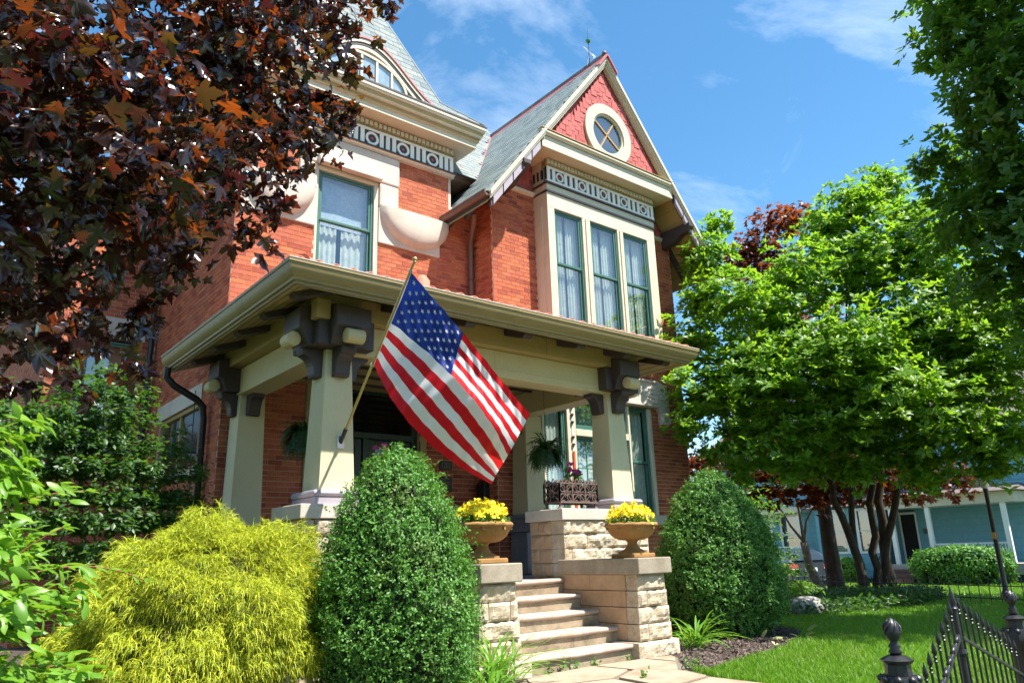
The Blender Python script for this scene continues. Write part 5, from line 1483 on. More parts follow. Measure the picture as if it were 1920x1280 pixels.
for row in range(9):
    n = 6 if row % 2 == 0 else 5
    for i in range(n):
        u = 0.40 * ((i * 2 + 1 + (row % 2)) / 12); v = (7 / 13) * (row + 1) / 10
        MB().add(*star(u, v, 0.0135, 0.0255)).build('star', m_wht, canton)

# ------------------------------------------------------------------ ground
def gz(x, y=0):
    t = min(1, max(0, (x - 17) / 16)); return -0.45 * t * t * (3 - 2 * t)
def gzv(x):
    t = np.clip((x - 17) / 16, 0, 1); return -0.45 * t * t * (3 - 2 * t)
m_soil = P('turf_soil', [(0.030, 0.055, 0.012), (0.055, 0.095, 0.02)], rough=0.95, nscale=8, var=(60, 0.3), bump=0.4, bscale=40)
m_mulch = P('bark_mulch', [(0.045, 0.028, 0.022), (0.085, 0.058, 0.045)], rough=0.95, nscale=30, var=(90, 0.4), bump=1.0, bscale=70)
m_path = P('path_bedding', [(0.16, 0.13, 0.10)], rough=0.95, nscale=20, bump=0.4)
m_flag = P('flagstone', [(0.24, 0.17, 0.11), (0.34, 0.26, 0.18), (0.32, 0.27, 0.22)], rough=0.85, nscale=2.5, var=(14, 0.2), bump=0.3, bscale=30, stain=(2.5, 0.57, (0.30, 0.19, 0.10), 0.6))
m_concrete = P('concrete', [(0.42, 0.39, 0.35), (0.50, 0.47, 0.42)], rough=0.9, nscale=6, bump=0.2)
xs = [-400, -150, -60, -20] + list(range(-10, 40)) + [45, 60, 100, 200, 500]
ys = [-300, -100, -30, -10, 0, 10, 20, 30, 60, 150, 500]
m = MB(); n2 = len(ys)
for x in xs:
    for y in ys: m.v.append((x, y, gz(x)))
for i in range(len(xs) - 1):
    for j in range(n2 - 1):
        a = i * n2 + j; m.f.append((a, a + n2, a + n2 + 1, a + 1))
tag(m.build('ground', m_soil), kind='structure')
MULCH = [(7.60, 6.30), (7.30, 6.02), (6.84, 5.55), (6.96, 5.34), (7.95, 5.57), (8.9, 5.72), (9.9, 6.10), (10.9, 6.6), (11.6, 7.6), (12.2, 9.2), (14.6, 10.2), (14.6, 11.2), (7.6, 11.2)]
tag(MB().add([(a, b, 0.006) for a, b in MULCH], [tuple(range(len(MULCH)))]).build('mulch_bed', m_mulch), kind='structure')
MULCH2 = [(5.30, 6.42), (4.7, 6.0), (4.3, 4.4), (3.0, 3.2), (-4, 3.2), (-4, 15.6), (3.6, 15.6), (3.6, 7.9), (5.3, 7.9)]
tag(MB().add([(a, b, 0.006) for a, b in MULCH2], [tuple(range(len(MULCH2)))]).build('planting_bed', m_mulch), kind='structure')
PATH = [(5.30, 6.60), (7.62, 6.60), (7.60, 6.30), (7.30, 6.02), (6.84, 5.55), (6.64, 5.06), (6.62, 4.5), (6.4, 2.2), (4.2, 2.2), (4.3, 4.4), (4.7, 6.0)]
path = tag(MB().add([(a, b, 0.003) for a, b in PATH], [tuple(range(len(PATH)))]).build('garden_path', m_path), kind='structure')
stones = [[(5.32, 6.42), (6.35, 6.50), (6.42, 6.0), (5.9, 5.75), (5.02, 5.95)], [(6.40, 6.50), (7.15, 6.44), (7.18, 5.98), (6.75, 5.60), (6.46, 5.98)], [(5.95, 5.72), (6.44, 5.95), (6.72, 5.57), (6.6, 5.1), (5.85, 5.0)],
          [(4.95, 5.9), (5.86, 5.70), (5.78, 4.98), (4.6, 5.05)], [(5.80, 4.93), (6.57, 5.05), (6.58, 4.4), (5.7, 4.2)], [(4.55, 5.0), (5.72, 4.93), (5.62, 4.15), (4.4, 4.2)], [(7.19, 6.44), (7.56, 6.36), (7.5, 6.25), (7.22, 6.02)]]
for s_ in stones:
    c = (sum(a for a, b in s_) / len(s_), sum(b for a, b in s_) / len(s_)); pts = []
    for i in range(len(s_)):
        (a, b), (c2, d2) = s_[i], s_[(i + 1) % len(s_)]
        for f in (0.04, 0.35, 0.65, 0.96):
            x, y = a + (c2 - a) * f, b + (d2 - b) * f; j = 0.012 * noise.noise((x * 6, y * 6, 2))
            pts.append((x + (c[0] - x) * (0.015 + j), y + (c[1] - y) * (0.015 + j)))
    MB().prism(pts, lambda a, b, t: (a, b, t), 0.0, 0.022 + 0.006 * random.random()).build('paving_stone', m_flag, path, bevel=0.006)
def strip(a, b, wd, z, name, mat):
    a, b = Vector((*a, 0)), Vector((*b, 0)); d = (b - a).normalized(); s = Vector((-d.y, d.x, 0)) * wd / 2; n = 12; m = MB()
    m.grid(lambda u, v: (lambda p: (p.x, p.y, gz(p.x) + z))(a + (b - a) * u + s * (2 * v - 1)), n, 1)
    return tag(m.build(name, mat), kind='structure')
strip((17.8, -3.0), (28.8, 36.0), 1.3, 0.012, 'sidewalk', m_concrete)
strip((24.8, 15.9), (34.0, 15.9), 1.2, 0.008, 'house_path', m_concrete)
strip((25.3, 14.5), (33.0, 34.0), 2.8, 0.006, 'driveway', m_concrete)

# ------------------------------------------------------------------ grass
m_grass = leaf_mat('grass_blade', [(0.08, 0.20, 0.010), (0.13, 0.27, 0.014), (0.19, 0.31, 0.03)], [(0.20, 0.48, 0.015), (0.30, 0.56, 0.03)], 0.38, rough=0.5, patch=(1.1, 0.52, (0.20, 0.24, 0.04), 0.6))
def inpoly(x, y, poly):
    c = np.zeros(len(x), bool); n = len(poly)
    for i in range(n):
        (x0, y0), (x1, y1) = poly[i], poly[(i + 1) % n]
        c ^= ((y0 > y) != (y1 > y)) & (x < (x1 - x0) * (y - y0) / (y1 - y0 + 1e-12) + x0)
    return c
def grass(name, N, box, label, hgt, wid, far=False, rr=np.random.default_rng(3)):
    x = rr.uniform(box[0], box[1], N); y = rr.uniform(box[2], box[3], N)
    jit = 0.05 * np.sin(x * 9) + 0.04 * np.sin(y * 13 + x * 5)
    keep = ~inpoly(x + jit, y + jit * 0.6, MULCH) & ~inpoly(x + jit * .5, y, PATH) & ~inpoly(x, y, MULCH2)
    px_, py_, pz_ = pix(np.stack([x, y, gzv(x)], 1))
    keep &= (px_ > -60) & (px_ < 1990) & (py_ < 1330) & (pz_ > 0)
    if not far: keep &= rr.uniform(0, 1, N) < np.clip(60 / (pz_ ** 2 + 1), 0.10, 1)
    x, y = x[keep], y[keep]; z = gzv(x); n = len(x)
    a = rr.uniform(0, 2 * np.pi, n); h = hgt * rr.uniform(0.6, 1.25, n); ww = wid * rr.uniform(0.7, 1.3, n) * (np.clip(pz_[keep] / 9, 1, 3))
    ln = rr.normal(0, 0.35, (n, 2)) * h[:, None]
    P_ = np.stack([x, y, z], 1)
    s = np.stack([np.cos(a) * ww, np.sin(a) * ww, np.zeros(n)], 1)
    mid = P_ + np.stack([ln[:, 0] * 0.35, ln[:, 1] * 0.35, h * 0.6], 1); tip = P_ + np.stack([ln[:, 0], ln[:, 1], h], 1)
    V = np.stack([P_ - s, P_ + s, mid + s * 0.7, mid - s * 0.7, tip], 1).reshape(-1, 3)
    b = np.arange(n)[:, None] * 5
    F = np.concatenate([b + np.array([[0, 1, 2]]), b + np.array([[0, 2, 3]]), b + np.array([[3, 2, 4]])], 0)
    o = link(name, mesh_np(name, V, F), m_grass); tag(o, label, 'grass', kind='stuff')
grass('lawn_grass', 520000, (5.8, 19.5, 2.4, 13.0), 'short bright green lawn grass', 0.065, 0.0045)
grass('verge_grass', 60000, (18.5, 34.5, 4, 26), 'rough grass beyond the low iron fence', 0.09, 0.006, True)
# mulch chips
rr = np.random.default_rng(9); N = 9000
x = np.concatenate([rr.uniform(6.7, 11.5, N), rr.uniform(2.0, 5.3, 1500)]); y = np.concatenate([rr.uniform(5.2, 9, N), rr.uniform(5.2, 7.9, 1500)])
k = inpoly(x, y, MULCH) | inpoly(x, y, MULCH2); x, y = x[k], y[k]; n = len(x)
tv = np.array([(-.5, -.22, 0), (.5, -.18, 0.1), (.45, .2, 0.0), (-.5, .16, 0.12)], float)
V, F = inst(tv, np.array([(0, 1, 2, 3)]), np.stack([x, y, np.full(n, 0.012) + rr.uniform(0, 0.02, n)], 1), rr.normal(0, 0.4, (n, 3)) + (0, 0, 1), rr.normal(0, 1, (n, 3)), rr.uniform(0.02, 0.055, n))
tag(link('mulch_chips', mesh_np('mulch_chips', V, F), P('mulch_chip', [(0.05, 0.03, 0.025), (0.12, 0.085, 0.07), (0.17, 0.13, 0.11)], rough=0.95, island=True)), 'loose dark bark chips on the planting bed', 'mulch', kind='stuff')

# ------------------------------------------------------------------ foliage building
def foliage(t, clumps, N, tpl, size, mat, seed, part='crown', leaf='leaf', picks=0, up=0.8, droop=0.25, shell=0.45, jitter=0.9, ztrim=None, outw=0.6, flat=0.8, spread=None, whorl=0):
    """leaves through a set of overlapping clumps, gaps between; the largest in view become objects of their own"""
    r = np.random.default_rng(seed); C_ = np.array(clumps, float)
    if C_.shape[1] == 4: C_ = np.concatenate([C_[:, :3], C_[:, 3:4], C_[:, 3:4], C_[:, 3:4] * flat], 1)
    wv = (C_[:, 3] * C_[:, 4] * C_[:, 5]) ** 0.72; idx = r.choice(len(C_), N, p=wv / wv.sum())
    d = r.normal(0, 1, (N, 3)); d /= np.linalg.norm(d, axis=1, keepdims=True)
    q = r.uniform(0, 1, N) ** shell
    # uneven outline: radius modulated per direction with a few lobes, and twig clusters
    lob = 1 + 0.22 * np.sin(d[:, 0] * 5 + idx) * np.sin(d[:, 1] * 6 + idx * 2.3) + 0.15 * np.sin(d[:, 2] * 9 + idx)
    Pp = C_[idx, :3] + d * (q * lob)[:, None] * C_[idx, 3:6]
    # gather leaves onto twigs
    K = max(1, N // 9); tw = Pp[r.integers(0, N, K)]
    cell = {}
    near = r.integers(0, K, N)
    Pp2 = Pp.copy()
    g = np.floor(Pp / (C_[:, 3].mean() * 0.42)).astype(int)
    key = g[:, 0] * 73856093 ^ g[:, 1] * 19349663 ^ g[:, 2] * 83492791
    uq, inv = np.unique(key, return_inverse=True)
    cen = np.zeros((len(uq), 3)); cnt = np.bincount(inv)
    for a in range(3): cen[:, a] = np.bincount(inv, Pp[:, a]) / cnt
    Pp2 += (cen[inv] - Pp) * r.uniform(0.15, 0.6, N)[:, None]
    Pp = Pp2
    ax = d * outw + r.normal(0, 0.5, (N, 3)) + np.array([0, 0, -droop])
    nr = np.array([0, 0, up]) + d * 0.35 + r.normal(0, 0.45 * jitter, (N, 3))
    if whorl:      # leaves set in rosettes at the twig tips
        K = N // whorl; Pt = Pp[:K]; tw = d[:K] * 0.5 + np.array([0, 0, up]) + r.normal(0, 0.35 * jitter, (K, 3)); tw /= np.linalg.norm(tw, axis=1, keepdims=True)
        s1 = np.cross(tw, r.normal(0, 1, (K, 3))); s1 /= np.linalg.norm(s1, axis=1, keepdims=True); s2 = np.cross(tw, s1)
        rep = np.repeat(np.arange(K), whorl); a_ = np.tile(np.arange(whorl) * 2 * np.pi / whorl, K) + r.normal(0, 0.3, K * whorl); N = K * whorl
        rad_ = s1[rep] * np.cos(a_)[:, None] + s2[rep] * np.sin(a_)[:, None]
        ax = rad_ + tw[rep] * r.uniform(-0.1, 0.7, N)[:, None] + np.array([0, 0, -droop]); nr = tw[rep] - rad_ * 0.35 + r.normal(0, 0.2, (N, 3))
        Pp = Pt[rep] + tw[rep] * (r.uniform(-0.35, 0.1, N) * size)[:, None] + rad_ * size * 0.08
    sz = size * (r.uniform(0.65, 1.25, N) if spread is None else np.clip(np.exp(r.normal(0, spread, N)), 0.5, 1.75))
    tpls = tpl if isinstance(tpl, list) else [tpl]; tid = r.integers(0, len(tpls), N)
    if ztrim is not None:
        k = Pp[:, 2] > ztrim; Pp, ax, nr, sz, tid = Pp[k], ax[k], nr[k], sz[k], tid[k]; N = len(Pp)
    sel = []
    if picks:
        x, y, z = pix(Pp); ok = np.where((x > 5) & (x < 1915) & (y > 5) & (y < 1275) & (z > 0.3))[0]
        sel = ok[np.argsort(-sz[ok] / z[ok])][:picks]
    keep = np.ones(N, bool); keep[sel] = False
    VV, FF, nb = [], [], 0
    for q_ in range(len(tpls)):
        kk = keep & (tid == q_); V, F = inst(*tpls[q_], Pp[kk], nr[kk], ax[kk], sz[kk]); VV.append(V); FF.append(F + nb); nb += len(V)
    V, F = np.concatenate(VV), np.concatenate(FF)
    crown = link(part, mesh_np(part, V, F), mat, t)
    if len(sel):
        mes = []
        for q_ in tpls:
            me = mesh_np(leaf, *q_); me.materials.append(mat); mes.append(me)
        X, Y, Z = frames(nr[sel], ax[sel], sz[sel])
        for i, s_ in enumerate(sel):
            o = bpy.data.objects.new(leaf, mes[tid[s_]]); col.objects.link(o); o.parent = crown
            p = Pp[s_]
            o.matrix_basis = Matrix(((X[i][0], Y[i][0], Z[i][0], p[0]), (X[i][1], Y[i][1], Z[i][1], p[1]), (X[i][2], Y[i][2], Z[i][2], p[2]), (0, 0, 0, 1)))
    return crown


def limbs(t, base, fork, r0, ends, mat, seed=0, name='trunk', stems=None):
    """trunk to the fork, then tapering limbs to each end, with twigs"""
    r = random.Random(seed); m = MB(); base, fork = Vector(base), Vector(fork)
    mid = (base + fork) / 2 + Vector((r.uniform(-.08, .08), r.uniform(-.08, .08), 0))
    m.tube([base + Vector((0, 0, -0.1)), base + Vector((0, 0, 0.12)), mid, fork], [r0 * 1.5, r0 * 1.08, r0 * 0.92, r0 * 0.8], 10)
    m.build(name, mat, t, smooth=True)
    m = MB()
    for e in ends:
        e = Vector(e[:3]); L_ = (e - fork).length
        a = fork.lerp(e, 0.33) + Vector((r.uniform(-.1, .1), r.uniform(-.1, .1), 0.10 * L_ * 0.6)); b = fork.lerp(e, 0.68) + Vector((r.uniform(-.12, .12), r.uniform(-.12, .12), 0.08 * L_))
        rr_ = r0 * min(0.55, 0.25 + 0.06 * L_)
        m.tube([fork, a, b, e], [rr_, rr_ * 0.7, rr_ * 0.42, rr_ * 0.12], 7)
        for k in range(3):
            q = b.lerp(e, r.uniform(0, 0.9)); d = Vector((r.uniform(-1, 1), r.uniform(-1, 1), r.uniform(-.2, .7))) * 0.12 * L_
            m.tube([q, q + d * 0.6, q + d], [rr_ * 0.2, rr_ * 0.13, rr_ * 0.05], 5)
    m.build('branches', mat, t, smooth=True)


# ------------------------------------------------------------------ purple maple close to the camera
PM = [(0.10, 2.81, 3.12, 0.31), (0.24, 2.58, 2.89, 0.27), (0.23, 2.50, 2.60, 0.30), (0.46, 2.60, 2.91, 0.30), (0.62, 2.70, 2.78, 0.28), (0.41, 2.67, 2.54, 0.31), (0.20, 2.71, 2.36, 0.31), (0.64, 2.97, 2.58, 0.27), (0.40, 3.05, 2.35, 0.27), (0.29, 3.03, 2.11, 0.19), (0.56, 3.73, 2.30, 0.19), (0.80, 3.71, 2.36, 0.13), (0.74, 3.65, 2.11, 0.10), (0.50, 3.67, 2.06, 0.10), (0.34, 3.82, 2.02, 0.12), (0.93, 3.29, 3.77, 0.33), (0.87, 3.58, 3.64, 0.37), (1.21, 3.67, 3.73, 0.36), (1.34, 3.47, 3.97, 0.28), (1.59, 3.52, 4.38, 0.25), (1.87, 3.42, 4.55, 0.16), (1.06, 3.39, 3.18, 0.31), (1.30, 3.50, 3.44, 0.27), (1.58, 3.58, 3.67, 0.21), (1.69, 3.55, 3.78, 0.15), (1.02, 3.52, 2.93, 0.21), (1.19, 3.42, 2.83, 0.11), (0.87, 3.55, 2.65, 0.19), (0.83, 3.63, 2.51, 0.10), (1.64, 3.52, 3.44, 0.10), (1.28, 3.46, 3.04, 0.13), (1.44, 3.55, 3.26, 0.12), (1.15, 3.13, 2.60, 0.06), (0.56, 3.47, 1.93, 0.07), (1.69, 3.56, 4.04, 0.15), (1.41, 3.49, 4.30, 0.26), (-0.07, 3.39, 3.01, 0.59), (-0.05, 3.6, 2.41, 0.55), (-0.1, 3.54, 4.03, 0.67), (0.51, 3.46, 4.24, 0.67), (1.22, 3.66, 4.81, 0.59), (-1.18, 4.0, 4.39, 1.11), (-0.89, 3.26, 5.13, 1.04), (0.15, 4.14, 5.35, 0.96), (-1.92, 4.44, 3.65, 1.11)]
m_maple = leaf_mat('purple_maple_leaf', [(0.016, 0.010, 0.012), (0.035, 0.016, 0.014), (0.026, 0.013, 0.010), (0.05, 0.02, 0.012)], [(0.14, 0.022, 0.010), (0.08, 0.014, 0.010), (0.38, 0.075, 0.006), (0.07, 0.03, 0.010), (0.16, 0.08, 0.008), (0.09, 0.014, 0.012), (0.06, 0.012, 0.012)], 0.36, rough=0.2, spec=1.0)
t = thing('purple_maple', (-1.3, 4.2, 0), 'purple-leaved maple with glossy dark leaves overhanging the house corner', 'tree')
limbs(t, (-1.3, 4.2, 0), (-1.15, 4.1, 2.0), 0.13, [c for c in PM if c[3] > 0.2], m_bark, 3)
foliage(t, PM, 17500, MAPLES, 0.050, m_maple, 61, picks=300, up=0.5, droop=0.7, shell=0.42, jitter=1.15, spread=0.38)

# ------------------------------------------------------------------ trees on the side lawn
GT = [(14.38, 9.91, 8.00, 0.75), (14.11, 9.28, 6.68, 1.00), (13.59, 10.03, 5.77, 0.80), (13.64, 9.79, 4.50, 1.00), (12.98, 9.94, 3.75, 0.55), (14.21, 9.16, 4.92, 1.20), (15.37, 9.04, 6.32, 1.20), (16.16, 8.66, 7.44, 1.10), (17.50, 8.34, 8.93, 1.00), (17.82, 7.85, 9.56, 0.80), (18.77, 7.52, 10.16, 0.80), (17.59, 8.01, 7.82, 1.30), (18.31, 7.19, 8.42, 1.20), (15.09, 8.37, 5.11, 1.30), (14.84, 9.07, 3.77, 1.20), (14.10, 9.58, 3.32, 0.90), (15.81, 8.20, 3.96, 1.30), (15.95, 7.55, 5.41, 1.30), (17.79, 7.08, 6.23, 1.40), (16.15, 7.13, 4.28, 1.20), (18.71, 6.50, 7.58, 1.20), (18.13, 6.41, 5.47, 1.30), (17.02, 6.59, 3.81, 1.20), (18.36, 5.89, 4.53, 1.20), (18.98, 5.51, 6.02, 1.20), (17.15, 8.01, 3.31, 1.00), (16.53, 9.24, 3.18, 0.90), (17.94, 7.46, 3.05, 0.80), (17.72, 6.22, 3.24, 0.90), (17.84, 5.45, 3.25, 0.90), (13.94, 10.02, 6.86, 0.60), (14.77, 9.92, 8.94, 0.45), (12.23, 9.51, 4.74, 0.35), (15.0, 8.9, 2.9, 0.55), (16.2, 8.0, 2.75, 0.6), (17.2, 7.0, 2.6, 0.55), (14.0, 9.4, 2.7, 0.4), (18.0, 6.0, 2.6, 0.5), (18.6, 6.9, 9.0, 0.7), (19.3, 6.3, 6.6, 0.9)]
m_gt = leaf_mat('bright_tree_leaf', [(0.07, 0.17, 0.012), (0.11, 0.24, 0.015), (0.16, 0.30, 0.02)], [(0.24, 0.50, 0.02), (0.40, 0.62, 0.025), (0.16, 0.40, 0.02)], 0.45, rough=0.45, patch=(0.5, 0.5, (0.17, 0.27, 0.018), 0.5))
t = thing('green_tree', (19.2, 9.6, gz(19.2)), 'bright green multi-stemmed tree with layered leaves beside the house', 'tree')
g0 = gz(19.3)
r = random.Random(4)
m = MB()
for (bx, by, tx, ty, tz, r0) in ((19.25, 9.75, 16.8, 9.6, 4.4, 0.115), (19.45, 9.55, 18.2, 8.6, 5.0, 0.105), (19.55, 9.45, 18.9, 7.6, 4.8, 0.11), (19.6, 9.35, 18.9, 8.6, 6.2, 0.125), (19.35, 9.85, 17.2, 9.0, 5.6, 0.09)):
    b = Vector((bx, by, g0 - 0.1)); e = Vector((tx, ty, tz))
    c1 = b.lerp(e, 0.3); c1.x += (b.x - c1.x) * 0.45; c1.y += (b.y - c1.y) * 0.45
    c2 = b.lerp(e, 0.62); c2.x += (b.x - c2.x) * 0.2
    ps = [b, c1, c2, e]; fine = []; rad_ = []
    for i in range(13):
        f = i / 12 * 3; j = min(2, int(f)); q = ps[j].lerp(ps[j + 1], f - j); wob = 0.10 * math.sin(math.pi * i / 12)
        fine.append(q + Vector((wob * noise.noise((bx * 9, i * 0.8, 0)), wob * noise.noise((by * 9, i * 0.8, 5)), 0)) * 2.2); rad_.append(r0 * (1.05 - 0.55 * i / 12 + 0.5 * max(0, 1 - i / 2)))
    m.tube(fine, rad_, 9)
m.build('trunk', m_bark, t, smooth=True)
limbs(t, (17.9, 8.9, 3.6), (17.6, 8.7, 4.4), 0.10, [c for c in GT if c[3] > 0.7], m_bark, 5, name='upper_stem')
foliage(t, GT, 78000, LEAF_S, 0.165, m_gt, 62, picks=200, up=0.9, droop=0.15, shell=0.5, flat=0.8, whorl=7)

RM = [(20.62, 11.68, 11.17, 0.80), (21.57, 11.45, 11.53, 0.70), (20.22, 12.31, 10.37, 0.80), (20.69, 12.11, 9.86, 1.20), (19.76, 12.86, 9.90, 0.60), (17.67, 12.95, 3.37, 0.80), (18.53, 12.36, 3.05, 1.00), (18.98, 11.30, 3.11, 1.20), (19.38, 10.27, 3.17, 1.20), (20.29, 9.59, 2.99, 1.10), (21.17, 8.87, 2.96, 0.90), (21.42, 8.07, 2.75, 0.70), (21.53, 10.47, 5.15, 1.60), (20.96, 11.55, 7.11, 1.80), (23.33, 9.82, 6.55, 1.80), (20.47, 12.59, 5.41, 1.50), (17.01, 12.79, 3.47, 0.50), (20.59, 9.54, 2.44, 0.40), (19.27, 10.61, 2.49, 0.70), (18.61, 11.80, 2.57, 0.60)]
m_rm = leaf_mat('copper_leaf', [(0.035, 0.012, 0.010), (0.06, 0.02, 0.014)], [(0.30, 0.06, 0.012), (0.42, 0.11, 0.015)], 0.42, rough=0.4)
t = thing('copper_maple', (20.1, 11.0, gz(20.1)), 'copper-leaved maple rising behind the bright green tree', 'tree')
limbs(t, (20.1, 11.0, gz(20.1)), (20.4, 11.2, 2.6), 0.22, [c for c in RM if c[3] > 0.75], m_bark, 6)
foliage(t, RM, 15000, MAPLE_LO, 0.15, m_rm, 63, up=0.8)

TR = [(13.14, 3.43, 10.08, 1.00), (13.10, 3.05, 9.38, 1.00), (13.10, 3.72, 9.37, 0.50), (12.96, 2.89, 8.31, 0.90), (13.12, 3.41, 8.36, 0.80), (14.04, 4.19, 7.83, 0.90), (13.61, 4.57, 7.76, 0.50), (13.53, 3.39, 7.49, 0.90), (13.83, 3.52, 6.46, 1.00), (13.88, 4.07, 6.69, 0.90), (14.59, 4.75, 6.93, 0.80), (14.26, 4.16, 5.61, 0.85), (14.40, 2.78, 5.39, 1.25), (14.0, 3.6, 4.6, 0.6), (13.56, 2.25, 8.69, 1.40), (14.15, 2.38, 7.03, 1.40), (12.79, 2.73, 10.93, 1.30), (13.11, 1.86, 10.75, 1.50), (13.83, 1.20, 9.13, 1.80), (14.57, 1.60, 6.36, 1.60), (16.0, 2.2, 6.0, 1.8), (17.5, 2.8, 6.0, 1.8), (18.5, 1.2, 6.6, 1.9), (19.8, 3.2, 6.2, 1.8), (21.0, 4.6, 6.6, 1.8)]
m_tr = leaf_mat('dark_tree_leaf', [(0.035, 0.10, 0.013), (0.065, 0.15, 0.018)], [(0.18, 0.38, 0.018), (0.26, 0.46, 0.025)], 0.42, rough=0.45)
t = thing('dark_shade_tree', (16.6, 1.0, 0), 'tall dark green shade tree filling the upper corner of the sky', 'tree')
limbs(t, (16.6, 1.0, 0), (16.4, 1.2, 4.5), 0.32, [c for c in TR if c[3] > 0.75], m_bark, 7)
foliage(t, TR, 56000, LEAF_S, 0.17, m_tr, 64, up=0.6, droop=0.45, whorl=6)

# unseen trees added to block low sky from the porch; the panes mirror them
for i, (x, y, h, lab) in enumerate(((-11.0, -13.0, 9.0, 'unseen added tree opposite the maple side of the house'), (1.0, -16.0, 9.5, 'unseen added tree opposite the front steps'), (13.0, -15.0, 8.0, 'unseen added tree opposite the gabled wing'), (-9.0, 8.0, 9.0, 'unseen added tree beyond the purple maple'))):
    t = thing('added_unseen_tree', (x, y, 0), lab, 'tree', 'unseen trees added to block low sky'); r = random.Random(i)
    cl = [(x + r.uniform(-3.8, 3.8), y + r.uniform(-2.5, 2.5), h * r.uniform(0.35, 0.95), r.uniform(1.6, 2.3)) for _ in range(14)]
    limbs(t, (x, y, 0), (x, y, 2.2), 0.25, cl, m_bark, 20 + i)
    foliage(t, cl, 5000, LEAF_S, 0.5, m_tr, 160 + i)

# small pale-barked tree by the driveway
t = thing('pale_sapling', (22.6, 12.9, gz(22.6)), 'slender pale-barked tree forking low beside the parked car', 'tree')
limbs(t, (22.6, 12.9, gz(22.6)), (22.0, 12.9, 1.35), 0.14, [(21.3, 13.4, 2.6), (22.3, 12.3, 2.9), (21.8, 13.0, 3.4)], m_graybark, 8)
foliage(t, [(21.6, 13.2, 3.6, 0.8), (22.3, 12.6, 3.8, 0.8)], 1500, LEAF_S, 0.12, m_tr, 65)

# ------------------------------------------------------------------ clipped cone bushes
m_box = leaf_mat('boxwood_leaf', [(0.04, 0.13, 0.014), (0.07, 0.20, 0.024), (0.11, 0.27, 0.04), (0.16, 0.34, 0.07)], [(0.12, 0.32, 0.02), (0.18, 0.40, 0.03)], 0.28, rough=0.5, spec=0.4, patch=(2.6, 0.57, (0.17, 0.15, 0.05), 0.55))
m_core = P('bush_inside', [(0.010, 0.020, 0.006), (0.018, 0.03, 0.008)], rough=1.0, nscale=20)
PROF = [(0.0, 0.62), (0.08, 0.85), (0.2, 0.98), (0.32, 1.0), (0.48, 0.94), (0.62, 0.83), (0.75, 0.68), (0.85, 0.52), (0.93, 0.35), (0.98, 0.18), (1.0, 0.03)]
def cone_bush(x, y, R, H, label, seed, N):
    t = thing('clipped_bush', (x, y, 0), label, 'bush', 'clipped cone bushes flanking the steps')
    r = np.random.default_rng(seed)
    pz, pr_ = np.array([p[0] for p in PROF]), np.array([p[1] for p in PROF])
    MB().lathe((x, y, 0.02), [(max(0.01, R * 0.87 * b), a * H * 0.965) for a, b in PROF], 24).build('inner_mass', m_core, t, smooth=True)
    u = r.uniform(0, 1, N * 2); keep = r.uniform(0, 1, N * 2) < np.interp(u, pz, pr_) * 0.9 + 0.1; u = u[keep][:N]; n = len(u)
    th = r.uniform(0, 2 * np.pi, n)
    lump = 1 + 0.035 * np.sin(th * 5 + u * 9) + 0.035 * np.sin(th * 11 - u * 17) + 0.03 * np.sin(th * 3 + u * 31) + 0.03 * np.sin(th * 23 + u * 40) * np.sin(th * 9 - u * 55) + 0.025 * np.sin(th * 37 - u * 71) * np.cos(u * 60 + th * 13)
    dep = np.abs(r.normal(0, 0.055, n)); dep = np.where(r.uniform(0, 1, n) < 0.07, -np.abs(r.normal(0, 0.05, n)), dep)
    rad = np.interp(u, pz, pr_) * R * lump - dep
    Pp = np.stack([x + rad * np.cos(th), y + rad * np.sin(th), 0.03 + u * H * (1 - 0.02 * np.sin(th * 4))], 1)
    sl = np.gradient(pr_, pz); nzc = -np.interp(u, pz, sl) * R / H
    out = np.stack([np.cos(th), np.sin(th), np.clip(nzc, -0.3, 2)], 1); out /= np.linalg.norm(out, axis=1, keepdims=True)
    # sprigs: a few leaves sharing one shoot direction
    K = n // 7; sd_ = out[:K] * 0.8 + r.normal(0, 0.45, (K, 3)) + (0, 0, 0.35)
    base = Pp[:K]; rep = np.repeat(np.arange(K), 7); k7 = np.tile(np.arange(7), K)
    sd_ /= np.linalg.norm(sd_, axis=1, keepdims=True)
    P7 = base[rep] + sd_[rep] * (k7 * 0.011)[:, None]
    ax = sd_[rep] * 0.55 + r.normal(0, 0.75, (K * 7, 3))
    nr = out[rep] * 0.8 + r.normal(0, 0.6, (K * 7, 3)) + (0, 0, 0.3)
    V, F = inst(*LEAF_2, P7, nr, ax, r.uniform(0.022, 0.040, K * 7) * (1.25 if R > 0.8 else 1.0))
    link('leaves', mesh_np('leaves', V, F), m_box, t)
    MB().tube([(x, y, -0.05), (x, y, 0.35)], [0.06, 0.04], 8).build('stem', m_bark, t)
cone_bush(3.60, 6.12, 0.69, 2.17, 'tall clipped cone bush in front of the flagpole column', 71, 72000)
cone_bush(10.0, 7.35, 0.91, 2.36, 'broad clipped cone bush between the steps and the lawn', 72, 80000)

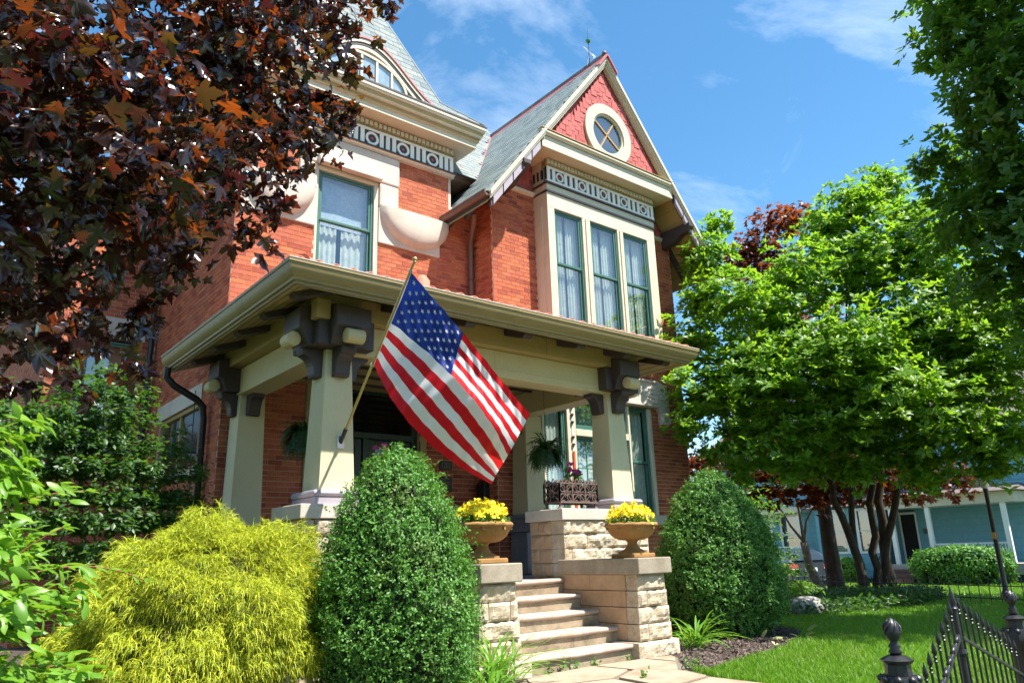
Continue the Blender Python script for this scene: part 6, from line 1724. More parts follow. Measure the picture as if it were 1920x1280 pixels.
# ------------------------------------------------------------------ golden thread cypress
m_gold = leaf_mat('golden_thread', [(0.17, 0.28, 0.014), (0.44, 0.50, 0.022), (0.60, 0.62, 0.032), (0.32, 0.43, 0.018)], [(0.5, 0.55, 0.03), (0.6, 0.6, 0.04)], 0.30, rough=0.6)
t = thing('golden_cypress', (2.2, 7.1, 0), 'golden thread-leaf cypress shrub drooping in front of the porch', 'shrub')
r = np.random.default_rng(81); NS = 15500
th = r.uniform(0, 2 * np.pi, NS); ph = np.arccos(r.uniform(-0.25, 1, NS))
d = np.stack([np.sin(ph) * np.cos(th), np.sin(ph) * np.sin(th), np.cos(ph)], 1)
kd = r.normal(0, 1, (95, 3)); kd[:, 2] = np.abs(kd[:, 2]) - 0.25; kd /= np.linalg.norm(kd, axis=1, keepdims=True); kw = r.uniform(0.35, 1.35, 95)
lump = 0.78 + 0.24 * np.max(kw[None] * np.exp(-(1 - d @ kd.T) / 0.020), axis=1) + 0.05 * np.sin(th * 3 + ph * 4)      # overlapping tufts
cc = np.array([2.30, 7.05, 0.56]); R3 = np.array([1.22, 1.04, 1.14])
Pp = cc + d * R3 * (lump * r.uniform(0.72, 1.0, NS) ** 0.6)[:, None]
Pp = Pp[Pp[:, 2] > 0.12]; d = d[:len(Pp)] if False else (Pp - cc) / np.linalg.norm(Pp - cc, axis=1, keepdims=True); NS = len(Pp)
S = 7; M_ = NS * S
p = np.repeat(Pp, S, 0); v = np.repeat(d * 0.9 + np.array([0, 0, 0.18]), S, 0) + r.normal(0, 0.55, (M_, 3)); v /= np.linalg.norm(v, axis=1, keepdims=True)
ln = r.uniform(0.008, 0.024, M_)[:, None]
sidev = np.cross(v, r.normal(0, 1, (M_, 3))); sidev /= np.linalg.norm(sidev, axis=1, keepdims=True)
wv_ = r.uniform(0.002, 0.0042, M_)[:, None]
rows = []
for k in range(6):
    rows.append((p - sidev * wv_ * (1 - 0.13 * k), p + sidev * wv_ * (1 - 0.13 * k)))
    p = p + v * ln; v = v + np.array([0, 0, -0.42]) + r.normal(0, 0.10, (M_, 3)); v /= np.linalg.norm(v, axis=1, keepdims=True)
V = np.stack([q for ab in rows for q in ab], 1).reshape(-1, 3)
b = np.arange(M_)[:, None] * 12
F = np.concatenate([b + np.array([[2 * k, 2 * k + 1, 2 * k + 3, 2 * k + 2]]) for k in range(5)], 0)
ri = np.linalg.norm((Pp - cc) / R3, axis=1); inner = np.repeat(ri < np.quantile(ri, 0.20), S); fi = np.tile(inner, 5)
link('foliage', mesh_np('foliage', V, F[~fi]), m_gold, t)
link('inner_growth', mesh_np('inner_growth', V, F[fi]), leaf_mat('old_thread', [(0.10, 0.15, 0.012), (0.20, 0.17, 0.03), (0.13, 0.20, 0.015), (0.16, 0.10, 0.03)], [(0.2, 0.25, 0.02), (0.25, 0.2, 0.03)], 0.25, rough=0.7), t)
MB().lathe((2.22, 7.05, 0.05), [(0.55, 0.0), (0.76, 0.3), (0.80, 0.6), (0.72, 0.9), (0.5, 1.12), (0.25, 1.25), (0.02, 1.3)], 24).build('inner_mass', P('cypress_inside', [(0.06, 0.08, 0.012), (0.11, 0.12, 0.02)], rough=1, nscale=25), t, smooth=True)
MB().tube([(2.22, 7.05, -0.05), (2.22, 7.05, 0.3)], 0.06, 8).build('stem', m_bark, t)

# ------------------------------------------------------------------ leafy bush beside the camera
m_lb = leaf_mat('light_shrub_leaf', [(0.08, 0.20, 0.012), (0.13, 0.28, 0.02), (0.18, 0.33, 0.03)], [(0.25, 0.50, 0.02), (0.34, 0.56, 0.03)], 0.38, rough=0.42)
t = thing('leafy_shrub', (-0.35, 2.55, 0), 'light green arching leafy shrub at the picture edge', 'shrub')
r = np.random.default_rng(91)
foliage(t, [(0.04, 2.6, 0.40, 0.52, 0.5, 0.5), (0.06, 2.55, 0.85, 0.48, 0.5, 0.45), (0.06, 2.5, 1.22, 0.36, 0.45, 0.32), (0.10, 2.4, 0.70, 0.42, 0.4, 0.5), (0.02, 2.5, 1.52, 0.32, 0.3, 0.24), (0.2, 2.6, 0.35, 0.4, 0.4, 0.4)], 17000, LEAF_L, 0.05, m_lb, 92, part='foliage', picks=250, up=0.7, droop=0.1, shell=0.35, outw=0.9)
m_twig = P('red_twig', [(0.20, 0.07, 0.03)], rough=0.7); Pp, Nn, Aa, Ss = [], [], [], []
shoots = [((-0.05, 2.3, 1.2), (0.55, 0.1, 0.95), 11), ((0.05, 2.35, 1.12), (0.75, 0.1, 0.55), 12), ((0.0, 2.4, 0.9), (0.9, 0, 0.45), 10), ((0.1, 2.2, 0.75), (1.0, 0, 0.3), 9), ((0.15, 2.3, 0.45), (1.0, 0.1, 0.5), 11), ((0.0, 2.2, 1.05), (0.3, -0.2, 0.9), 9), ((-0.15, 2.4, 1.3), (0.1, 0, 1), 8), ((0.15, 2.35, 0.6), (0.9, -.1, 0.6), 10)]
for (s0, dv, n) in shoots:
    p = np.array(s0) + np.array([0.16, 0.1, 0.05]); v = np.array(dv, float); v /= np.linalg.norm(v); pts = [p]
    for k in range(n):
        p = p + v * 0.036; v = v + np.array([0.03, 0, -0.10]); v /= np.linalg.norm(v); pts.append(p)
        s_ = np.cross(v, [0, 0, 1]); s_ /= np.linalg.norm(s_)
        for sg in (-1, 1):
            Pp.append(p); Aa.append(v * 0.8 + s_ * sg * 0.9 + np.array([0, 0, 0.15])); Nn.append(np.array([0, 0, 1.0]) - v * 0.2 + r.normal(0, 0.25, 3)); Ss.append(0.056 * (1 - 0.45 * k / n))
    Pp.append(p); Aa.append(v); Nn.append(np.array([0, 0, 1.0])); Ss.append(0.04)
    MB().tube([tuple(q) for q in pts], [0.004 - 0.0025 * i / n for i in range(len(pts))], 6).build('shoot', m_twig, t, smooth=True)
me = mesh_np('leaf', *LEAF_L); me.materials.append(m_lb)
X, Y, Z = frames(np.array(Nn), np.array(Aa), np.array(Ss))
fol = [o for o in t.children if o.name.startswith('foliage')][0]
for i in range(len(Pp)):
    o = bpy.data.objects.new('leaf', me); col.objects.link(o); o.parent = fol; p = Pp[i]
    o.matrix_basis = Matrix(((X[i][0], Y[i][0], Z[i][0], p[0]), (X[i][1], Y[i][1], Z[i][1], p[1]), (X[i][2], Y[i][2], Z[i][2], p[2]), (0, 0, 0, 1)))

# ------------------------------------------------------------------ other shrubs
m_jm = leaf_mat('shaded_shrub_leaf', [(0.022, 0.065, 0.010), (0.04, 0.10, 0.015)], [(0.10, 0.26, 0.02), (0.16, 0.34, 0.02)], 0.35)  # dark leaf colour stands in for shade the small maple does not receive
def shrub(name, base, clumps, N, size, mat, label, seed, tpl=LEAF_S, cat='shrub'):
    t = thing(name, base, label, cat)
    limbs(t, base, (base[0], base[1], base[2] + 0.35), 0.03, clumps[:6], m_bark, seed, name='stem')
    foliage(t, clumps, N, tpl, size, mat, seed, part='foliage'); return t
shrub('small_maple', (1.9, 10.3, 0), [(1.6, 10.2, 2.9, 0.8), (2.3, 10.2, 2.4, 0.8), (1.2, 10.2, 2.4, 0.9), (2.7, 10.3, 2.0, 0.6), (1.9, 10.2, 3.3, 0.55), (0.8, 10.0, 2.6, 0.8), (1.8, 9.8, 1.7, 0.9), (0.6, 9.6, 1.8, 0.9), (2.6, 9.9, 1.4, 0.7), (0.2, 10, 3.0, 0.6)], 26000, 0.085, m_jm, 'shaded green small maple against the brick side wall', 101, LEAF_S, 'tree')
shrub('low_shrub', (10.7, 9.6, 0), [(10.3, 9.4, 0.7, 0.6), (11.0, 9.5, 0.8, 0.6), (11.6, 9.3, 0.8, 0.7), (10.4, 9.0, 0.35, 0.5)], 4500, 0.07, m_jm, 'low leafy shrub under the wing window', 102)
shrub('dark_shrub', (13.4, 8.9, 0), [(13.4, 8.9, 1.0, 0.8), (13.2, 8.9, 1.9, 0.7), (13.6, 8.7, 0.5, 0.8)], 4500, 0.09, m_tr, 'dark leafy shrub behind the broad clipped bush', 103)
def hedge(name, c, rad, N, size, label, seed, mat=m_box):
    t = thing(name, (c[0], c[1], gz(c[0])), label, 'hedge')
    r = np.random.default_rng(seed); d = r.normal(0, 1, (N, 3)); d /= np.abs(d) .max(1, keepdims=True) ** 0.45 * np.linalg.norm(d, axis=1, keepdims=True) ** 0.55; d *= 1 + 0.10 * np.sin(d[:, 1:2] * 7 + seed) * np.sin(d[:, 2:3] * 5 + d[:, 0:1] * 6)
    Pp = np.array(c) + d * np.array(rad) * r.uniform(0.84, 1.08, N)[:, None]
    k = Pp[:, 2] > gz(c[0]); Pp, d = Pp[k], d[k]; n = len(Pp)
    V, F = inst(*LEAF_S, Pp, d + r.normal(0, 0.6, (n, 3)), d + r.normal(0, 0.7, (n, 3)), size * r.uniform(0.7, 1.3, n)); link('leaves', mesh_np('leaves', V, F), mat, t)
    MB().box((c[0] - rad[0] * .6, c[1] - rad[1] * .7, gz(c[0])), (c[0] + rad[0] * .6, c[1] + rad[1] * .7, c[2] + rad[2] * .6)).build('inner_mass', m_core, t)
hedge('porch_hedge', (33.3, 12.9, 0.25), (0.7, 1.75, 0.72), 7000, 0.14, 'rounded green hedge in front of the blue house porch', 111)
hedge('end_hedge', (33.4, 9.6, 0.1), (0.7, 0.8, 0.7), 3000, 0.14, 'small green bush past the end of the blue porch', 112)
hedge('window_bush', (34.4, 18.2, 0.05), (0.5, 0.7, 0.55), 2500, 0.13, 'light green bush below the blue house windows', 113, m_lb)
# ground cover under the trees
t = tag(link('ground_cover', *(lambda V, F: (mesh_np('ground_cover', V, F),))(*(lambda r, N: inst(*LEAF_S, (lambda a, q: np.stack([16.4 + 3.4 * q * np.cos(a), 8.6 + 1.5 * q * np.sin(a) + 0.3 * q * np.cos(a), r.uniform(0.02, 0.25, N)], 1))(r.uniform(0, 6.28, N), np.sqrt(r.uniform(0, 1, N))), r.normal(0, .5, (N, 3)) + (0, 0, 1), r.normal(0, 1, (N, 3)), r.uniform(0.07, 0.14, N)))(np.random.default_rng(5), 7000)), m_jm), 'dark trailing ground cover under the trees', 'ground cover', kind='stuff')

# strap-leaved lilies
m_lily = leaf_mat('lily_leaf', [(0.08, 0.22, 0.02), (0.13, 0.30, 0.03)], [(0.25, 0.5, 0.03), (0.3, 0.55, 0.04)], 0.35)
def lily(x, y, label, seed, n=70, L_=0.5):
    t = thing('day_lily', (x, y, 0), label, 'plant'); r = np.random.default_rng(seed); m = MB()
    for i in range(n):
        a = r.uniform(0, 6.28); up = r.uniform(0.7, 1.4); p = Vector((x + r.normal(0, .07), y + r.normal(0, .07), 0.0)); v = Vector((math.cos(a) * math.cos(up), math.sin(a) * math.cos(up), math.sin(up))); ln = L_ * r.uniform(0.6, 1.15) / 8
        s_ = Vector((-math.sin(a), math.cos(a), 0)); vs = []
        for k in range(9):
            w_ = 0.011 * math.sin(math.pi * (0.15 + 0.85 * (1 - k / 8)) * 0.9 + 0.1)
            vs += [tuple(p - s_ * w_), tuple(p + Vector((0, 0, -0.004))), tuple(p + s_ * w_)]
            p = p + v * ln; v = (v + Vector((math.cos(a) * .05, math.sin(a) * .05, -0.17))).normalized()
        m.add(vs, [(3 * k + j, 3 * k + j + 1, 3 * k + 4 + j, 3 * k + 3 + j) for k in range(8) for j in (0, 1)])
    m.build('leaves', m_lily, t, smooth=True)
lily(4.78, 6.22, 'arching strap leaves at the foot of the pier below the flag', 121, 90, 0.75)
lily(8.35, 6.62, 'arching strap leaves at the foot of the pier near the lawn', 122, 80, 0.6)
lily(4.2, 5.6, 'tuft of strap leaves in front of the tall clipped bush', 123, 50, 0.5)
# weeds in the joints
for i, (x, y) in enumerate(((5.75, 6.52), (5.95, 6.52), (6.12, 6.51), (6.40, 6.50), (6.93, 6.47), (6.9, 5.62), (7.2, 5.7), (6.1, 5.5))):
    wl = ['first', 'second', 'third', 'fourth', 'fifth'][i] + ' small weed from the flag side along the lowest step' if i < 5 else ['small weed at the path edge by the mulch', 'small weed sprouting in the mulch', 'small weed between the paving stones'][i - 5]
    t = thing('weed', (x, y, 0.02), wl, 'weed', 'weeds in the paving'); r = np.random.default_rng(130 + i); N = 26
    Pp = np.array([x, y, 0.02]) + np.abs(r.normal(0, 1, (N, 3))) * (0.02, 0.02, 0.05) * np.where(r.uniform(0, 1, (N, 3)) < .5, -1, 1) * (1, 1, 0) + np.stack([np.zeros(N), np.zeros(N), np.abs(r.normal(0, 0.045, N))], 1)
    V, F = inst(*LEAF_S, Pp, r.normal(0, .6, (N, 3)) + (0, -.3, 1), r.normal(0, 1, (N, 3)), r.uniform(0.03, 0.06, N)); link('leaves', mesh_np('leaves', V, F), m_leafgreen, t)
# hosta-like leaves at the bed edge
t = thing('pale_hosta', (9.8, 6.15, 0), 'pale withered hosta leaves at the lawn edge', 'plant'); r = np.random.default_rng(141); N = 12
V, F = inst(*LEAF_L, np.array([9.8, 6.15, 0.05]) + r.normal(0, 1, (N, 3)) * (0.28, 0.12, 0.03), r.normal(0, .4, (N, 3)) + (0, 0, 1), r.normal(0, 1, (N, 3)), r.uniform(0.12, 0.22, N)); link('leaves', mesh_np('leaves', V, F), leaf_mat('pale_leaf', [(0.35, 0.38, 0.12), (0.5, 0.48, 0.25)], [(0.4, 0.4, 0.1), (0.4, 0.4, 0.1)], 0.3), t)
# boulder
m = MB()
def bo(a, b):
    th, ph = 2 * math.pi * a, math.pi * b; dd = Vector((math.sin(ph) * math.cos(th), math.sin(ph) * math.sin(th), math.cos(ph)))
    k = 1 + 0.22 * noise.noise(dd * 0.9 + Vector((3, 1, 0))) + 0.03 * noise.noise(dd * 5)
    return (13.75 + dd.x * 0.50 * k + 0.1 * dd.z, 8.2 + dd.y * 0.34 * k, 0.08 + dd.z * 0.24 * k * (1 - 0.3 * dd.x))
m.grid(bo, 24, 14); tag(m.build('boulder', P('boulder_stone', [(0.20, 0.19, 0.185), (0.30, 0.285, 0.27)], rough=0.95, nscale=9, var=(40, 0.2), bump=0.4), smooth=True), 'pale grey boulder lying on the lawn under the trees', 'boulder')

# ------------------------------------------------------------------ iron gate and fences
def gate_post(x, y, zt, label):
    t = thing('gate_post', (x, y, 0), label, 'gate post', 'cast iron posts of the garden gate')
    MB().lathe((x, y, 0), [(0.085, 0), (0.085, 0.06), (0.07, 0.08), (0.06, 0.44), (0.075, 0.47), (0.098, 0.52), (0.10, 0.57), (0.082, 0.615)], 8, 0.39).build('shaft', m_black, t, smooth='auto')
    MB().lathe((x, y, 0.616), [(0.062, 0), (0.060, 0.05), (0.075, 0.062), (0.078, 0.07), (0.045, 0.088), (0.025, 0.094)], 8, 0.39).build('cap', m_black, t, smooth='auto')
    m = MB()
    for k in range(8):
        a = 2 * math.pi * k / 8 + .39; m.lathe((x + 0.082 * math.cos(a), y + 0.082 * math.sin(a), 0.60), [(0.0, -0.022), (0.018, -0.01), (0.022, 0), (0.018, 0.01), (0, 0.022)], 7)
    m.build('collar_beads', m_black, t, smooth=True)
    MB().lathe((x, y, 0.711), [(0.026, 0), (0.034, 0.012), (0.022, 0.024), (0.03, 0.038), (0.02, 0.05), (0.017, 0.058), (0.028, 0.07), (0.038, 0.088), (0.040, 0.105), (0.033, 0.135), (0.018, 0.157), (0.004, 0.170)], 14).build('acorn_finial', m_black, t, smooth=True)
    m = MB()
    for k in range(6):
        pts = []
        for q in range(7):
            f = q / 6; a = 2 * math.pi * k / 6 + f * 1.4; rr_ = 0.042 * math.sin(0.5 + f * 2.3); pts.append((x + rr_ * math.cos(a), y + rr_ * math.sin(a), 0.785 + 0.085 * f))
        m.tube(pts, 0.005, 5)
    m.build('finial_leafage', m_black, t, smooth=True)
gate_post(3.97, 1.915, 0.88, 'black cast iron gate post with acorn finial nearer the camera')
gate_post(6.5, 2.225, 0.88, 'black cast iron gate post with acorn finial at the picture edge')
def gy(x): return 1.915 + (x - 3.97) * 0.1225
def spear(m, x, y, z0, z1, r0=0.0075):
    m.tube([(x, y, z0), (x, y, z1 - 0.10)], r0, 8)
    m.lathe((x, y, z1 - 0.115), [(r0, 0), (0.014, 0.006), (r0, 0.013), (r0, 0.02), (0.014, 0.027), (r0, 0.035), (0.016, 0.05), (0.012, 0.075), (0.001, 0.115)], 8)
def gate_leaf(x0, x1, z0, z1, n, label, thick):
    t = thing('iron_gate', (x0, gy(x0), 0), label, 'gate', 'leaves of the iron garden gate')
    for k in range(n):
        f = (k + 0.5) / n; x = x0 + (x1 - x0) * f; m = MB(); spear(m, x, gy(x), 0.06, z0 + (z1 - z0) * f + 0.06); m.build('picket', m_black, t, smooth='auto')
    m = MB().bar((x0, gy(x0) - 0.012, z0 - 0.20), (x1, gy(x1) - 0.012, z1 - 0.17), 0.014, thick); o = m.build('raking_rail', m_black, t, bevel=0.003)
    if thick > 0.03:
        for k in range(n):
            f = (k + 0.5) / n; x = x0 + (x1 - x0) * f; zz = z0 - 0.20 + (z1 - 0.17 - z0 + 0.20) * f
            MB().tube([(x - 0.03, gy(x) - 0.012, zz + 0.0), (x + 0.02, gy(x) - 0.012, zz + 0.035)], 0.013, 8).build('scallop', m_black, o, smooth=True)
    MB().bar((x0, gy(x0), 0.09), (x1, gy(x1), 0.09), 0.014, 0.03).build('bottom_rail', m_black, t)
    return t
gate_leaf(4.10, 5.03, 0.46, 0.86, 9, 'iron gate leaf rising from the nearer post with scalloped raking rail', 0.035)
gate_leaf(5.10, 6.40, 0.88, 0.48, 11, 'iron gate leaf falling towards the far post with plain raking rail', 0.02)
st = thing('gate_stile', (5.065, gy(5.065), 0), 'thick pointed iron stile with latch ring in the middle of the gate', 'gate stile')
MB().tube([(5.065, gy(5.065), 0.02), (5.065, gy(5.065), 0.84)], 0.018, 10).lathe((5.065, gy(5.065), 0.84), [(0.018, 0), (0.026, 0.01), (0.018, 0.02), (0.018, 0.03), (0.022, 0.045), (0.001, 0.135)], 10).build('stile', m_black, st, smooth='auto')
MB().lathe((5.065, gy(5.065), 0.60), [(0.03, -0.02), (0.036, 0), (0.03, 0.02)], 12).build('latch_ring', m_black, st)
fe = thing('low_iron_fence', (18.2, 9.0, 0), 'low black iron picket fence crossing the lawn in front of the pavement', 'fence')
A_, B_ = Vector((21.6, 18.0, 0)), Vector((15.6, 1.8, 0)); Ln = (B_ - A_).length; n = int(Ln / 0.235)
pm = MB(); spear(pm, 0, 0, 0, 0.52, 0.009)
pme = bpy.data.meshes.new('picket'); pme.from_pydata(pm.v, [], pm.f); pme.materials.append(m_black)
for k in range(n + 1):
    p = A_.lerp(B_, k / n); o = bpy.data.objects.new('picket', pme); col.objects.link(o); adopt(o, fe); o.matrix_basis = Matrix.Translation((p.x, p.y, gz(p.x) + (0.03 if k % 2 else 0)))
for z in (0.12, 0.36):
    MB().tube([(A_.lerp(B_, f).x, A_.lerp(B_, f).y, gz(A_.lerp(B_, f).x) + z) for f in np.linspace(0, 1, 14)], 0.011, 6).build('rail', m_black, fe)

# street lamp
la = thing('lamp_post', (19.7, 6.8, gz(19.7)), 'slim black lamp post with small white lantern on the verge', 'lamp post')
MB().lathe((19.7, 6.8, gz(19.7)), [(0.10, 0), (0.10, 0.1), (0.06, 0.2), (0.055, 0.6), (0.045, 2.35), (0.06, 2.38), (0.05, 2.42)], 12).build('pole', m_black, la, smooth='auto')
MB().lathe((19.7, 6.8, gz(19.7) + 2.421), [(0.05, 0), (0.085, 0.03), (0.09, 0.16), (0.05, 0.25), (0.01, 0.27)], 14).build('lantern', m_white, la, smooth=True)
MB().box((19.635, 6.76, 1.25), (19.66, 6.84, 1.40)).build('notice', P('orange_notice', [(0.7, 0.35, 0.08)]), la)

# ------------------------------------------------------------------ blue house across the verge
m_blue = P('blue_siding', [(0.13, 0.34, 0.42), (0.16, 0.38, 0.46)], rough=0.6, nscale=3, var=(8, 0.1))
m_bluewall = P('blue_sheathing', [(0.05, 0.13, 0.16)], rough=0.8)
m_asphalt = P('asphalt_shingle', [(0.10, 0.085, 0.08), (0.15, 0.125, 0.115)], rough=0.95, nscale=30, var=(60, 0.3))
m_woodstep = P('brown_step', [(0.12, 0.06, 0.045), (0.17, 0.09, 0.065)], rough=0.8)
bh = thing('blue_house', (37, 15, -0.45), 'light blue clapboard house with white porch posts beyond the fence', 'house')
def siding(x, y0, y1, z0, z1, holes, nm='wall'):
    mb_ = MB(); slab(mb_, (x, y1, 0), (0, -1, 0), (-1, 0, 0), y1 - y0, z0, z1, [(y1 - h[1], y1 - h[0], h[2], h[3]) for h in holes], 0.2)
    wl = mb_.build(nm, m_bluewall, bh)
    z = z0
    while z < z1 - 0.05:
        h_ = min(0.30, z1 - z); segs = [(y0, y1)]
        for q in holes:
            if q[2] < z + h_ - 0.02 and q[3] > z + 0.02:
                segs = [s_ for a, b in segs for s_ in ((a, min(b, q[0])), (max(a, q[1]), b)) if s_[1] - s_[0] > 0.03]
        for a, b in segs:
            MB().hexa([(x - 0.035, a, z), (x + 0.001, a, z), (x + 0.001, b, z), (x - 0.035, b, z), (x - 0.012, a, z + h_ - 0.004), (x + 0.001, a, z + h_ - 0.004), (x + 0.001, b, z + h_ - 0.004), (x - 0.012, b, z + h_ - 0.004)]).build('siding_board', m_blue, wl)
        z += h_
    return wl
PF = 0.32
siding(37.3, 8.3, 17.1, -0.5, 6.4, [(16.05, 16.75, PF, 2.55)])
siding(35.8, 17.1, 20.2, -0.3, 2.95, [(18.75, 19.5, 0.90, 2.75), (17.35, 18.05, 0.90, 2.75)], 'bump_wall')
siding(37.3, 20.2, 27.0, -0.5, 6.4, [(22.0, 23.0, 0.9, 2.8)])
MB().box((37.52, 8.3, -0.5), (46, 27, 6.4)).box((36.02, 17.1, -0.5), (37.2, 20.2, 2.94)).build('house_body', m_bluewall, bh)
for (y0, y1, x) in ((18.75, 19.5, 35.8), (17.35, 18.05, 35.8), (22.0, 23.0, 37.3)):
    f = MB().box((x - 0.06, y0 - 0.12, 0.80), (x + 0.03, y0, 2.87)).box((x - 0.06, y1, 0.80), (x + 0.03, y1 + 0.12, 2.87)).box((x - 0.06, y0, 2.75), (x + 0.03, y1, 2.87)).box((x - 0.08, y0, 0.80), (x + 0.03, y1, 0.90)).box((x - 0.01, y0, 1.78), (x + 0.05, y1, 1.86)).build('window', m_white, bh)
    MB().add([(x + 0.03, y0, 0.9), (x + 0.03, y1, 0.9), (x + 0.03, y1, 2.75), (x + 0.03, y0, 2.75)], [(0, 3, 2, 1)]).build('pane', m_pane, f)
    MB().add([(x + 0.07, y0, 0.9), (x + 0.07, y1, 0.9), (x + 0.07, y1, 2.75), (x + 0.07, y0, 2.75)], [(0, 3, 2, 1)]).build('room_backing', m_bluewall, f)
d_ = MB().box((37.24, 16.0, PF), (37.32, 16.07, 2.6)).box((37.24, 16.73, PF), (37.32, 16.8, 2.6)).box((37.24, 16.07, 2.5), (37.32, 16.73, 2.6)).build('door_frame', m_white, bh)
MB().box((37.29, 16.07, PF), (37.33, 16.73, 2.5)).build('door', m_dark, d_)
MB().box((37.18, 15.35, 1.60), (37.26, 15.75, 1.82)).build('mail_box', m_black, bh)
po = MB().box((34.5, 11.0, -0.1), (37.26, 16.5, PF)).build('porch_floor', m_concrete, bh)
MB().box((34.45, 10.95, 2.68), (34.65, 17.0, 3.12)).box((34.65, 10.95, 2.68), (37.26, 11.1, 3.12)).build('porch_fascia', m_cream, bh)
MB().box((34.66, 11.11, 2.72), (37.26, 17.05, 2.76)).build('porch_ceiling', m_white, bh)
MB().hexa([(34.2, 10.7, 3.125), (37.25, 10.7, 3.125), (37.25, 17.1, 3.125), (34.2, 17.1, 3.125), (34.25, 10.75, 3.16), (37.25, 11.5, 3.55), (37.25, 17.1, 3.55), (34.25, 17.1, 3.16)]).build('porch_roof', m_asphalt, bh)
MB().hexa([(35.5, 17.12, 2.96), (37.25, 17.12, 2.96), (37.25, 20.5, 2.96), (35.5, 20.5, 2.96), (35.5, 17.12, 3.0), (37.25, 17.12, 3.7), (37.25, 20.5, 3.7), (35.5, 20.5, 3.0)]).build('bump_roof', m_asphalt, bh)
for y in (11.43, 14.35, 15.9):
    MB().box((34.5, y - 0.09, PF), (34.66, y + 0.09, 2.679)).build('porch_post', m_white, bh, bevel=0.01)
rl = MB().box((34.55, 11.53, 1.08), (34.61, 14.26, 1.15)).box((34.55, 11.53, PF + 0.08), (34.61, 14.26, PF + 0.13)).build('porch_rail', m_white, bh)
for k in range(22):
    y = 11.6 + k * 0.123; MB().box((34.565, y, PF + 0.131), (34.595, y + 0.03, 1.079)).build('baluster', m_white, rl)
for k in range(3): MB().box((34.5 - 0.3 * (k + 1), 14.95, -0.45), (34.5 - 0.3 * k, 16.3, PF - 0.19 * (k + 1))).build('porch_step', m_woodstep, bh, bevel=0.01)
hr = MB().bar((33.55, 16.35, 0.42), (34.5, 16.35, 1.2), 0.04, 0.04).bar((33.55, 16.35, -0.4), (33.55, 16.35, 0.42), 0.04, 0.04).bar((34.5, 16.35, 0.3), (34.5, 16.35, 1.2), 0.04, 0.04).bar((33.55, 16.35, -.3), (34.5, 16.35, 0.45), 0.03, 0.03).build('step_railing', m_black, bh)
for k in range(7): MB().bar((33.62 + 0.125 * k, 16.35, -0.25 + 0.1 * k), (33.62 + 0.125 * k, 16.35, 0.46 + 0.103 * k), 0.02, 0.02).build('railing_bar', m_black, hr)
# main roof
MB().add([(36.8, 8.0, 6.41), (36.8, 27.3, 6.41), (46.5, 27.3, 6.41), (46.5, 8.0, 6.41), (41.6, 8.0, 9.6), (41.6, 27.3, 9.6)], [(0, 4, 5, 1), (2, 5, 4, 3), (0, 3, 4), (1, 5, 2), (0, 1, 2, 3)]).build('roof', m_asphalt, bh)
# far white porch at the left of the blue house
fp = thing('white_porch', (40, 24.3, -0.45), 'white porch with balusters beside the parked car', 'porch')
MB().box((36.6, 21.4, -0.4), (37.25, 25.5, 0.35)).build('deck', m_white, fp)
for y in (21.5, 23.2, 25.3): MB().box((36.62, y, 0.351), (36.76, y + 0.14, 2.9)).build('post', m_white, fp)
rl = MB().box((36.66, 21.65, 1.15), (36.72, 25.3, 1.22)).build('hand_rail', m_white, fp)
for k in range(18): MB().box((36.67, 21.7 + 0.2 * k, 0.351), (36.71, 21.76 + 0.2 * k, 1.149)).build('baluster', m_white, rl)
MB().box((36.4, 21.3, 2.901), (37.28, 25.6, 3.2)).build('porch_roof', m_cream, fp)

# ------------------------------------------------------------------ parked car
m_carpaint = P('dark_car_paint', [(0.016, 0.020, 0.035)], rough=0.25, coat=1.0)
m_carglass = P('car_glass', [(0.02, 0.03, 0.035)], rough=0.05, spec=0.8)
m_tail = P('red_lamp', [(0.45, 0.01, 0.015)], rough=0.2, coat=0.6)
m_tyre = P('tyre', [(0.012, 0.012, 0.012)], rough=0.9)
CX, CY = 27.65, 16.05; cz = gz(27.65); hd_ = math.radians(32)
FW = Vector((math.sin(hd_), math.cos(hd_), 0)); RT = Vector((math.cos(hd_), -math.sin(hd_), 0))
car = thing('parked_car', (CX, CY, cz), 'dark hatchback parked on the drive with red tail lamps showing', 'car')
def cp(l, s, z): return tuple(Vector((CX, CY, cz)) + FW * l + RT * s + Vector((0, 0, z)))
def section(prof_at, stations):
    m = MB(); n = None
    for l in stations:
        ring = prof_at(l); n = len(ring); m.v += [cp(l_, s, z) for l_, s, z in ring]
    for i in range(len(stations) - 1):
        for k in range(n): m.f.append((i * n + k, i * n + (k + 1) % n, (i + 1) * n + (k + 1) % n, (i + 1) * n + k))
    m.f.append(tuple(range(n - 1, -1, -1))); m.f.append(tuple((len(stations) - 1) * n + k for k in range(n))); return m
def body(l):
    t_ = max(0, 1 - l / 0.35) if l < 0.35 else (max(0, (l - 3.6) / 0.6) if l > 3.6 else 0)
    w_ = 0.88 - 0.14 * t_ ** 2; top = 0.98 - (0.06 * t_ if l < 1 else 0) - (0.22 * max(0, (l - 2.9) / 1.3) if l > 2.9 else 0); b = 0.26 + 0.08 * t_
    return [(l, -w_ * .92, b), (l, w_ * .92, b), (l, w_, 0.45), (l, w_, 0.70), (l, w_ * .95, top - .06), (l, w_ * .86, top), (l, -w_ * .86, top), (l, -w_ * .95, top - .06), (l, -w_, 0.70), (l, -w_, 0.45)]
section(body, [0.0, 0.06, 0.18, 0.4, 1.0, 2.0, 2.9, 3.4, 3.9, 4.2]).build('body', m_carpaint, car, smooth='auto')
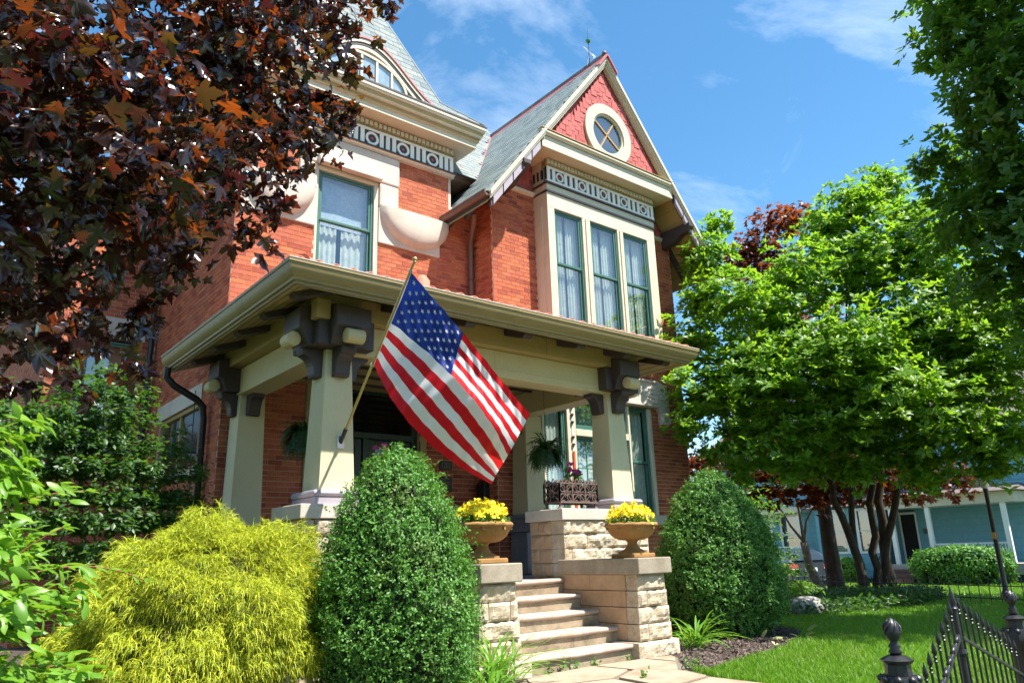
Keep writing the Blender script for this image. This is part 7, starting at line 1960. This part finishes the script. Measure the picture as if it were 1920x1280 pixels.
def cabin(l):
    f = [(0.12, 0.97, .80), (0.42, 1.30, .70), (0.75, 1.46, .62), (1.5, 1.49, .62), (2.1, 1.42, .62), (2.95, 0.96, .78)]
    z = np.interp(l, [a for a, _, _ in f], [b for _, b, _ in f]); w_ = np.interp(l, [a for a, _, _ in f], [c for _, _, c in f])
    return [(l, -.80, 0.95), (l, .80, 0.95), (l, w_, z - 0.03), (l, w_ * .85, z), (l, -w_ * .85, z), (l, -w_, z - 0.03)]
section(cabin, [0.12, 0.42, 0.75, 1.5, 2.1, 2.95]).build('cabin', m_carpaint, car, smooth='auto')
MB().add([cp(0.13, -.66, 1.0), cp(0.13, .66, 1.0), cp(0.60, .56, 1.39), cp(0.60, -.56, 1.39)], [(0, 1, 2, 3)]).build('rear_window', m_carglass, car)
car.children[-1].location = (-FW * 0.03 + Vector((0, 0, 0.03)))
for s in (-1, 1):
    MB().add([cp(0.55, s * .735, 1.03), cp(2.5, s * .80, 1.0), cp(2.0, s * .665, 1.37), cp(0.85, s * .655, 1.40)], [(0, 1, 2, 3)]).build('side_window', m_carglass, car)
    car.children[-1].location = RT * s * 0.03
    MB().hexa([cp(-0.015, s * .84, .74), cp(-0.015, s * .50, .76), cp(0.1, s * .50, .76), cp(0.3, s * .885, .74), cp(-0.005, s * .84, .92), cp(-0.005, s * .52, .88), cp(0.1, s * .5, .88), cp(0.3, s * .88, .93)]).build('tail_lamp', m_tail, car)
    MB().hexa([cp(-0.022, s * .72, .70), cp(-0.022, s * .52, .72), cp(0.1, s * .52, .72), cp(0.1, s * .80, .70), cp(-0.02, s * .74, .738), cp(-0.02, s * .52, .758), cp(0.1, s * .5, .758), cp(0.1, s * .80, .738)]).build('reverse_lamp', m_white, car)
    MB().hexa([cp(-0.012, s * .72, .36), cp(-0.012, s * .58, .36), cp(0.05, s * .58, .36), cp(0.05, s * .72, .36), cp(-0.012, s * .72, .43), cp(-0.012, s * .58, .43), cp(0.05, s * .58, .43), cp(0.05, s * .72, .43)]).build('reflector', m_tail, car)
    for l in (0.75, 3.35):
        wh = MB().tube([cp(l, s * .68, .30), cp(l, s * .885, .30)], 0.30, 22).build('wheel', m_tyre, car, smooth='auto')
        MB().tube([cp(l, s * .80, .30), cp(l, s * .892, .30)], 0.19, 16).build('rim', m_steel, wh, smooth='auto')
MB().hexa([cp(-0.02, -.24, .62), cp(-0.02, .24, .62), cp(0.02, .24, .62), cp(0.02, -.24, .62), cp(-0.015, -.24, .76), cp(-0.015, .24, .76), cp(0.02, .24, .76), cp(0.02, -.24, .76)]).build('number_plate', P('plate', [(0.55, 0.62, 0.75)], rough=0.4), car)
MB().hexa([cp(-0.03, -.80, .30), cp(-0.03, .80, .30), cp(0.1, .86, .30), cp(0.1, -.86, .30), cp(-0.04, -.80, .48), cp(-0.04, .80, .48), cp(0.1, .86, .48), cp(0.1, -.86, .48)]).build('bumper', m_carpaint, car, bevel=0.03)
